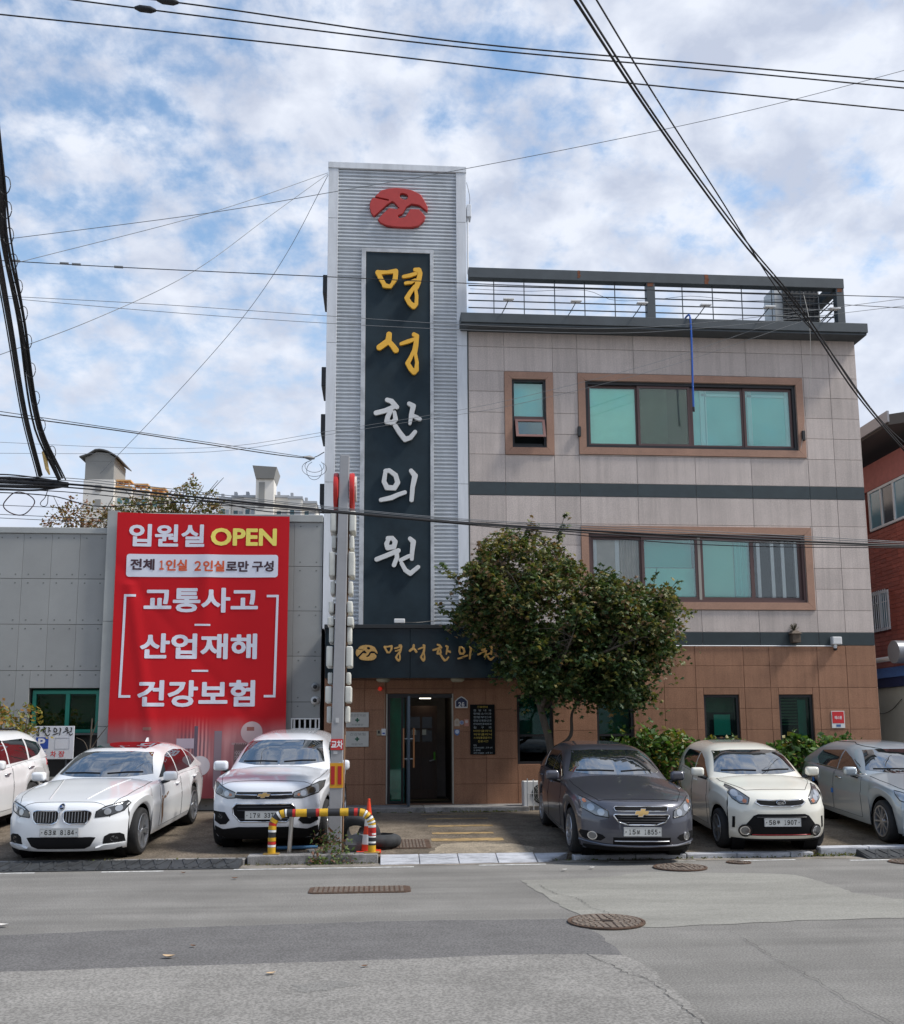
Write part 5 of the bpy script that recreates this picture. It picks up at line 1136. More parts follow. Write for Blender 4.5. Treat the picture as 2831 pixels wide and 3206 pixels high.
# ------------------------------------------------------------------ striped hoop barrier
bar = thing('hoop_barrier', 'bent pipe barrier wrapped in black, yellow, red and white tape at the kerb', 'barrier', (-.78, -6.2, .12))
BP = spline3([(-1.505, -6.2, .13), (-1.50, -6.2, .50), (-1.485, -6.2, .58), (-1.42, -6.2, .665), (-1.33, -6.2, .70), (-1.2, -6.2, .70), (-.45, -6.2, .705), (-.25, -6.2, .70), (-.165, -6.2, .66), (-.105, -6.2, .575), (-.09, -6.2, .50), (-.09, -6.2, .13)], 130)
MB().tube(BP, .054, 14).build('pipe', M('barrier_black', (0.025, 0.025, 0.028), .5), bar, smooth=50)
cum = [0.0]
for a, b in zip(BP[:-1], BP[1:]): cum.append(cum[-1] + (b - a).length)
tot = cum[-1]
def sub_path(s0, s1):
    out = []
    n = max(2, int((s1 - s0) / .02))
    for k in range(n + 1):
        s_ = s0 + (s1 - s0) * k / n; i = min(max(int(np.searchsorted(cum, s_)) - 1, 0), len(BP) - 2); t = (s_ - cum[i]) / max(cum[i + 1] - cum[i], 1e-6); out.append(BP[i].lerp(BP[i + 1], t))
    return out
mY, mR_, mW_ = M('tape_yellow', (0.62, 0.36, 0.015), .5, var=.15, scale=20), M('tape_red', (0.50, 0.02, 0.015), .5, var=.15, scale=20), M('tape_white', (0.75, 0.75, 0.74), .5)
bands = [(0, .10, mY), (.105, .135, mW_), (.14, .18, mR_), (.185, .235, mY), (.31, .34, mW_), (.345, .40, mY), (.40, .44, mR_), (.445, .50, mY), (.56, .59, mW_), (.60, .655, mY), (.665, .69, mW_), (.77, .81, mR_), (.815, .97, mY), (1.10, 1.145, mR_), (1.15, 1.27, mY), (1.44, 1.56, mY), (1.64, 1.69, mR_), (1.72, 1.785, mY), (1.79, 1.815, mW_), (1.82, 1.86, mY), (1.88, 1.91, mW_), (1.99, 2.015, mW_), (2.03, 2.10, mR_), (2.105, 2.13, mW_)]
for s0, s1, mt in bands: MB().tube(sub_path(s0, s1), .0565, 14).build('tape_band', mt, bar, smooth=50)
for s0, s1, mt in [(0, .11, mY), (.14, .165, mW_), (.22, .24, mW_), (.245, .35, mR_), (.36, .385, mW_), (.39, .415, mY), (.42, .445, mW_), (.38 + .07, .47, mY)]: MB().tube(sub_path(tot - s1, tot - s0), .0565, 14).build('tape_band', mt, bar, smooth=50)
for x in (-1.505, -.09): MB().box(x - .11, x + .11, -6.29, -6.11, .137, .148).build('base_plate', M('ochre_plate', (0.35, 0.22, 0.06), .7, var=.3, scale=20), bar)
t = thing('steel_post', 'short stainless post standing just behind the striped hoop', 'post', (-1.27, -6.0, .1)); MB().tube([(-1.28, -6.0, .08), (-1.245, -6.0, .70)], .032, 12).build('tube', m_stain, t, smooth=50)
# traffic cone
t = thing('traffic_cone', 'orange and white traffic cone behind the striped hoop', 'traffic cone', (-.14, -5.75, .09))
cz = lot_z(-5.75)
def cone_seg(z0, z1, mt, nm, off=0): f = lambda z: .115 - .13 * (z - cz) + off; MB().lathe([(f(z0), z0), (f(z1), z1)], (-.14, -5.75, 0), 'z', 24).build(nm, mt, t, smooth=50)
m_or = M('cone_orange', (0.72, 0.05, 0.01), .5)
cone_seg(cz + .025, cz + .76, m_or, 'cone'); cone_seg(cz + .38, cz + .53, mW_, 'reflective_band', .003); cone_seg(cz + .12, cz + .26, mW_, 'reflective_band', .003); MB().lathe([(0, cz + .775), (.018, cz + .77), (.022, cz + .755)], (-.14, -5.75, 0), 'z', 16).build('tip', m_or, t); MB().box(-.32, .04, -5.93, -5.57, cz, cz + .024).build('base', m_or, t, bev=.006)
# old tyres and rocks behind the pole
def tyre(name, lab, loc, R_, w_, rot):
    pr = []
    for k in range(13): a = math.pi * k / 12; pr.append((R_ - .10 * (1 - math.sin(a)) ** 1.0 - (.0 if 2 < k < 10 else .02), -w_ / 2 * math.cos(a)))
    pr += [(R_ * .60, w_ * .42), (R_ * .58, w_ * .2), (R_ * .62, 0), (R_ * .58, -w_ * .2), (R_ * .60, -w_ * .42)]
    o = MB().lathe(pr, (0, 0, 0), 'x', 36, closed=True).build(name, m_rubber, None, smooth=50); o.location = loc; o.rotation_euler = rot; tag(o, lab, 'tyre', 'old tyres by the sign pole'); return o
tyre('old_tyre', 'black old tyre leaning upright against the sign pole', (-.28, -5.3, lot_z(-5.3) + .20), .33, .20, (R(0), R(-28), R(70)))
tyre('old_tyre', 'worn grey tyre lying flat behind the right leg of the hoop', (.06, -5.35, lot_z(-5.35) + .10), .29, .20, (R(0), R(90), R(10)))
def rock(lab, loc, sx, sy, sz, seed):
    r_ = random.Random(seed); bm = bmesh.new(); bmesh.ops.create_icosphere(bm, subdivisions=2, radius=1)
    dirs = [Vector((r_.uniform(-1, 1), r_.uniform(-1, 1), r_.uniform(-.3, 1))).normalized() for _ in range(9)]; cut = [r_.uniform(.55, .85) for _ in dirs]
    for v in bm.verts:
        for d, c in zip(dirs, cut):
            e = v.co.dot(d)
            if e > c: v.co -= d * (e - c)
        v.co = Vector((v.co.x * sx, v.co.y * sy, v.co.z * sz))
    me = bpy.data.meshes.new('rock'); bm.to_mesh(me); bm.free(); o = link('rock', me, M('rock_grey', (0.13, 0.135, 0.14), .85, var=.3, scale=6, bump=.5, bscale=25)); o.location = loc; o['label'] = lab; o['category'] = 'rock'; return o
rock('large grey rock lying under the tilted tyre', (-.33, -5.62, lot_z(-5.6) + .10), .24, .16, .17, 3); rock('brown-grey rock leaning behind the larger one', (-.22, -5.38, lot_z(-5.4) + .16), .18, .14, .2, 8); rock('small dark rock beside the foot of the sign pole', (-.98, -5.9, .13), .07, .06, .05, 11)
t = MB().tube([(-1.5, -5.55, .15), (-.9, -5.5, .15)], .025, 8).build('blue_pipe', M('blue_plastic', (0.06, 0.17, 0.32), .5)); tag(t, 'short blue plastic pipe lying under the white crossover', 'pipe')

# litter
m_leafs = [M('dead_leaf_tan', (0.50, 0.36, 0.22), .8), M('dead_leaf_brown', (0.16, 0.08, 0.04), .8), M('paper_scrap', (0.62, 0.60, 0.56), .8)]
for (x, y, s_, k, lab) in [(-1.69, -12.07, .055, 0, 'curled pale leaf on the dark strip of road'), (-.80, -12.72, .04, 0, 'orange leaf on the light asphalt patch by the stain'), (-1.57, -11.67, .03, 1, 'dark curled leaf on the road short of the pale leaf'), (-1.80, -7.68, .045, 1, 'brown leaf on the road below the white crossover'), (-3.55, -10.57, .06, 2, 'white paper scrap at the left edge of the road'), (2.85, -7.25, .05, 2, 'white paper scrap on the road in front of the grey sedan'), (2.45, -7.4, .045, 2, 'folded white paper scrap left of the other scrap near the grey sedan'), (-.1, -12.55, .03, 1, 'small brown leaf beside the dark stain'), (-2.55, -7.1, .04, 1, 'dark leaf below the edge line near the white sedan'), (-2.87, -13.6, .04, 0, 'tan leaf at the lower left corner of the road')]:
    q = MB(); n = 6; pts = []
    a0 = rng.uniform(-.5, .5)
    for i in range(n + 1):
        u = i / n * 2 - 1; wv = (1 - u * u) * .55; zc_ = .012 + .35 * s_ * u * u
        for v in (-1, 0, 1): pts.append((x + s_ * (u * math.cos(a0) - v * wv * math.sin(a0)), y + s_ * (u * math.sin(a0) + v * wv * math.cos(a0)), .004 + zc_ + s_ * .4 * abs(v) * wv))
    q.add(pts, [(i * 3 + j, i * 3 + j + 1, (i + 1) * 3 + j + 1, (i + 1) * 3 + j) for i in range(n) for j in range(2)])
    o = q.build('fallen_leaf' if k < 2 else 'paper_scrap', m_leafs[k]); tag(o, lab, 'leaf' if k < 2 else 'paper')

# ------------------------------------------------------------------ overhead wires
m_wire = M('wire_black', (0.012, 0.012, 0.014), .6); m_wire_g = M('wire_grey', (0.16, 0.17, 0.18), .5)
def cable(pts, r, lab, grp=None, mt=None, name='overhead_cable', n=40, parent=None, k=.66):
    o = MB().tube(spline3(pts, n), r * k, 6).build(name, mt or m_wire, parent, smooth=60)
    if parent is None: tag(o, lab, 'cable', grp)
    return o
cable([(-5.4, -8.6, 11.59), (-2.85, -8.6, 11.45), (0.92, -8.6, 11.07), (4.65, -8.6, 10.9), (7.95, -8.6, 10.75)], .015, 'upper of the two close black wires across the top of the sky', 'wires crossing the sky')
cable([(-5.49, -8.4, 11.69), (-3.19, -8.4, 11.48), (0.93, -8.4, 11.15), (4.73, -8.4, 10.97), (8.08, -8.4, 10.8)], .015, 'lower of the two close black wires across the top of the sky', 'wires crossing the sky')
cable([(-5.55, -8.2, 11.48), (-1.13, -8.2, 11.2), (2.92, -8.2, 10.9), (5.96, -8.2, 10.72), (8.18, -8.2, 10.59)], .015, 'third black wire across the top of the sky, below the close pair', 'wires crossing the sky')
for (x, z, yy, lab) in [(-3.19, 11.48, -8.4, 'black splice sleeve on the lower wire of the close pair'), (-2.85, 11.45, -8.6, 'black splice sleeve on the upper wire of the close pair')]:
    o = MB().tube([(x - .14, yy, z + .012), (x - .07, yy, z + .006), (x + .07, yy, z - .006), (x + .14, yy, z - .012)], [.018, .045, .045, .018], 10).build('wire_splice', m_wire, smooth=50); tag(o, lab, 'wire splice')
cable([(1.53, -13.0, 8.26), (3.02, -10.6, 8.69), (4.97, -8.2, 8.55), (6.45, -6.6, 8.38), (8.68, -4.2, 7.74), (11.54, -1.5, 7.01)], .022, 'thick leftmost cable sloping down across the right of the sky', 'sloping cables on the right')
cable([(1.59, -13.0, 8.24), (3.12, -10.6, 8.6), (5.04, -8.2, 8.54), (6.53, -6.6, 8.34), (8.77, -4.2, 7.69), (11.54, -1.5, 7.07)], .018, 'cable running tight beside the thick sloping cable on the right', 'sloping cables on the right')
cable([(1.73, -13.0, 8.27), (2.91, -11.0, 8.71), (4.41, -9.0, 8.65), (6.04, -7.0, 8.35), (7.44, -5.5, 8.21), (9.7, -3.0, 7.79), (11.56, -1.5, 7.34)], .014, 'thinner sloping cable standing off right of the other two', 'sloping cables on the right')
cable([(-6.74, -5.0, 9.81), (-2.88, -5.0, 10.5), (-0.91, -5.0, 10.94), (1.44, -5.0, 11.48), (4.83, -5.0, 12.34), (7.15, -5.0, 13.0), (10.43, -5.0, 14.06)], .008, 'thin wire rising to the right across the top of the sign tower', 'thin wires', m_wire_g)
cable([(-6.7, -5.0, 9.26), (-6.31, -4.0, 10.02), (-3.44, -2.0, 12.2), (-1.21, -0.1, 14.34)], .009, 'topmost of the thin wires fanning out left of the tower top', 'wires fanning from the tower', m_wire_g)
cable([(-6.6, -5.0, 7.72), (-5.06, -4.0, 8.97), (-3.68, -2.5, 10.65), (-2.36, -1.0, 12.75), (-1.21, -0.1, 14.31)], .009, 'middle of the thin wires fanning out left of the tower top', 'wires fanning from the tower', m_wire_g)
cable([(-7.67, 6.0, 8.95), (-5.54, 4.0, 10.23), (-3.46, 2.5, 11.93), (-2.28, 1.4, 13.1), (-1.21, -0.05, 14.32)], .010, 'steepest of the thin wires fanning out left of the tower top', 'wires fanning from the tower', m_wire_g)
w4 = cable([(-6.9, -4.6, 9.75), (-4.43, -4.6, 9.68), (-0.92, -4.6, 9.62), (2.97, -4.6, 9.56), (10.3, -4.6, 9.56)], .011, 'wire crossing the tower at the height of the first yellow letter', 'wires crossing the tower')
for x, z in ((-6.15, 9.74), (-5.35, 9.72), (-5.15, 9.71), (-4.45, 9.685)):
    MB().tube([(x - .07, -4.6, z), (x + .07, -4.6, z - .004)], .022, 8).build('clamp', m_wire_g, w4)
cable([(-6.94, -4.4, 9.21), (-3.95, -4.4, 9.13), (-0.96, -4.4, 9.0), (2.1, -4.4, 8.89), (4.97, -4.4, 8.97), (10.44, -4.4, 9.77)], .007, 'upper of two thin wires sagging under the roof edge', 'thin sagging wires', m_wire_g)
cable([(-6.99, -4.3, 9.25), (-3.97, -4.3, 9.05), (-0.97, -4.3, 8.91), (2.11, -4.3, 8.85), (5.0, -4.3, 8.92), (10.49, -4.3, 9.67)], .007, 'lower of two thin wires sagging under the roof edge', 'thin sagging wires', m_wire_g)
cable([(-6.98, -4.0, 7.3), (-4.65, -3.0, 7.3), (-3.48, -2.0, 7.41), (-1.48, -0.3, 7.64), (-1.21, -0.1, 7.84)], .016, 'black service cable ending at the left side of the tower', 'service cables')
cable([(-6.99, -4.0, 7.37), (-4.65, -3.0, 7.33), (-3.48, -2.0, 7.45), (-1.48, -0.3, 7.65)], .010, 'thin cable carried above the black service cable left of the tower', 'service cables')
cc_ = o = MB().tube([(-1.62, -.42, 7.63), (-1.50, -.32, 7.645), (-1.40, -.28, 7.645)], [.02, .05, .02], 10).build('cable_clamp', m_wire_g, smooth=50); tag(o, 'grey cable clamp left of the tower with loops hanging below', 'cable clamp')
for k, (rx, rz) in enumerate(((.20, .17), (.26, .22), (.16, .25))):
    pts = [(-1.40 + rx * math.cos(a) + .0, -.3, 7.47 + rz * math.sin(a) * .8 - .05 * k) for a in np.linspace(.6 * math.pi, 2.25 * math.pi, 10)]
    cable(pts, .008, None, None, m_wire, 'cable_loop', 24, cc_)
cable([(-7.79, -2.0, 7.38), (-4.43, -2.0, 7.29), (-2.81, -2.0, 7.37), (-1.09, -1.8, 7.75), (1.02, -1.5, 8.24), (2.6, -1.2, 8.68), (6.06, -0.8, 9.8), (9.41, -0.5, 11.13)], .006, 'upper of the two fine wires rising across the silver letters', 'fine rising wires', m_wire_g)
cable([(-7.74, -2.1, 7.11), (-4.4, -2.1, 7.16), (-2.79, -2.1, 7.26), (-1.08, -1.9, 7.65), (1.01, -1.6, 8.13), (2.59, -1.3, 8.52), (6.02, -0.9, 9.59), (9.46, -0.5, 10.95)], .006, 'lower of the two fine wires rising across the silver letters', 'fine rising wires', m_wire_g)
B0 = [(-5.81, -6.9, 5.3), (-4.39, -6.9, 5.29), (-3.08, -6.9, 5.17), (-0.77, -6.9, 4.96), (1.23, -6.9, 4.8), (4.67, -6.9, 4.63), (8.31, -6.9, 4.51)]
labs = ['thickest black cable of the bundle sagging across the street front', 'upper pale messenger wire of the bundle across the street front', 'second black cable just under the thickest of the bundle', 'thin black cable hanging lowest in the bundle across the street front', 'grey wire riding on top of the bundle across the street front', 'black cable looping loosely below the bundle at its left end']
for i, (dz, dy, r, sg, mt) in enumerate([(0, 0, .024, 0, m_wire), (.045, .02, .009, .01, m_wire_g), (-.035, -.03, .016, -.02, m_wire), (-.06, .03, .010, -.05, m_wire), (.06, -.03, .008, .02, m_wire_g)]):
    cable([(x, y + dy, z + dz + sg * math.sin((x + 6) * .75)) for x, y, z in B0], r, labs[i], 'cable bundle along the street', mt)
cable([(-5.8, -6.85, 5.18), (-4.6, -6.85, 5.13), (-4.0, -6.85, 4.99), (-3.3, -6.85, 5.02), (-2.4, -6.85, 5.07), (-1.6, -6.85, 4.94), (-.7, -6.85, 4.93)], .012, labs[5], 'cable bundle along the street')
jn = thing('cable_junction', 'tangle of black cables meeting at the left end of the street bundle', 'cable junction', (-5, -6.9, 5.25))
for k, (dz, r) in enumerate(((.08, .02), (.03, .03), (-.03, .026), (-.08, .015), (.11, .010))):
    cable([(-5.9, -6.9 + .03 * k, 5.30 + dz), (-5.2, -6.9 - .02 * k, 5.27 + dz * 1.1), (-4.75, -6.9, 5.27 + dz * .9), (-4.35, -6.9, 5.28 + dz * .2)], r, None, None, m_wire, 'cable_end', 40, jn, 1.0)
for (x, z, lab) in [(-5.0, 5.02, 'round cable coil hanging under the junction at the left')]:
    pts = [(x + .205 * math.cos(a), -6.9 + .04 * math.sin(3 * a), z + .155 * math.sin(a) - .02) for a in np.linspace(0, 2 * math.pi * 1.02, 24)]
    cable(pts, .012, lab, None, M('maroon_cable', (0.06, 0.03, 0.035), .6), 'cable_coil', 60)
cable([(-4.62, -6.88, 5.25), (-4.66, -6.88, 5.1), (-4.72, -6.88, 5.0), (-4.64, -6.88, 4.98), (-4.62, -6.88, 5.12)], .008, 'small cable loop beside the round coil', None, m_wire, 'cable_loop')
LB1 = [(-3.4, -12.5, 7.32), (-3.87, -11.0, 7.4), (-4.18, -10.0, 7.25), (-4.42, -8.8, 6.85), (-4.6, -7.5, 5.93), (-4.46, -6.9, 5.35)]
LB2 = [(-3.76, -11.5, 6.87), (-4.21, -10.0, 6.9), (-4.46, -9.0, 6.69), (-4.7, -7.7, 6.0), (-4.74, -6.9, 5.4)]
bn1 = thing('cable_bunch', 'thick bunch of lashed black cables coming down to the junction at the left edge', 'cable bunch', (-4.46, -6.9, 5.35))
for k, (dx, dz, r) in enumerate(((0, 0, .022), (.035, .02, .014), (-.03, -.01, .012), (.06, .0, .009))):
    cable([(x + dx + .012 * math.sin(i * 2.2 + k), y, z + dz) for i, (x, y, z) in enumerate(LB1)], r, None, None, m_wire, 'strand', 40, bn1, 1.15)
bn2 = thing('cable_bunch', 'thinner cable bunch left of the thick one, meeting the same junction', 'cable bunch', (-4.74, -6.9, 5.4))
for k, (dx, dz, r) in enumerate(((0, 0, .022), (.025, .01, .012), (-.035, -.02, .007))):
    cable([(x + dx, y, z + dz) for x, y, z in LB2], r, None, None, m_wire, 'strand', 40, bn2, 1.15)
P1 = spline3(LB1, 60)
for k in range(16, 60, 4):
    p = P1[k]; pts = [(p.x + .05 + .055 * math.cos(a), p.y, p.z + .10 * math.sin(a)) for a in np.linspace(0, 6.2, 9)]
    cable(pts, .008, None, None, m_wire, 'cable_loop', 16, bn1)
MB_ = MB().tube([(-4.62, -7.15, 5.68), (-4.58, -7.1, 5.45), (-4.56, -7.05, 5.38)], [.03, .026, .012], 8).build('cable_tag', M('yellow_tag', (0.60, 0.42, 0.16), .6)); tag(MB_, 'yellow plastic tag on the cable bunch above the junction', 'cable tag')
for k, (z0, z1) in enumerate(((7.34, 7.09), (7.07, 6.93), (7.2, 7.02))):
    cable([(-9.8, 3.0 + k * .2, z0), (-6.7, 3.0 + k * .2, z0 - .1), (-4.1, 3.0 + k * .2, z1 + .05), (-1.3, 3.0 + k * .2, z1)], .012, ['highest', 'lowest', 'middle'][k] + ' of three wires low in the sky behind the annexe roof', 'wires behind the annexe')
cable([(10.4, .8, 12.0), (14, .8, 11.9), (20, .8, 11.7)], .012, 'wire leaving the roof railing towards the right edge', None)
cable([(9.6, -.25, 11.75), (9.58, -.5, 10.9), (9.62, -.3, 9.7), (9.55, -.12, 8.9), (9.42, -.06, 8.12)], .007, 'loose pale cord hanging beside the top floor window', None, M('pale_cord', (0.5, 0.47, 0.42), .7))
cable([(1.97, -.2, 11.62), (3.2, -.2, 11.60), (4.6, -.2, 11.66), (5.2, -.2, 11.45), (6.2, -.2, 11.5), (7.0, -.2, 11.6), (8.2, -.2, 11.52), (9.4, -.2, 11.62)], .007, 'slack black wire draped along the roof railing', None)
# ------------------------------------------------------------------ cars
m_tyre = M('tyre_rubber', (0.018, 0.018, 0.019), .85, var=.2, scale=20)
m_alloy = M('alloy', (0.52, 0.53, 0.55), .28, .85)
m_alloy_d = M('alloy_dark', (0.05, 0.05, 0.055), .4, .7)
m_chrome = M('chrome', (0.75, 0.76, 0.78), .12, 1.0)
m_blk = M('gloss_black', (0.010, 0.010, 0.011), .25)
m_blkm = M('matt_black', (0.007, 0.007, 0.008), .75, spec=.2)
m_cglass = M('car_glass', (0.012, 0.016, 0.018), .02, spec=1.0, coat=1.0, crough=.01)
m_cglass.node_tree.nodes['Principled BSDF'].inputs['IOR'].default_value = 2.3
m_lamp = M('lamp_housing', (0.20, 0.205, 0.21), .15, .6, coat=1.0)
m_lampd = M('lamp_dark', (0.045, 0.047, 0.05), .15, .3, coat=1.0)
m_lens = M('lamp_lens', (0.42, 0.44, 0.47), .15, .5, coat=1.0)
m_amber = M('lamp_amber', (0.40, 0.14, 0.06), .2, coat=1.0)
m_redl = M('tail_red', (0.40, 0.008, 0.010), .2, coat=1.0)
m_plate = M('plate_white', (0.62, 0.63, 0.61), .5, dirt=.1)
m_goldb = M('badge_gold', (0.55, 0.36, 0.14), .3, .7)
def paint(nm, c, metal=0.0, rough=.2, dirt=.025): return M('paint_' + nm, c, rough, metal, coat=1.0, dirt=dirt, dscale=1.6, crough=.03)
P_WHITE, P_WHITE2, P_CREAM = paint('white', (0.80, 0.81, 0.82)), paint('white_b', (0.74, 0.76, 0.80)), paint('cream', (0.72, 0.70, 0.62))
P_GREY, P_SILVER = paint('mauve_grey', (0.075, 0.078, 0.098), .4, .3), paint('silver', (0.36, 0.41, 0.45), .3, .3)

def oval(cx, cz, rx, rz, n=22): return [(cx + rx * math.cos(2 * math.pi * i / n), cz + rz * math.sin(2 * math.pi * i / n)) for i in range(n)]
class Car:
    def __init__(c, name, label, loc, psi, sp, group=None):
        c.sp = sp; x, y = loc
        rv = (-math.sin(psi), math.cos(psi)); zf, zr = lot_z(y), lot_z(y + sp['wb'] * rv[1]); pt = (zr - zf) / sp['wb']
        c.root = thing(name, label, 'car', (x, y, zf), group)
        c.root.rotation_euler = (math.atan(pt), sp.get('roll', 0), psi)
        c.paint = sp['paint']; c.shell()
    def part(c, mb, name, mat, parent=None, **k): return mb.build(name, mat, parent or c.root, world=False, **k)
    def shell(c):
        s = c.sp; fo, wb, ro, hw = s['fo'], s['wb'], s['ro'], s['hw']; yF, yR = -fo, wb + ro
        C = np.array([0, .05, .12, .2, .3, .4, .5, .57, .62, .66, .72, .79, .85, .90, .94, .975, 1.0]); nc = len(C)
        fp = pchip(*zip(*s['front'])); rp = pchip(*zip(*s['rear']))
        prof = pchip([0, .12, .3, .5, .62, .67, .85, .94, 1], [.945, .978, .988, .996, 1.0, .986, .970, .953, .905])
        ztop = pchip(*zip(*s['ztop'])); zbelt = pchip(*zip(*s['zbelt'])); zbot = pchip(*zip(*s['zbot']))
        S1, S1r, kf, kr, lf = s.get('S1', .30), s.get('S1r', .25), s.get('kf', .11), s.get('kr', .09), s.get('lf', .62)
        Rr = s['rw'] + s.get('gap', .055)
        def W(b, Lm):
            t0 = np.clip(1 - b * Lm / lf, 0, 1); t1 = np.clip(1 - (1 - b) * Lm / .8, 0, 1)
            return hw * (1 - kf * t0 ** 2.3 - kr * t1 ** 2.3)
        na = 41; A = np.linspace(-1, 1, na)
        pw = s.get('pw', 3.6)
        Sf = lambda a: S1 * np.abs(a) ** pw
        Sr = lambda a: S1r * np.abs(a) ** pw
        # denser stations round the wheel arches
        ys0 = list(np.linspace(yF + S1, yR - S1r, 50))
        for ya in (0, wb): ys0 += [ya + Rr * math.sin(t) for t in np.linspace(-math.pi / 2, math.pi / 2, 29)] + [ya - Rr - .012, ya + Rr + .012]
        B = np.array(sorted(set([round((y - yF - S1) / (yR - S1r - yF - S1), 5) for y in ys0 if yF + S1 < y < yR - S1r] + [0.0, 1.0]))); nb = len(B); Lm = yR - S1r - yF - S1
        bm = bmesh.new()
        def grid(fn, n1, n2):
            V = [[bm.verts.new(fn(i, j)) for j in range(n2)] for i in range(n1)]
            for i in range(n1 - 1):
                for j in range(n2 - 1):
                    try: bm.faces.new((V[i][j], V[i + 1][j], V[i + 1][j + 1], V[i][j + 1]))
                    except ValueError: pass
        Wf, Wr = W(0.0, Lm), W(1.0, Lm)
        crown = lambda a: 1 - np.abs(a) ** 3.0
        ytf = lambda a: yF + fp(1.0) + Sf(a)
        ytr = lambda a: yR - rp(1.0) - Sr(a)
        def ztf(a, y): return zbelt(y) + (ztop(y) - zbelt(y)) * crown(a)
        def F(i, j):
            a, cc = A[i], C[j]; y = yF + fp(cc) + Sf(a); zt = ztf(a, ytf(a)); zb = zbot(yF)
            return (a * Wf * prof(cc), y, zb + cc * (zt - zb))
        def G(i, j):
            a, cc = A[i], C[j]; y = yR - rp(cc) - Sr(a); zt = ztf(a, ytr(a)); zb = zbot(yR)
            return (a * Wr * prof(cc), y, zb + cc * (zt - zb))
        def side(sg):
            def f(i, j):
                b, cc = B[i], C[j]; y0 = yF + fp(cc) + S1; y1 = yR - rp(cc) - S1r; y = y0 + (y1 - y0) * b
                yt = ytf(1) + (ytr(1) - ytf(1)) * b
                yb0 = yF + fp(0) + S1; yb1 = yR - rp(0) - S1r; yb = yb0 + (yb1 - yb0) * b
                zl = zbot(yb)
                yy = y0 + (y1 - y0) * b
                zz = zl
                for ya in (0, wb):
                    d = Rr * Rr - (yb - ya) ** 2
                    if d > 0: zz = max(zz, s['rw'] + math.sqrt(d))
                zt = zbelt(yt)
                wv = W(b, Lm) * prof(cc)
                # arches flare slightly
                return (sg * wv, y if zz == zl else yb + (y - yb) * cc, zz + cc * (zt - zz))
            return f
        def T(i, j):
            a, b = A[i], B[j]; y = ytf(a) + (ytr(a) - ytf(a)) * b; yt1 = ytf(1) + (ytr(1) - ytf(1)) * b
            zb = zbelt(yt1 if abs(a) == 1 else y); return (a * W(b, Lm) * prof(1.0), y, zb + (ztop(y) - zb) * crown(a))
        grid(F, na, nc); grid(G, na, nc); grid(side(1), nb, nc); grid(side(-1), nb, nc); grid(T, na, nb)
        bmesh.ops.remove_doubles(bm, verts=bm.verts, dist=.002)
        # greenhouse
        gh = s['roof']; gy = np.linspace(gh[0][0], gh[-1][0], 46); zr = pchip(*zip(*gh)); nS = 33
        yr0, yr1 = s['roof_flat']; wbelt = s.get('gw', .90) * hw; tum = s.get('tum', .20)
        th = np.linspace(0, math.pi, nS); e = 2 / s.get('gn', 4.2)
        def H(i, j):
            y = gy[i]; zz = zr(y); zb = min(zbelt(y) - .02, zz - .001); ca, sa = math.cos(th[j]), math.sin(th[j])
            cx = math.copysign(abs(ca) ** e, ca); sz = abs(sa) ** e
            hgt = (zz - zb) / (s['H'] - zb); 
            pinch = 1 - .06 * np.clip((y - yr1) / (gh[-1][0] - yr1), 0, 1)
            x = wbelt * cx * (1 - tum * sz * np.clip(hgt, 0, 1)) * pinch
            f = np.clip((yr0 - y) / (yr0 - gh[0][0]), 0, 1); r = np.clip((y - yr1) / (gh[-1][0] - yr1), 0, 1)
            bend = (s.get('bend', .28) * (f * .8 + .2) * (1 if y < (yr0 + yr1) / 2 else 0) * np.clip(((yr0 + yr1) / 2 - y) / .5, 0, 1) - .22 * r) * (x / wbelt) ** 2
            return (x, y + bend, zb + (zz - zb) * sz)
        grid(H, len(gy), nS)
        bmesh.ops.recalc_face_normals(bm, faces=bm.faces)
        me = bpy.data.meshes.new('body'); bm.to_mesh(me); c.bvh = BVHTree.FromBMesh(bm); bm.free()
        me.polygons.foreach_set('use_smooth', [True] * len(me.polygons)); me.set_sharp_from_angle(angle=R(42))
        c.body = link('body', me, c.paint, c.root, False)
        c.yF, c.yR = yF, yR
        # floor, wheel wells
        q = MB(); q.box(-hw * .80, hw * .80, yF + .30, yR - .3, .17, .34)
        q.box(-hw * .6, hw * .6, Rr, wb - Rr, .35, .8); c.part(q, 'underbody', m_blkm)
        for ya in (0, wb):
            for sg in (-1, 1): c.part(MB().lathe([(Rr + .02, sg * hw * .80), (Rr + .02, sg * (hw - .36)), (0, sg * (hw - .36))], (0, ya, s['rw']), 'x', 30), 'wheel_well', m_blkm, smooth=40)
        for ya in (0, wb):
            for sg in (-1, 1): c.wheel(sg, ya)
    def wheel(c, sg, ya):
        s = c.sp; r, wd = s['rw'], s.get('tw', .21); xo = sg * (s['hw'] - .035); xi = xo - sg * wd; xm = (xo + xi) / 2
        pr = []
        for k in range(11):
            a = math.pi * k / 10; pr.append((r - .035 * (1 - math.sin(a)) ** 1.5 - (.0), xm + (wd / 2) * math.cos(a) * sg))
        pr = [(r * .70, xo - sg * .004)] + [(r * .86, xo + sg * .004)] + pr + [(r * .7, xi)]
        w = c.part(MB().lathe(pr, (0, ya, r), 'x', 40), 'wheel', m_tyre, smooth=50)
        rr = r * s.get('rim', .69)
        q = MB(); q.lathe([(rr + .006, xo - sg * .002), (rr + .004, xo + sg * .006), (rr - .016, xo + sg * .004), (rr - .022, xo - sg * .05), (rr - .03, xo - sg * .11)], (0, ya, r), 'x', 40)
        q.lathe([(0, xo - sg * .008), (.045, xo - sg * .008), (.06, xo - sg * .04)], (0, ya, r), 'x', 20)
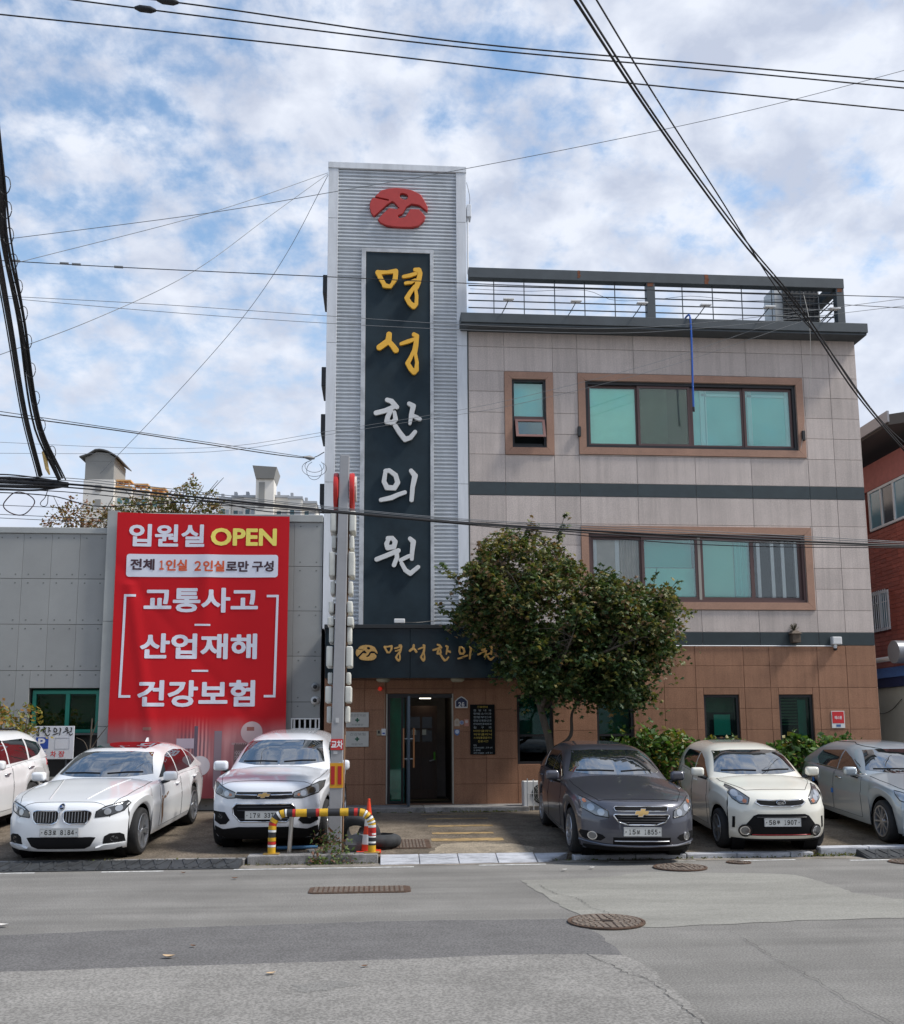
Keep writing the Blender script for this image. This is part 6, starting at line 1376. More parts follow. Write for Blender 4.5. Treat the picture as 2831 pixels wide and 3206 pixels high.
        ns = s.get('spokes', 5); dbl = s.get('double', False); ph = rng.uniform(0, 1)
        for k in range(ns):
            for off in ((-.13, .13) if dbl else (0,)):
                a = 2 * math.pi * (k + ph) / ns + off; a0 = a - off * .6
                w0, w1 = (.018, .016) if dbl else (.034, .026)
                if ns > 8: w0, w1 = .014, .013
                p0 = (ya + .035 * math.cos(a0), r + .035 * math.sin(a0)); p1 = (ya + (rr - .01) * math.cos(a), r + (rr - .01) * math.sin(a)); tn = (-math.sin(a), math.cos(a))
                q.hexa([(xo - sg * .045, p0[0] - tn[0] * w0, p0[1] - tn[1] * w0), (xo - sg * .045, p0[0] + tn[0] * w0, p0[1] + tn[1] * w0), (xo - sg * .03, p1[0] + tn[0] * w1, p1[1] + tn[1] * w1), (xo - sg * .03, p1[0] - tn[0] * w1, p1[1] - tn[1] * w1)],
                       [(xo - sg * .012, p0[0] - tn[0] * w0, p0[1] - tn[1] * w0), (xo - sg * .012, p0[0] + tn[0] * w0, p0[1] + tn[1] * w0), (xo + sg * .002, p1[0] + tn[0] * w1 * .8, p1[1] + tn[1] * w1 * .8), (xo + sg * .002, p1[0] - tn[0] * w1 * .8, p1[1] - tn[1] * w1 * .8)])
        c.part(q, 'rim', s.get('rimmat', m_alloy), w, smooth=40)
        c.part(MB().lathe([(0, xo - sg * .09), (rr - .03, xo - sg * .09)], (0, ya, r), 'x', 24), 'brake_disc', m_alloy_d, w)
    # ---- pieces laid onto the shell
    def cast(c, u, v, view):
        o, d = {'f': (Vector((u, -4, v)), Vector((0, 1, 0))), 'l': (Vector((3, u, v)), Vector((-1, 0, 0))), 'r': (Vector((-3, u, v)), Vector((1, 0, 0))), 't': (Vector((u, v, 4)), Vector((0, 0, -1))), 'b': (Vector((u, 9, v)), Vector((0, -1, 0)))}[view]
        h = c.bvh.ray_cast(o, d)
        if h[0] is None:
            pts = {'f': Vector((u, c.yF + .3, v)), 'l': Vector((c.sp['hw'], u, v)), 'r': Vector((-c.sp['hw'], u, v)), 't': Vector((u, v, .9)), 'b': Vector((u, c.yR - .2, v))}[view]
            h = c.bvh.find_nearest(pts)
        n = h[1] if h[1].dot(d) < 0 else -h[1]
        return h[0], n
    def patch(c, name, poly, view, mat, off=.006, parent=None, step=.05, mirror=False, label=None, skirt=.02):
        """A panel shaped by an outline seen from one side and laid onto the body, standing a few mm proud with closed edges."""
        outs = []
        for m in ((1, -1) if mirror else (1,)):
            pl = [(p[0] * (m if view in 'ft' else 1), p[1]) for p in poly]
            vw = view if m == 1 else {'f': 'f', 't': 't', 'l': 'r', 'r': 'l', 'b': 'b'}[view]
            bm = bmesh.new(); f = bm.faces.new([bm.verts.new((p[0], p[1], 0)) for p in pl])
            bmesh.ops.triangulate(bm, faces=bm.faces)
            for _ in range(6):
                es = [e for e in bm.edges if e.calc_length() > step]
                if not es: break
                bmesh.ops.subdivide_edges(bm, edges=es, cuts=1); bmesh.ops.triangulate(bm, faces=[f for f in bm.faces if len(f.verts) > 3])
            be = [e for e in bm.edges if e.is_boundary]
            info = {v: c.cast(v.co.x, v.co.y, vw) for v in bm.verts}
            loops_v = set(v for e in be for v in e.verts)
            dn = {}
            for v in loops_v:
                p, n = info[v]; dn[v] = bm.verts.new(p - n * skirt)
            for v, (p, n) in info.items(): v.co = p + n * off
            for e in be:
                a, b = e.verts
                try: bm.faces.new((a, b, dn[b], dn[a]))
                except ValueError: pass
            bmesh.ops.recalc_face_normals(bm, faces=bm.faces)
            ctr = Vector((0, c.sp['wb'] / 2, .6)); 
            me = bpy.data.meshes.new(name); bm.to_mesh(me); bm.free()
            me.polygons.foreach_set('use_smooth', [True] * len(me.polygons)); me.set_sharp_from_angle(angle=R(40))
            o = link(name, me, mat, (parent[0 if m == 1 else 1] if isinstance(parent, list) else parent) or c.root, False); outs.append(o)
            if label: o['label'] = label
        return outs if mirror else outs[0]
    def ringp(c, name, poly, wd, view, mat, off=.012, parent=None, mirror=False):
        """A moulding of width wd following an outline."""
        cx_, cz_ = sum(p[0] for p in poly) / len(poly), sum(p[1] for p in poly) / len(poly); n = len(poly); outs = []
        for m in ((1, -1) if mirror else (1,)):
            vw = view if m == 1 else {'f': 'f', 't': 't', 'l': 'r', 'r': 'l'}[view]; q = MB(); P = []
            for a, b in zip(poly, poly[1:] + poly[:1]):
                k = max(1, int(math.hypot(b[0] - a[0], b[1] - a[1]) / .04)); P += [(a[0] + (b[0] - a[0]) * i / k, a[1] + (b[1] - a[1]) * i / k) for i in range(k)]
            pts = []
            for (u, v) in P:
                p, nn = c.cast(u * (m if view in 'ft' else 1), v, vw); pts.append(p + nn * (off - wd * .4))
            q.tube(pts + [pts[0]], wd / 2, 6, caps=False); o = c.part(q, name, mat, (parent[0 if m == 1 else 1] if isinstance(parent, list) else parent), smooth=60); outs.append(o)
        return outs
    def line(c, name, pts, wd, view, mat, off=.005, parent=None):
        P = []
        for a, b in zip(pts[:-1], pts[1:]):
            k = max(1, int(math.hypot(b[0] - a[0], b[1] - a[1]) / .05)); P += [(a[0] + (b[0] - a[0]) * i / k, a[1] + (b[1] - a[1]) * i / k) for i in range(k)]
        P.append(pts[-1]); V = []
        for (u, v) in P:
            p, n = c.cast(u, v, view); V.append(p + n * (off - wd * .3))
        return c.part(MB().tube(V, wd / 2, 5), name, mat, parent, smooth=60)
    def disc(c, name, x, z, r, mat, off=.01, parent=None, depth=.03, mirror=False, view='f', ry=None):
        return c.patch(name, oval(x, z, r, r, 16), view, mat, off, parent, mirror=mirror, step=.04)
    def plate(c, z, s_, x=0.0, w=.52, h=.11):
        p, n = c.cast(x, z, 'f'); y = p.y - .022
        pl = c.part(MB().box(x - w / 2, x + w / 2, y - .004, y + .012, z - h / 2, z + h / 2), 'licence_plate', m_plate, bev=.004)
        c.part(rectframe(x - w / 2 - .004, x + w / 2 + .004, z - h / 2 - .004, z + h / 2 + .004, .008, y - .006, y + .02), 'plate_frame', m_alu, pl)
        a, b = s_.split(' ')
        def put(ch, x0, x1, h0=.31): text_fit(fw(ch), x + w * x0, x + w * x1, z - h * h0, z + h * h0, y - .0065, m_ink, pl, 'plate_number', bold=.03)
        for k, ch in enumerate(a[:2]): put(ch, -.385 + .105 * k + (.02 if ch == '1' else 0), -.30 + .105 * k - (.02 if ch == '1' else 0))
        put(a[2], -.165, -.075, .25)
        for k, ch in enumerate(b): put(ch, .03 + .095 * k + (.018 if ch == '1' else 0), .105 + .095 * k - (.018 if ch == '1' else 0))
        q = MB()
        for sx in (-1, 1): q.lathe([(0, -.009), (.008, -.008), (.008, 0)], (x + sx * w * .45, y, z), 'y', 8)
        c.part(q, 'plate_bolt', m_alloy_d, pl)
        return pl
    def mirrors(c, y, z, x, mat=None, sc=1.0, low=m_blk):
        for sg in (-1, 1):
            q = MB().box(sg * x - .105 * sc, sg * x + .105 * sc, y - .07 * sc, y + .07 * sc, z - .07 * sc, z + .075 * sc)
            o = c.part(q, 'wing_mirror', mat or c.paint, bev=.055 * sc, seg=4, smooth=60)
            c.part(MB().tube([(sg * (x - .20), y + .06, z - .12), (sg * (x - .02), y, z - .06)], .028, 8), 'mirror_stalk', low, o)
    def glazing(c, ws, sides, rear=None):
        c.ws = c.patch('windscreen', ws, 'f', m_cglass, .004)
        for pl in sides: c.patch('side_window', pl, 'l', m_cglass, .004, mirror=True)
        (bl, br) = min(p[0] for p in ws), max(p[0] for p in ws); zb = min(p[1] for p in ws)
        c.line('wiper', [(bl * .85, zb + .045), (bl * .4, zb + .055), (bl * .05, zb + .05)], .022, 'f', m_blkm, .014, c.ws); c.line('wiper', [(br * .1, zb + .045), (br * .5, zb + .06), (br * .8, zb + .055)], .022, 'f', m_blkm, .014, c.ws)
    def doors(c, polys, handles):
        for pl, (hy, hz) in zip(polys, handles):
            ds = c.patch('door', pl, 'l', c.paint, .003, mirror=True, step=.09)
            c.ringp('door_gap', pl, .007, 'l', m_blkm, .0035, ds, mirror=True)
            for sg, d_, v in ((1, ds[0], 'l'), (-1, ds[1], 'r')):
                p, n = c.cast(hy, hz, v); c.part(MB().tube([(p.x + sg * .004, hy - .09, hz), (p.x + sg * .03, hy - .07, hz + .004), (p.x + sg * .03, hy + .07, hz + .008), (p.x + sg * .004, hy + .09, hz + .006)], .013, 8), 'handle', c.sp.get('handle', c.paint), d_, smooth=60)
    def bonnet(c, pts):
        h = c.patch('bonnet', pts + [(-x, y) for x, y in reversed(pts)], 't', c.paint, .003, step=.09)
        c.line('bonnet_gap', pts, .008, 't', m_blkm, .004, h); c.line('bonnet_gap', [(-x, y) for x, y in pts], .008, 't', m_blkm, .004, h); c.line('bonnet_gap', [pts[0], (-pts[0][0], pts[0][1])], .007, 't', m_blkm, .004, h)
    def headlight(c, poly, base=m_lamp, bulbs=(), rim=m_blk, strip=None):
        hs_ = c.patch('headlight', poly, 'f', base, .005, mirror=True, step=.035)
        if rim: c.ringp('headlight_rim', poly, .016, 'f', rim, .009, hs_, mirror=True)
        for (x, z, r, mt) in bulbs: c.disc('headlight_lens', x, z, r, mt, .010, hs_, mirror=True)
        if strip: c.patch('light_strip', strip, 'f', m_lens, .010, hs_, mirror=True)
        return hs_

def oval(cx, cz, rx, rz, n=22): return [(cx + rx * math.cos(2 * math.pi * i / n), cz + rz * math.sin(2 * math.pi * i / n)) for i in range(n)]
def bowtie(c, z, w, h, mat):
    a, b = w / 2, h / 2; sl_ = .25 * h
    pl = [(-a + sl_, z + b * .5), (-a * .32 + sl_ * .6, z + b * .5), (-a * .32 + sl_, z + b), (a * .32 + sl_, z + b), (a * .32 + sl_ * .6, z + b * .5), (a, z + b * .5), (a - sl_, z - b * .5), (a * .32 - sl_ * .6, z - b * .5), (a * .32 - sl_, z - b), (-a * .32 - sl_, z - b), (-a * .32 - sl_ * .6, z - b * .5), (-a, z - b * .5)]
    p = c.patch('badge', pl, 'f', mat, .020, skirt=.03); c.ringp('badge_edge', pl, .008, 'f', m_chrome, .021, p); return p

# --- white saloon, kidney grilles
sp = dict(fo=.83, wb=2.968, ro=1.11, hw=.93, H=1.47, rw=.335, paint=P_WHITE, rim=.74, spokes=5, double=True, tw=.24, pw=3.2, S1=.34,
          front=[(0, .10), (.12, .02), (.3, .0), (.5, .01), (.7, .03), (.86, .045), (.95, .075), (1, .12)], rear=[(0, .15), (.2, .03), (.5, 0), (.8, .05), (1, .14)],
          ztop=[(-.8, .80), (-.6, .845), (-.2, .915), (.3, .985), (.75, 1.03), (1.5, .99), (3.2, 1.08), (3.9, 1.10), (4.2, 1.06)], zbelt=[(-.8, .755), (-.4, .855), (.1, .92), (.7, .96), (2, .97), (3.2, .995), (4.1, .975)], zbot=[(-.83, .17), (-.5, .18), (0, .22), (1.5, .22), (3, .23), (4.1, .28)],
          roof=[(.66, .98), (1.0, 1.175), (1.27, 1.315), (1.5, 1.40), (1.8, 1.445), (2.4, 1.467), (2.9, 1.44), (3.3, 1.36), (3.7, 1.22), (4.0, 1.08)], roof_flat=(1.6, 3.0), gw=.925, tum=.22)
c = Car('parked_car', 'white saloon with twin kidney grilles, front to the street, leftmost complete car', (-4.31, -5.60), R(-3.3), sp)
c.glazing([(-.73, 1.06), (-.40, 1.035), (.40, 1.035), (.73, 1.06), (.575, 1.355), (.3, 1.378), (-.3, 1.378), (-.575, 1.355)],
          [[(1.0, 1.0), (1.98, 1.0), (1.97, 1.325), (1.75, 1.29), (1.40, 1.165)], [(2.03, 1.0), (2.80, 1.01), (2.84, 1.315), (2.40, 1.345), (2.03, 1.33)], [(2.85, 1.03), (3.36, 1.09), (3.22, 1.22), (2.90, 1.305)]])
c.doors([[(.72, .30), (1.98, .30), (2.0, .955), (.82, .93)], [(2.02, .30), (2.55, .30), (2.85, .72), (3.0, .965), (2.04, .958)]], [(1.78, .84), (2.82, .86)])
c.bonnet([(.62, -.66), (.74, -.3), (.80, .3), (.80, .72)])
hs_ = c.headlight([(.45, .635), (.46, .71), (.56, .77), (.70, .805), (.80, .818), (.825, .79), (.77, .70), (.62, .645)], m_lampd, [(.60, .705), ] and [(.59, .70, .042, m_lens), (.71, .735, .042, m_lens)], m_blk, [(.52, .74), (.60, .77), (.74, .797), (.74, .785), (.60, .757), (.53, .73)])
for sg in (-1, 1):
    pl = [(sg * (.215 + dx), z) for dx, z in [(-.185, .70), (-.165, .725), (.12, .73), (.175, .715), (.185, .68), (.165, .60), (.12, .555), (-.10, .55), (-.165, .58), (-.185, .63)]]
    g = c.patch('kidney_grille', pl, 'f', m_blk, .006); c.ringp('grille_surround', pl, .022, 'f', m_chrome, .016, g)
    for k in range(8): c.line('grille_slat', [(sg * (.215 - .14 + .04 * k), .575), (sg * (.215 - .14 + .04 * k), .712)], .011, 'f', m_alloy, .016, g)
b_ = c.disc('badge', 0, .775, .040, m_blk, .012); 
p, n = c.cast(0, .775, 'f')
for k in range(4):
    a0 = k * math.pi / 2; po = [(0, 0)] + [(.028 * math.cos(a0 + t), .028 * math.sin(a0 + t)) for t in np.linspace(0, math.pi / 2, 7)]
    c.part(MB().prism([(u, p.z + v) for u, v in po], p.y - .016, p.y - .0122), 'badge_quarter', M('badge_blue', (0.02, 0.12, 0.45), .4) if k % 2 else M('badge_white', (.7, .7, .72), .4), b_)
c.ringp('badge_ring', oval(0, .775, .036, .036), .008, 'f', m_chrome, .015, b_)
c.plate(.445, '63로 8184')
c.patch('lower_intake', [(-.47, .365), (-.40, .375), (.40, .375), (.47, .365), (.40, .25), (.32, .215), (-.32, .215), (-.40, .25)], 'f', m_blkm, .006)
fi = c.patch('fog_intake', [(.55, .27), (.57, .37), (.63, .405), (.74, .40), (.785, .37), (.795, .275)], 'f', m_blkm, .006, mirror=True); c.disc('fog_lamp', .68, .33, .040, m_lamp, .006, fi, mirror=True)
c.patch('bumper_blade', [(.46, .235), (.56, .262), (.79, .268), (.78, .225), (.6, .205)], 'f', c.paint, .03, mirror=True)
c.mirrors(.95, 1.03, 1.02)
c.patch('sunroof', [(-.42, 1.62), (.42, 1.62), (.46, 1.85), (.46, 2.45), (-.46, 2.45), (-.46, 1.85)], 't', m_cglass, .004)
c.part(MB().hexa([(-.02, 3.05, 1.42), (.02, 3.05, 1.42), (.02, 3.2, 1.38), (-.02, 3.2, 1.38)], [(-.008, 3.14, 1.50), (.008, 3.14, 1.50), (.008, 3.2, 1.50), (-.008, 3.2, 1.50)]), 'roof_antenna', c.paint)
m_sc = M('scrape_brown', (0.16, 0.09, 0.05), .9, var=.4, scale=30)
for pl in ([(.80, .60), (.86, .74), (.92, .735), (.90, .62), (.93, .42), (.86, .30), (.84, .42)], [(.93, .71), (1.15, .745), (1.24, .77), (1.26, .745), (1.1, .70), (.96, .68)]): c.patch('scrape', pl, 'l', m_sc, .0045)
sedan_w = c
for sg in (-1, 1):
    c.line('bonnet_crease', [(sg * .26, -.55), (sg * .36, 0), (sg * .50, .62)], .034, 't', c.paint, .0075)
# --- white crossover
sp = dict(fo=.84, wb=2.555, ro=.84, hw=.888, H=1.65, rw=.345, paint=P_WHITE2, rim=.66, spokes=5, tw=.22, gap=.06, kf=.11, S1=.28,
          front=[(0, .12), (.1, .05), (.3, .0), (.5, .0), (.7, .015), (.86, .04), (.95, .08), (1, .14)], rear=[(0, .1), (.3, 0), (.6, .02), (1, .1)],
          ztop=[(-.8, .98), (-.5, 1.04), (0, 1.10), (.5, 1.16), (1.5, 1.12), (3.3, 1.14)], zbelt=[(-.8, .93), (-.4, 1.015), (.2, 1.065), (.7, 1.09), (2, 1.08), (3.3, 1.10)], zbot=[(-.84, .20), (0, .25), (1.5, .25), (3.3, .3)],
          roof=[(.38, 1.10), (.68, 1.30), (.92, 1.455), (1.15, 1.56), (1.55, 1.63), (2.3, 1.65), (2.8, 1.62), (3.1, 1.50), (3.3, 1.15)], roof_flat=(1.3, 2.8), gw=.925, tum=.19)
c = Car('parked_car', 'white compact crossover with a gold bow-tie badge parked behind the striped hoop', (-1.62, -4.95), R(-3.6), sp)
c.glazing([(-.70, 1.20), (-.38, 1.17), (.38, 1.17), (.70, 1.20), (.60, 1.51), (.3, 1.535), (-.3, 1.535), (-.60, 1.51)], [[(.74, 1.12), (1.55, 1.12), (1.55, 1.45), (1.2, 1.38)], [(1.6, 1.12), (2.4, 1.14), (2.42, 1.46), (1.6, 1.46)], [(2.5, 1.16), (2.95, 1.2), (2.85, 1.38), (2.52, 1.45)]])
c.doors([[(.6, .4), (1.57, .4), (1.57, 1.07), (.62, 1.05)], [(1.6, .4), (2.1, .4), (2.4, .8), (2.5, 1.09), (1.6, 1.08)]], [(1.4, .95), (2.3, .97)])
c.bonnet([(.66, -.58), (.75, -.2), (.78, .3), (.78, .5)])
c.headlight([(.42, .80), (.43, .875), (.60, .93), (.76, .995), (.83, 1.0), (.82, .92), (.76, .85), (.55, .79)], m_lamp, [(.56, .855, .04, m_lens), (.68, .885, .045, m_lampd), (.50, .84, .02, m_amber)], m_blk)
g = c.patch('upper_grille', [(-.44, .80), (-.40, .885), (.40, .885), (.44, .80), (.3, .785), (-.3, .785)], 'f', m_blk, .006); c.line('chrome_bar', [(-.41, .845), (-.1, .84)], .016, 'f', m_chrome, .014, g); c.line('chrome_bar', [(.1, .84), (.41, .845)], .016, 'f', m_chrome, .014, g)
bowtie(c, .838, .19, .075, m_goldb)
g = c.patch('lower_grille', [(-.46, .66), (-.40, .715), (.40, .715), (.46, .66), (.44, .56), (.34, .46), (-.34, .46), (-.44, .56)], 'f', m_blkm, .006); c.ringp('grille_surround', [(-.46, .66), (-.40, .715), (.40, .715), (.46, .66), (.44, .56), (.34, .46), (-.34, .46), (-.44, .56)], .022, 'f', m_chrome, .012, g)
for z in (.50, .62, .67): c.line('grille_slat', [(-.38, z), (.38, z)], .014, 'f', m_alloy_d, .012, g)
c.plate(.555, '17모 3375')
fi = c.patch('fog_intake', [(.50, .48), (.58, .59), (.78, .595), (.80, .47), (.66, .405), (.56, .42)], 'f', m_blkm, .006, mirror=True); c.disc('fog_lamp', .66, .53, .042, m_lamp, .006, fi, mirror=True)
c.patch('lower_cladding', [(-.84, .22), (-.84, .40), (-.62, .34), (-.36, .385), (.36, .385), (.62, .34), (.84, .40), (.84, .22), (.5, .205), (-.5, .205)], 'f', m_blkm, .008)
c.patch('side_cladding', [(.42, .26), (2.12, .26), (2.12, .40), (.42, .40)], 'l', m_blkm, .006, mirror=True)
c.mirrors(.78, 1.14, .99, sc=1.1)
# --- mauve-grey saloon
sp = dict(fo=.90, wb=2.685, ro=1.01, hw=.895, H=1.477, rw=.325, paint=P_GREY, rim=.68, spokes=10, tw=.21, roll=R(.9), S1=.30,
          front=[(0, .10), (.12, .03), (.3, .0), (.55, .015), (.75, .035), (.87, .065), (.95, .10), (1, .15)], rear=[(0, .15), (.2, .03), (.5, 0), (.8, .05), (1, .14)],
          ztop=[(-.85, .80), (-.6, .86), (-.2, .94), (.3, 1.02), (.6, 1.06), (1.5, 1.02), (3.2, 1.08), (3.7, 1.08)], zbelt=[(-.85, .755), (-.45, .86), (0, .925), (.6, .975), (2, .985), (3.2, 1.0), (3.7, .98)], zbot=[(-.9, .16), (-.5, .18), (0, .21), (1.5, .21), (3.6, .27)],
          roof=[(.50, 1.0), (.85, 1.205), (1.12, 1.345), (1.36, 1.43), (1.7, 1.468), (2.5, 1.470), (2.9, 1.41), (3.3, 1.27), (3.6, 1.10)], roof_flat=(1.45, 2.7), gw=.93, tum=.20)
c = Car('parked_car', 'mauve-grey saloon with a gold bow-tie badge parked in front of the tree', (3.64, -6.07), R(-1.0), sp)
c.glazing([(-.71, 1.09), (-.4, 1.065), (.4, 1.065), (.71, 1.09), (.575, 1.375), (.3, 1.40), (-.3, 1.40), (-.575, 1.375)], [[(.84, 1.02), (1.75, 1.02), (1.75, 1.325), (1.38, 1.235)], [(1.8, 1.02), (2.55, 1.03), (2.6, 1.31), (1.8, 1.335)], [(2.62, 1.04), (2.98, 1.08), (2.88, 1.21), (2.68, 1.28)]])
c.doors([[(.62, .30), (1.77, .30), (1.78, .975), (.70, .95)], [(1.8, .30), (2.25, .30), (2.58, .72), (2.7, .985), (1.82, .978)]], [(1.55, .87), (2.5, .89)])
c.bonnet([(.56, -.66), (.70, -.3), (.76, .2), (.76, .56)])
c.headlight([(.45, .615), (.46, .70), (.62, .79), (.74, .85), (.79, .865), (.80, .80), (.79, .72), (.62, .635)], m_lamp, [(.55, .68, .045, m_lens), (.67, .735, .045, m_lens), (.74, .81, .022, m_amber)], m_blk)
pl = [(-.38, .745), (-.36, .762), (.36, .762), (.38, .745), (.36, .705), (-.36, .705)]; g = c.patch('upper_grille', pl, 'f', m_blkm, .006); c.ringp('grille_surround', pl, .014, 'f', m_chrome, .014, g)
pl = [(-.39, .645), (-.37, .66), (.37, .66), (.39, .645), (.33, .565), (.2, .525), (-.2, .525), (-.33, .565)]; g = c.patch('lower_grille', pl, 'f', m_blkm, .006); c.ringp('grille_surround', pl, .022, 'f', m_chrome, .014, g)
for z in (.555, .59, .625): c.line('grille_slat', [(-.33, z), (.33, z)], .008, 'f', m_alloy_d, .010, g)
bowtie(c, .683, .21, .10, m_goldb)
c.plate(.435, '15보 1855')
fi = c.patch('fog_intake', [(.50, .345), (.54, .38), (.68, .415), (.80, .42), (.82, .34), (.74, .30), (.56, .30)], 'f', m_blkm, .006, mirror=True); c.disc('fog_lamp', .66, .362, .058, m_chrome, .012, fi, mirror=True); c.disc('fog_lens', .66, .362, .045, m_lamp, .016, fi, mirror=True)
g = c.patch('lower_intake', [(-.40, .355), (.40, .355), (.40, .255), (-.40, .255)], 'f', m_blkm, .006); c.line('chrome_bar', [(-.38, .305), (.38, .305)], .014, 'f', m_alloy, .012, g)
c.line('bumper_lip', [(-.80, .285), (-.5, .245), (0, .235), (.5, .245), (.80, .285)], .03, 'f', c.paint, .02)
c.patch('lower_valance', [(-.76, .165), (-.76, .225), (.76, .225), (.76, .165)], 'f', m_blkm, .006)
c.mirrors(.80, 1.04, .985)
# --- cream hatchback
sp = dict(fo=.68, wb=2.385, ro=.53, hw=.80, H=1.485, rw=.295, paint=P_CREAM, rim=.68, spokes=5, rimmat=M('rim_grey', (0.25, 0.26, 0.27), .35, .7), double=True, tw=.18, kf=.11, S1=.26,
          front=[(0, .10), (.12, .03), (.3, .0), (.55, .0), (.7, .02), (.82, .05), (.92, .11), (1, .19)], rear=[(0, .08), (.3, 0), (.6, .02), (1, .08)],
          ztop=[(-.6, .845), (-.4, .91), (-.1, .98), (.25, 1.05), (.8, 1.0), (2.9, 1.05)], zbelt=[(-.6, .80), (-.3, .91), (.1, .97), (.5, 1.0), (1.5, 1.01), (2.9, 1.06)], zbot=[(-.68, .19), (0, .21), (1.2, .21), (2.9, .28)],
          roof=[(.18, 1.0), (.52, 1.225), (.76, 1.36), (.98, 1.435), (1.4, 1.483), (2.2, 1.475), (2.5, 1.43), (2.68, 1.30), (2.80, 1.02)], roof_flat=(1.05, 2.3), gw=.93, tum=.19, bend=.26)
c = Car('parked_car', 'cream small hatchback with big round fog lamps between the grey and silver saloons', (5.88, -5.78), R(-4.0), sp)
c.glazing([(-.64, 1.085), (-.35, 1.06), (.35, 1.06), (.64, 1.085), (.535, 1.37), (.28, 1.395), (-.28, 1.395), (-.535, 1.37)], [[(.53, 1.0), (1.32, 1.02), (1.32, 1.325), (1.0, 1.24)], [(1.38, 1.02), (2.05, 1.06), (2.2, 1.18), (2.12, 1.325), (1.38, 1.335)]])
c.doors([[(.42, .30), (1.34, .30), (1.35, .99), (.48, .96)], [(1.37, .30), (1.8, .30), (2.1, .7), (2.2, 1.03), (1.38, .995)]], [(1.15, .90), (1.98, .94)])
c.bonnet([(.44, -.42), (.60, -.1), (.67, .1), (.67, .28)])
c.headlight([(.43, .80), (.46, .715), (.56, .72), (.64, .78), (.675, .85), (.68, .93), (.65, .955), (.57, .91)], m_lamp, [(.605, .85, .045, m_lens), (.55, .79, .04, m_lens), (.50, .755, .028, m_amber)], m_blk)
pl = [(-.36, .74), (-.33, .775), (-.1, .765), (0, .77), (.1, .765), (.33, .775), (.36, .74), (.30, .70), (.15, .685), (-.15, .685), (-.30, .70)]
g = c.patch('upper_grille', pl, 'f', m_blkm, .006); c.ringp('grille_surround', pl, .024, 'f', m_chrome, .014, g)
b_ = c.patch('badge', oval(0, .735, .066, .032), 'f', m_blk, .016); c.ringp('badge_ring', oval(0, .735, .063, .030), .010, 'f', m_chrome, .020, b_); p, n = c.cast(0, .735, 'f'); text_fit('KIA', -.042, .042, .72, .75, p.y - .024, m_chrome, b_, 'badge_letters', bold=.01)
pl = [(-.40, .555), (-.34, .58), (.34, .58), (.40, .555), (.50, .43), (.58, .38), (.58, .30), (.46, .27), (-.46, .27), (-.58, .30), (-.58, .38), (-.50, .43)]
g = c.patch('lower_intake', pl, 'f', m_blkm, .006); c.line('grille_slat', [(-.36, .535), (.36, .535)], .014, 'f', m_blk, .014, g); c.line('red_line', [(-.42, .285), (.42, .285)], .014, 'f', M('trim_red', (0.4, 0.01, 0.01), .4), .014, g)
fo_ = c.disc('fog_lamp_surround', .505, .345, .085, m_blk, .025, mirror=True); c.disc('fog_lamp_ring', .505, .345, .062, m_chrome, .030, fo_, mirror=True); c.disc('fog_lamp', .505, .345, .050, m_lamp, .034, fo_, mirror=True)
c.patch('side_slit', [(.635, .37), (.63, .53), (.66, .53), (.665, .37)], 'f', m_blkm, .006, mirror=True)
c.plate(.465, '58루 1907')
c.patch('lower_valance', [(-.66, .19), (-.66, .215), (.66, .215), (.66, .19)], 'f', m_blkm, .006)
c.mirrors(.52, 1.08, .905, sc=.95)
# --- silver saloon at the right edge
sp = dict(fo=.87, wb=2.70, ro=.99, hw=.89, H=1.44, rw=.325, paint=P_SILVER, rim=.72, spokes=10, tw=.21, handle=m_chrome,
          front=[(0, .10), (.12, .03), (.3, .0), (.55, .015), (.75, .035), (.87, .065), (.95, .10), (1, .15)], rear=[(0, .15), (.2, .03), (.5, 0), (.8, .05), (1, .14)],
          ztop=[(-.85, .76), (-.6, .82), (-.2, .90), (.3, .985), (.6, 1.03), (1.5, 1.0), (3.2, 1.07), (3.7, 1.08)], zbelt=[(-.85, .72), (-.45, .83), (0, .90), (.6, .95), (2, .97), (3.2, 1.0), (3.7, .99)], zbot=[(-.87, .17), (0, .21), (1.5, .21), (3.6, .27)],
          roof=[(.50, .98), (.88, 1.19), (1.15, 1.315), (1.4, 1.395), (1.8, 1.435), (2.5, 1.425), (2.9, 1.36), (3.3, 1.22), (3.6, 1.08)], roof_flat=(1.6, 2.7), gw=.91, tum=.21)
c = Car('parked_car', 'silver saloon with blue door guards cut off by the right edge', (8.68, -5.55), R(-3.7), sp)
c.glazing([(-.70, 1.035), (-.4, 1.01), (.4, 1.01), (.70, 1.035), (.56, 1.335), (.3, 1.345), (-.3, 1.345), (-.53, 1.325)], [[(.82, .985), (1.72, .985), (1.72, 1.29), (1.37, 1.20)], [(1.77, .985), (2.55, 1.0), (2.72, 1.10), (2.60, 1.24), (1.77, 1.30)]])
c.doors([[(.62, .30), (1.74, .30), (1.75, .955), (.68, .93)], [(1.78, .30), (2.25, .30), (2.58, .72), (2.72, .985), (1.79, .96)]], [(1.52, .85), (2.5, .88)])
c.bonnet([(.56, -.64), (.70, -.3), (.76, .2), (.76, .54)])
c.headlight([(.45, .615), (.46, .70), (.62, .77), (.74, .82), (.79, .835), (.80, .78), (.78, .70), (.62, .625)], m_lens, [(.60, .69, .05, m_lamp), (.70, .75, .045, m_lens)], m_blk)
pl = [(-.38, .70), (-.34, .735), (.34, .735), (.38, .70), (.30, .655), (-.30, .655)]; g = c.patch('upper_grille', pl, 'f', m_blkm, .006); c.ringp('grille_surround', pl, .02, 'f', m_chrome, .014, g)
c.patch('lower_intake', [(-.55, .40), (.55, .40), (.48, .25), (-.48, .25)], 'f', m_blkm, .006)
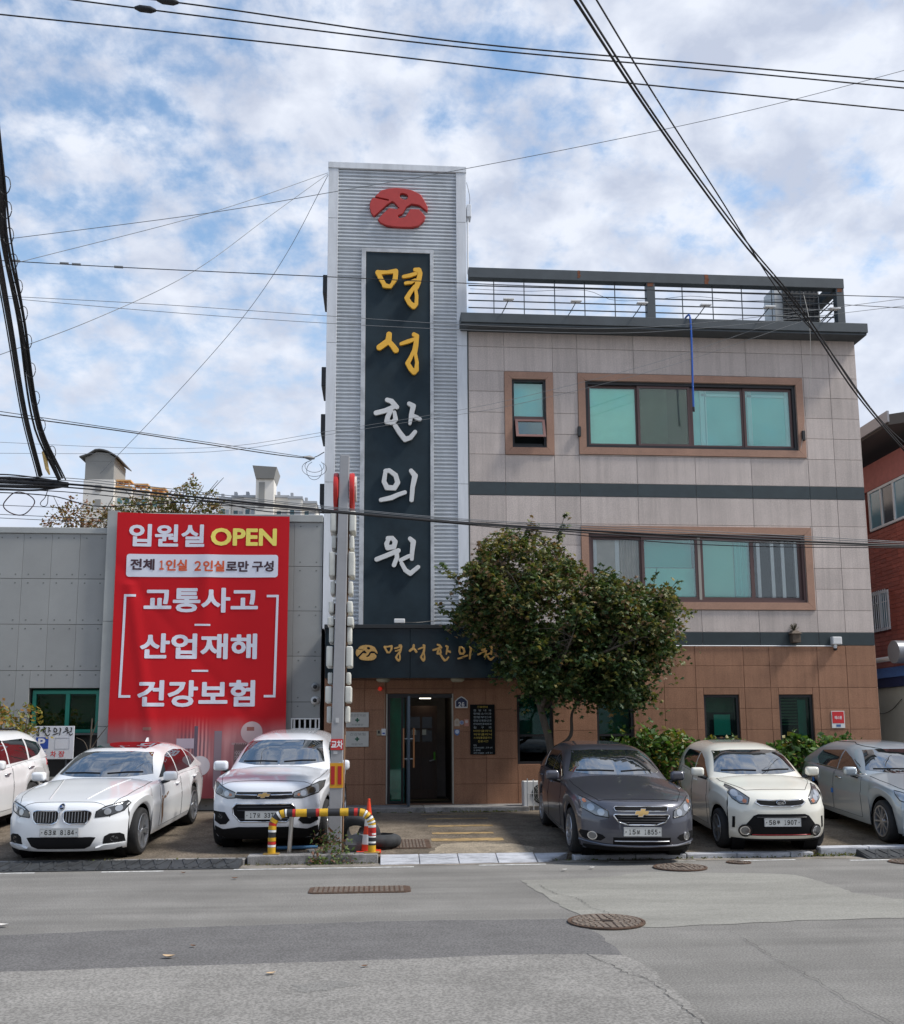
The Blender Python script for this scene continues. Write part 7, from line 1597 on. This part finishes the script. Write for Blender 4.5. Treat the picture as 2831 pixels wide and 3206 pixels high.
c.plate(.48, '32다 5064')
c.patch('tail_light', [(3.40, .84), (3.42, .95), (3.62, .97), (3.66, .84)], 'l', m_redl, .006, mirror=True)
c.line('window_chrome', [(.74, .972), (1.75, .972), (2.62, .988)], .016, 'r', m_chrome, .006); c.line('roof_rail', [(.9, 1.27), (1.35, 1.37), (1.9, 1.42), (2.5, 1.40)], .012, 'r', m_blkm, .006)
for y, z in ((1.78, .60), (2.70, .70)): p, n = c.cast(y, z, 'r'); c.part(MB().box(p.x - .022, p.x + .01, y - .03, y + .03, z - .04, z + .04), 'door_guard', M('guard_blue', (0.03, 0.14, 0.42), .6), bev=.008)
c.mirrors(.80, 1.02, .98)
# --- white tall wagon at the left edge
sp = dict(fo=.90, wb=2.70, ro=1.09, hw=.94, H=1.69, rw=.36, paint=P_WHITE, rim=.68, spokes=5, tw=.23, handle=m_chrome,
          front=[(0, .10), (.12, .03), (.3, .0), (.55, .015), (.75, .035), (.87, .065), (.95, .10), (1, .15)], rear=[(0, .10), (.2, .02), (.5, 0), (.8, .04), (1, .10)],
          ztop=[(-.85, .95), (-.4, 1.03), (.3, 1.12), (.6, 1.15), (1.5, 1.10), (3.7, 1.18)], zbelt=[(-.85, .90), (-.4, 1.0), (.1, 1.06), (.6, 1.09), (2, 1.09), (3.0, 1.13), (3.7, 1.15)], zbot=[(-.9, .22), (0, .27), (1.5, .27), (3.7, .33)],
          roof=[(.5, 1.10), (.85, 1.335), (1.12, 1.50), (1.4, 1.61), (2.0, 1.68), (2.8, 1.67), (3.2, 1.60), (3.5, 1.42), (3.72, 1.12)], roof_flat=(1.7, 3.1), gw=.91, tum=.20)
c = Car('parked_car', 'tall white wagon with red-reflecting side windows cut off by the left edge', (-7.25, -4.75), R(-3.0), sp)
c.glazing([(-.70, 1.17), (-.4, 1.15), (.4, 1.15), (.70, 1.17), (.56, 1.53), (.3, 1.555), (-.3, 1.555), (-.56, 1.53)], [[(.88, 1.11), (1.75, 1.11), (1.75, 1.49), (1.38, 1.40)], [(1.80, 1.11), (2.55, 1.13), (2.6, 1.50), (1.80, 1.50)], [(2.62, 1.15), (3.0, 1.19), (3.28, 1.30), (3.2, 1.40), (2.66, 1.49)]])
c.doors([[(.62, .36), (1.77, .36), (1.77, 1.06), (.68, 1.03)], [(1.8, .36), (2.25, .36), (2.6, .85), (2.72, 1.12), (1.8, 1.07)]], [(1.55, .95), (2.5, 1.0)])
c.headlight([(.45, .74), (.46, .82), (.62, .88), (.78, .93), (.82, .90), (.62, .76)], m_lamp, [], m_blk)
c.patch('upper_grille', [(-.38, .80), (-.34, .90), (.34, .90), (.38, .80), (.28, .66), (-.28, .66)], 'f', m_alloy_d, .006)
c.plate(.55, '24두 7130')
c.patch('tail_light', [(3.36, .98), (3.50, 1.16), (3.68, 1.18), (3.68, .98)], 'l', m_redl, .006, mirror=True)
c.line('roof_rail', [(1.5, 1.66), (2.2, 1.665), (3.0, 1.63)], .03, 'l', m_blkm, .03)
c.mirrors(.85, 1.15, 1.06, sc=1.1)
# ------------------------------------------------------------------ plants
nrg = np.random.default_rng(5)
def leaves_mesh(name, cen, size, mats, mat_idx, parent, up=.55, fold=.25, asp=.62, lobed=False):
    """One small folded leaf per point of cen (n x 3)."""
    n = len(cen); 
    nrm = nrg.normal(size=(n, 3)); nrm /= np.linalg.norm(nrm, axis=1)[:, None]; nrm[:, 2] = np.abs(nrm[:, 2]) * .8 + up; nrm /= np.linalg.norm(nrm, axis=1)[:, None]
    t = nrg.normal(size=(n, 3)); t -= (t * nrm).sum(1)[:, None] * nrm; t /= np.linalg.norm(t, axis=1)[:, None]; b = np.cross(nrm, t)
    sz = (size * nrg.uniform(.65, 1.3, n))[:, None]
    if lobed:      # five-pointed leaf fan
        ang = np.radians([180, 235, 270, 300, 335, 0, 25, 60, 90, 125]); rad = [.45, .75, .35, .95, .42, 1.1, .42, .95, .35, .75]
        k = len(ang); V = np.empty((n, k + 1, 3)); V[:, 0] = cen
        for i in range(k):
            V[:, i + 1] = cen + sz * .62 * rad[i] * (np.cos(ang[i]) * t + np.sin(ang[i]) * b) - nrm * sz * .22 * abs(np.sin(ang[i])) - nrm * sz * .1 * rad[i]
        F = [[0, i + 1, (i + 1) % k + 1] for i in range(k)]; F = np.array(F); per = k + 1
        faces = (np.arange(n)[:, None, None] * per + F[None]).reshape(-1, 3); mi = np.repeat(mat_idx, k)
    else:
        V = np.empty((n, 4, 3)); V[:, 0] = cen - t * sz * .5; V[:, 1] = cen + b * sz * asp * .5 - nrm * sz * fold * .5; V[:, 2] = cen + t * sz * .5 - nrm * sz * fold * .4; V[:, 3] = cen - b * sz * asp * .5 - nrm * sz * fold * .5
        per = 4; F = np.array([[0, 1, 2], [0, 2, 3]]); faces = (np.arange(n)[:, None, None] * per + F[None]).reshape(-1, 3); mi = np.repeat(mat_idx, 2)
    me = bpy.data.meshes.new(name); nv = n * per; nf = len(faces)
    me.vertices.add(nv); me.vertices.foreach_set('co', V.reshape(-1)); me.loops.add(nf * 3); me.loops.foreach_set('vertex_index', faces.reshape(-1).astype(np.int32))
    me.polygons.add(nf); me.polygons.foreach_set('loop_start', np.arange(0, nf * 3, 3, dtype=np.int32)); me.polygons.foreach_set('loop_total', np.full(nf, 3, dtype=np.int32)); me.update(); me.validate()
    for m in mats: me.materials.append(m)
    me.polygons.foreach_set('material_index', mi.astype(np.int32))
    o = link(name, me, None, parent); return o
def leafmat(nm, c):
    if nm in MATS: return MATS[nm]
    m = bpy.data.materials.new(nm); m.use_nodes = True; t = m.node_tree; b = t.nodes['Principled BSDF']; b.inputs['Base Color'].default_value = (*c, 1); b.inputs['Roughness'].default_value = .5; b.inputs['Specular IOR Level'].default_value = .35
    tr = t.nodes.new('ShaderNodeBsdfTranslucent'); tr.inputs[0].default_value = (c[0] * 1.6, c[1] * 1.7, c[2] * .8, 1); mx = t.nodes.new('ShaderNodeMixShader'); mx.inputs[0].default_value = .22
    t.links.new(b.outputs[0], mx.inputs[1]); t.links.new(tr.outputs[0], mx.inputs[2]); t.links.new(mx.outputs[0], t.nodes['Material Output'].inputs[0]); MATS[nm] = m; return m
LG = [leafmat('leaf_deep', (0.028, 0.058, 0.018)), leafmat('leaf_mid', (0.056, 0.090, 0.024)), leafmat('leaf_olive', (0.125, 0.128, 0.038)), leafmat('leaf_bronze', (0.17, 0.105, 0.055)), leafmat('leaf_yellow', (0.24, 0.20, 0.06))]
m_bark = M('bark', (0.075, 0.06, 0.046), .9, var=.3, scale=14, bump=.6, bscale=50, stretch=(1, 1, .3))
def clumps(ells, ncl, shell=.55):
    """Clump centres through the volume of some ellipsoids (cx, cy, cz, rx, ry, rz), crowding towards the outside."""
    vol = np.array([e[3] * e[4] * e[5] for e in ells]); pick = nrg.choice(len(ells), ncl, p=vol / vol.sum()); out = []
    for k in pick:
        e = ells[k]; d = nrg.normal(size=3); d /= np.linalg.norm(d); r = (shell + (1 - shell) * nrg.random()) ** .8 * (0.92 + .16 * nrg.random()); out.append([e[0] + d[0] * e[3] * r, e[1] + d[1] * e[4] * r, e[2] + d[2] * e[5] * r])
    return np.array(out)
def crown(name, parent, ells, ncl, per, spread, size, mats, wts, topmats=None, lobed=False, flat=.55, up=.55):
    cc = clumps(ells, ncl); pts, mi = [], []
    zlo, zhi = cc[:, 2].min(), cc[:, 2].max(); wts = np.array(wts, float)
    for p in cc:
        n = max(4, int(per * nrg.uniform(.5, 1.4))); s = spread * nrg.uniform(.6, 1.25); q = nrg.normal(size=(n, 3)) * [s, s, s * flat]
        q[:, 2] -= .35 * (q[:, 0] ** 2 + q[:, 1] ** 2) / max(s, .01); pts.append(p + q)
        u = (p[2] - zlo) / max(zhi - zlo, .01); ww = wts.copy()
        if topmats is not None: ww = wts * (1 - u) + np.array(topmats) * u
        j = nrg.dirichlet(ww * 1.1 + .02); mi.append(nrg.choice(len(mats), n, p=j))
    return leaves_mesh(name, np.concatenate(pts), size, mats, np.concatenate(mi), parent, lobed=lobed, up=up), cc
def limb(parent, pts, r0, r1, name='branch', n=10): return MB().tube(spline3(pts, n), r0, 8, r1=r1).build(name, m_bark, parent, smooth=60)

# maple in front of the clinic
tr = thing('maple_tree', 'broad maple with bronze-tipped green leaves in front of the clinic canopy', 'tree', (3.05, -2.6, .28))
limb(tr, [(3.12, -2.6, .25), (3.10, -2.6, .9), (3.15, -2.62, 1.5), (3.02, -2.6, 2.1), (2.86, -2.55, 2.8), (2.72, -2.5, 3.4)], .085, .05, 'trunk', 24)
BR = [[(2.98, -2.6, 2.3), (3.3, -2.7, 3.0), (3.8, -2.9, 3.7), (4.5, -3.0, 4.2)], [(2.72, -2.5, 3.4), (2.45, -2.4, 3.75), (2.0, -2.5, 4.05), (1.5, -2.6, 4.3)], [(2.72, -2.5, 3.4), (2.8, -2.4, 4.2), (2.9, -2.4, 5.0), (3.0, -2.4, 5.7)], [(2.75, -2.5, 3.3), (2.55, -2.8, 3.9), (2.35, -3.0, 4.5), (2.2, -3.0, 5.0)],
      [(3.0, -2.6, 2.2), (3.5, -2.2, 2.7), (4.2, -2.0, 3.1), (5.0, -2.2, 3.5)], [(3.3, -2.7, 3.0), (3.9, -3.3, 3.2), (4.6, -3.5, 3.5)], [(3.0, -2.6, 2.3), (3.2, -3.2, 2.9), (3.4, -3.6, 3.5)], [(3.15, -2.62, 1.5), (3.55, -2.45, 1.75), (3.62, -2.35, 2.2), (3.9, -2.3, 2.6)]]
for b_ in BR: limb(tr, b_, .045, .014, 'branch', 14)
ELL = [(3.35, -2.5, 4.15, 1.75, 1.25, .95), (2.85, -2.45, 5.15, 1.05, .95, .62), (4.55, -2.6, 3.75, 1.15, 1.1, .95), (2.02, -2.5, 4.3, .68, .9, .66), (3.95, -2.6, 3.05, .95, 1.0, .62), (5.25, -2.55, 4.05, .48, .6, .55), (2.2, -2.5, 4.85, .75, .8, .5), (3.2, -2.6, 3.2, 1.0, 1.0, .55), (4.3, -2.6, 2.9, .8, .8, .45), (2.85, -2.6, 3.55, .55, .9, .35), (3.35, -2.75, 2.8, .75, .8, .40), (4.2, -2.7, 2.75, .85, .8, .42), (4.65, -2.6, 3.0, .70, .8, .58), (2.98, -2.95, 2.85, .4, .5, .35)]
cr, cc = crown('crown', tr, ELL, 760, 52, .125, .100, LG, [4.5, 3.6, 1.2, .1, .1], [.4, 2.4, 3.8, 2.4, 1.0], lobed=True)  # bronze tips, plus light and shade painted in: paler top, darker base
q = MB()
for p in cc[::3]:
    b_ = min(BR, key=lambda br: (Vector(br[-1]) - Vector(p)).length); e = Vector(b_[-1]).lerp(Vector(b_[-2]), rng.random() * .8); m_ = e.lerp(Vector(p), .5) + Vector((0, 0, .08)); q.tube([e, m_, p], .008, 4, r1=.004)
for (a, b, c_) in [((5.0, -2.5, 4.0), (5.2, -2.5, 4.5), (5.3, -2.5, 4.95)), ((5.2, -2.5, 4.1), (5.5, -2.5, 4.45), (5.7, -2.5, 4.72)), ((3.4, -2.4, 5.5), (3.5, -2.4, 5.8), (3.55, -2.4, 6.0))]: q.tube([a, b, c_], .010, 4, r1=.004)
o = q.build('twig', m_bark, tr); o['kind'] = 'stuff'
sp_pts = np.concatenate([np.array([np.array(a) + (np.array(b) - np.array(a)) * t for t in nrg.random(26)]) + nrg.normal(size=(26, 3)) * .05 for a, b in [((5.0, -2.5, 4.1), (5.3, -2.5, 4.9)), ((5.2, -2.5, 4.1), (5.75, -2.5, 4.75)), ((3.45, -2.4, 5.5), (3.62, -2.4, 5.98)), ((5.3, -2.5, 3.9), (5.95, -2.5, 4.1)), ((1.6, -2.5, 4.6), (1.1, -2.5, 4.95)), ((1.4, -2.5, 4.0), (1.05, -2.5, 4.25))]])
leaves_mesh('outer_leaf', sp_pts, .12, LG, nrg.choice(5, len(sp_pts), p=[.2, .3, .3, .12, .08]), tr, lobed=True)['kind'] = 'stuff'

# shrubs along the brown wall
def shrub(nm, lab, base, ells, ncl, per, spread, size, wts, top=None, grp='shrubs behind the parked cars', stems=7, mats=LG, lobed=False):
    t = thing(nm, lab, 'shrub', base, grp); x, y, z = base
    for k in range(stems):
        e = ells[k % len(ells)]; limb(t, [(x + rng.uniform(-.15, .15) + (e[0] - x) * .3, y + rng.uniform(-.1, .1), z), (e[0] + rng.uniform(-.2, .2), e[1], (z + e[2]) / 2), (e[0] + rng.uniform(-.4, .4) * e[3], e[1] + rng.uniform(-.3, .3), e[2] + rng.uniform(0, .5) * e[5])], .016, .006, 'stem', 8)
    crown('foliage', t, ells, ncl, per, spread, size, mats, wts, top, lobed=lobed, up=.35); return t
GZ = .28
SH = [leafmat('shrub_green', (0.048, 0.105, 0.022)), leafmat('shrub_bright', (0.085, 0.16, 0.032)), leafmat('shrub_dark', (0.026, 0.055, 0.018)), leafmat('shrub_yellow', (0.20, 0.17, 0.04)), leafmat('shrub_brown', (0.15, 0.085, 0.04))]
shrub('shrub', 'leafy green shrub with yellowing leaves between the tree and the cream hatchback', (5.4, -1.0, GZ), [(5.3, -1.1, 1.42, .62, .5, .62), (5.95, -1.0, 1.38, .6, .45, .55), (4.95, -1.1, 1.15, .45, .4, .55)], 125, 24, .11, .13, [3, 3, 2, 1.2, .4], [2, 4, .6, 1.6, .5], mats=SH)
shrub('shrub', 'low yellow-green shrub showing above the roof of the cream hatchback', (7.0, -.9, GZ), [(7.05, -1.0, 1.36, .68, .4, .46)], 55, 20, .10, .12, [3, 3, 2, 2, .8], [1, 3, .5, 2.5, .8], mats=SH)
shrub('shrub', 'dense dark green shrub beneath the red security sign', (8.7, -.9, GZ), [(8.4, -1.0, 1.35, .6, .45, .5), (9.1, -.95, 1.32, .6, .45, .45), (9.55, -.9, 1.5, .35, .3, .3), (8.0, -1.0, 1.1, .4, .4, .5), (9.65, -.9, 1.0, .4, .4, .4)], 160, 24, .11, .13, [4, 3, 3, .3, .1], [2, 5, 1, .6, .1], mats=SH)
LS = [leafmat('autumn_green', (0.10, 0.13, 0.03)), leafmat('autumn_yellow', (0.26, 0.20, 0.04)), leafmat('autumn_orange', (0.26, 0.13, 0.035)), leafmat('autumn_olive', (0.07, 0.085, 0.025))]
shrub('shrub', 'yellow-green small tree in front of the annexe at the left edge', (-7.1, -1.2, GZ), [(-7.15, -1.2, 2.2, .68, .5, .42), (-7.6, -1.2, 2.1, .6, .5, .5), (-6.75, -1.2, 2.05, .36, .3, .3)], 70, 18, .10, .10, [3, 2, 1, 2], [2, 4, 2, 1], grp=None, mats=LS, stems=6)
t = thing('bare_tree', 'thin leafless sapling in front of the parking board', 'tree', (-5.65, -.8, GZ))
limb(t, [(-5.68, -.8, GZ), (-5.68, -.8, .9), (-5.64, -.8, 1.4), (-5.62, -.8, 2.15)], .03, .012, 'trunk')
for a in [[(-5.67, -.8, 1.0), (-5.4, -.8, 1.35), (-5.12, -.75, 1.6)], [(-5.67, -.8, 1.1), (-5.5, -.8, 1.4), (-5.3, -.85, 1.65)], [(-5.64, -.8, 1.5), (-5.5, -.8, 1.75), (-5.3, -.8, 2.02)], [(-5.64, -.8, 1.45), (-5.75, -.8, 1.7), (-5.9, -.8, 1.78)], [(-5.3, -.8, 1.46), (-5.2, -.8, 1.5), (-5.05, -.78, 1.47)], [(-5.62, -.8, 1.8), (-5.55, -.8, 2.0), (-5.5, -.8, 2.12)]]: limb(t, a, .014, .005, 'branch')

# trees behind the annexe
t = thing('background_tree', 'sparse reddish autumn tree behind the annexe roof on the left', 'tree', (-10, 12, 0), 'trees behind the annexe')
limb(t, [(-10, 12, 0), (-10, 12, 5), (-9.9, 12, 9)], .2, .05, 'trunk'); 
for k in range(12): a = rng.uniform(-1.2, 1.2); limb(t, [(-9.95, 12, 6.5 + .15 * k), (-9.9 + a * .6, 12, 7.8 + .1 * k), (-9.9 + a * 1.2, 12, 8.6 + .12 * k)], .03, .008, 'branch')
BL = [leafmat('far_red', (0.20, 0.09, 0.05)), leafmat('far_olive', (0.14, 0.13, 0.05)), leafmat('far_tan', (0.26, 0.17, 0.08)), leafmat('far_green', (0.085, 0.10, 0.04))]
crown('crown', t, [(-10.1, 12, 8.8, 1.1, 1, .95), (-9.4, 12, 9.0, .8, .8, .8)], 130, 15, .16, .12, BL, [3, 1.5, 2, .5])
t = thing('background_tree', 'olive and tan autumn tree behind the red banner', 'tree', (-7, 12, 0), 'trees behind the annexe')
limb(t, [(-7, 12, 0), (-7, 12, 5), (-6.9, 12, 9.6)], .25, .05, 'trunk')
for k in range(14): a = rng.uniform(-1.6, 1.6); limb(t, [(-6.98, 12, 7 + .12 * k), (-6.95 + a * .6, 12, 8.3 + .1 * k), (-6.9 + a * 1.1, 12, 9.2 + .1 * k)], .03, .008, 'branch')
crown('crown', t, [(-7.6, 12, 9.2, 1.4, 1, .8), (-6.3, 12, 9.6, .95, .9, .95), (-8.5, 12, 9.0, .8, .8, .8), (-7.0, 12, 8.6, 1.7, 1, .8)], 330, 20, .16, .12, BL, [.6, 3, 2.2, 2.2])

# weeds and tufts
def weeds(nm, lab_kind, pts, n, spread, size, mats, h=.12, thing_label=None):
    P = []
    for (x, y, z, s_) in pts:
        k = int(n * s_); q = nrg.normal(size=(k, 3)) * [spread * s_, spread * .5 * s_, h * .5 * s_]; q[:, 2] = np.abs(q[:, 2]) * 1.2; P.append(np.array([x, y, z]) + q)
    P = np.concatenate(P); o = leaves_mesh(nm, P, size, mats, nrg.integers(0, len(mats), len(P)), None, up=.3); 
    o['kind'] = 'stuff'
    if thing_label:
        t = thing('weed_clump', thing_label, 'weeds', (pts[0][0], pts[0][1], pts[0][2])); o.name = 'leaves'; o.parent = t; o.matrix_parent_inverse = Matrix.Translation(-t.location)
    return o
WD = [leafmat('weed_green', (0.085, 0.14, 0.04)), leafmat('weed_pale', (0.16, 0.20, 0.07)), leafmat('weed_red', (0.17, 0.08, 0.05))]
weeds('weed_clump', None, [(-.66, -6.2, .14, 1.0), (-.55, -6.36, .02, .9), (-.85, -6.36, .01, .6), (-.72, -6.1, .25, .7)], 130, .13, .055, WD, .22, 'green weed clump growing over the kerb at the foot of the sign pole')
MS = [leafmat('moss_a', (0.09, 0.12, 0.02)), leafmat('moss_b', (0.15, 0.13, 0.04)), leafmat('moss_c', (0.06, 0.07, 0.02))]
weeds('undergrowth', None, [(x, -6.325 + rng.uniform(-.03, .03), .06, rng.uniform(.3, .6)) for x in np.arange(-5.4, -1.9, .16)] + [(x, -6.3, .01, .55) for x in np.arange(6.15, 7.0, .09)] + [(x, -6.34, .0, .35) for x in np.arange(2.3, 6.0, .2)] + [(x, -6.34, .0, .3) for x in np.arange(-1.8, 0, .13)] + [(x, -.98, .285, .45) for x in np.arange(1.5, 2.6, .12)] + [(x, -.98, .285, .3) for x in np.arange(-.9, 3, .3)] + [(x, -.05, .28, .5) for x in np.arange(3.2, 10.8, .25)], 44, .10, .035, MS, .06)
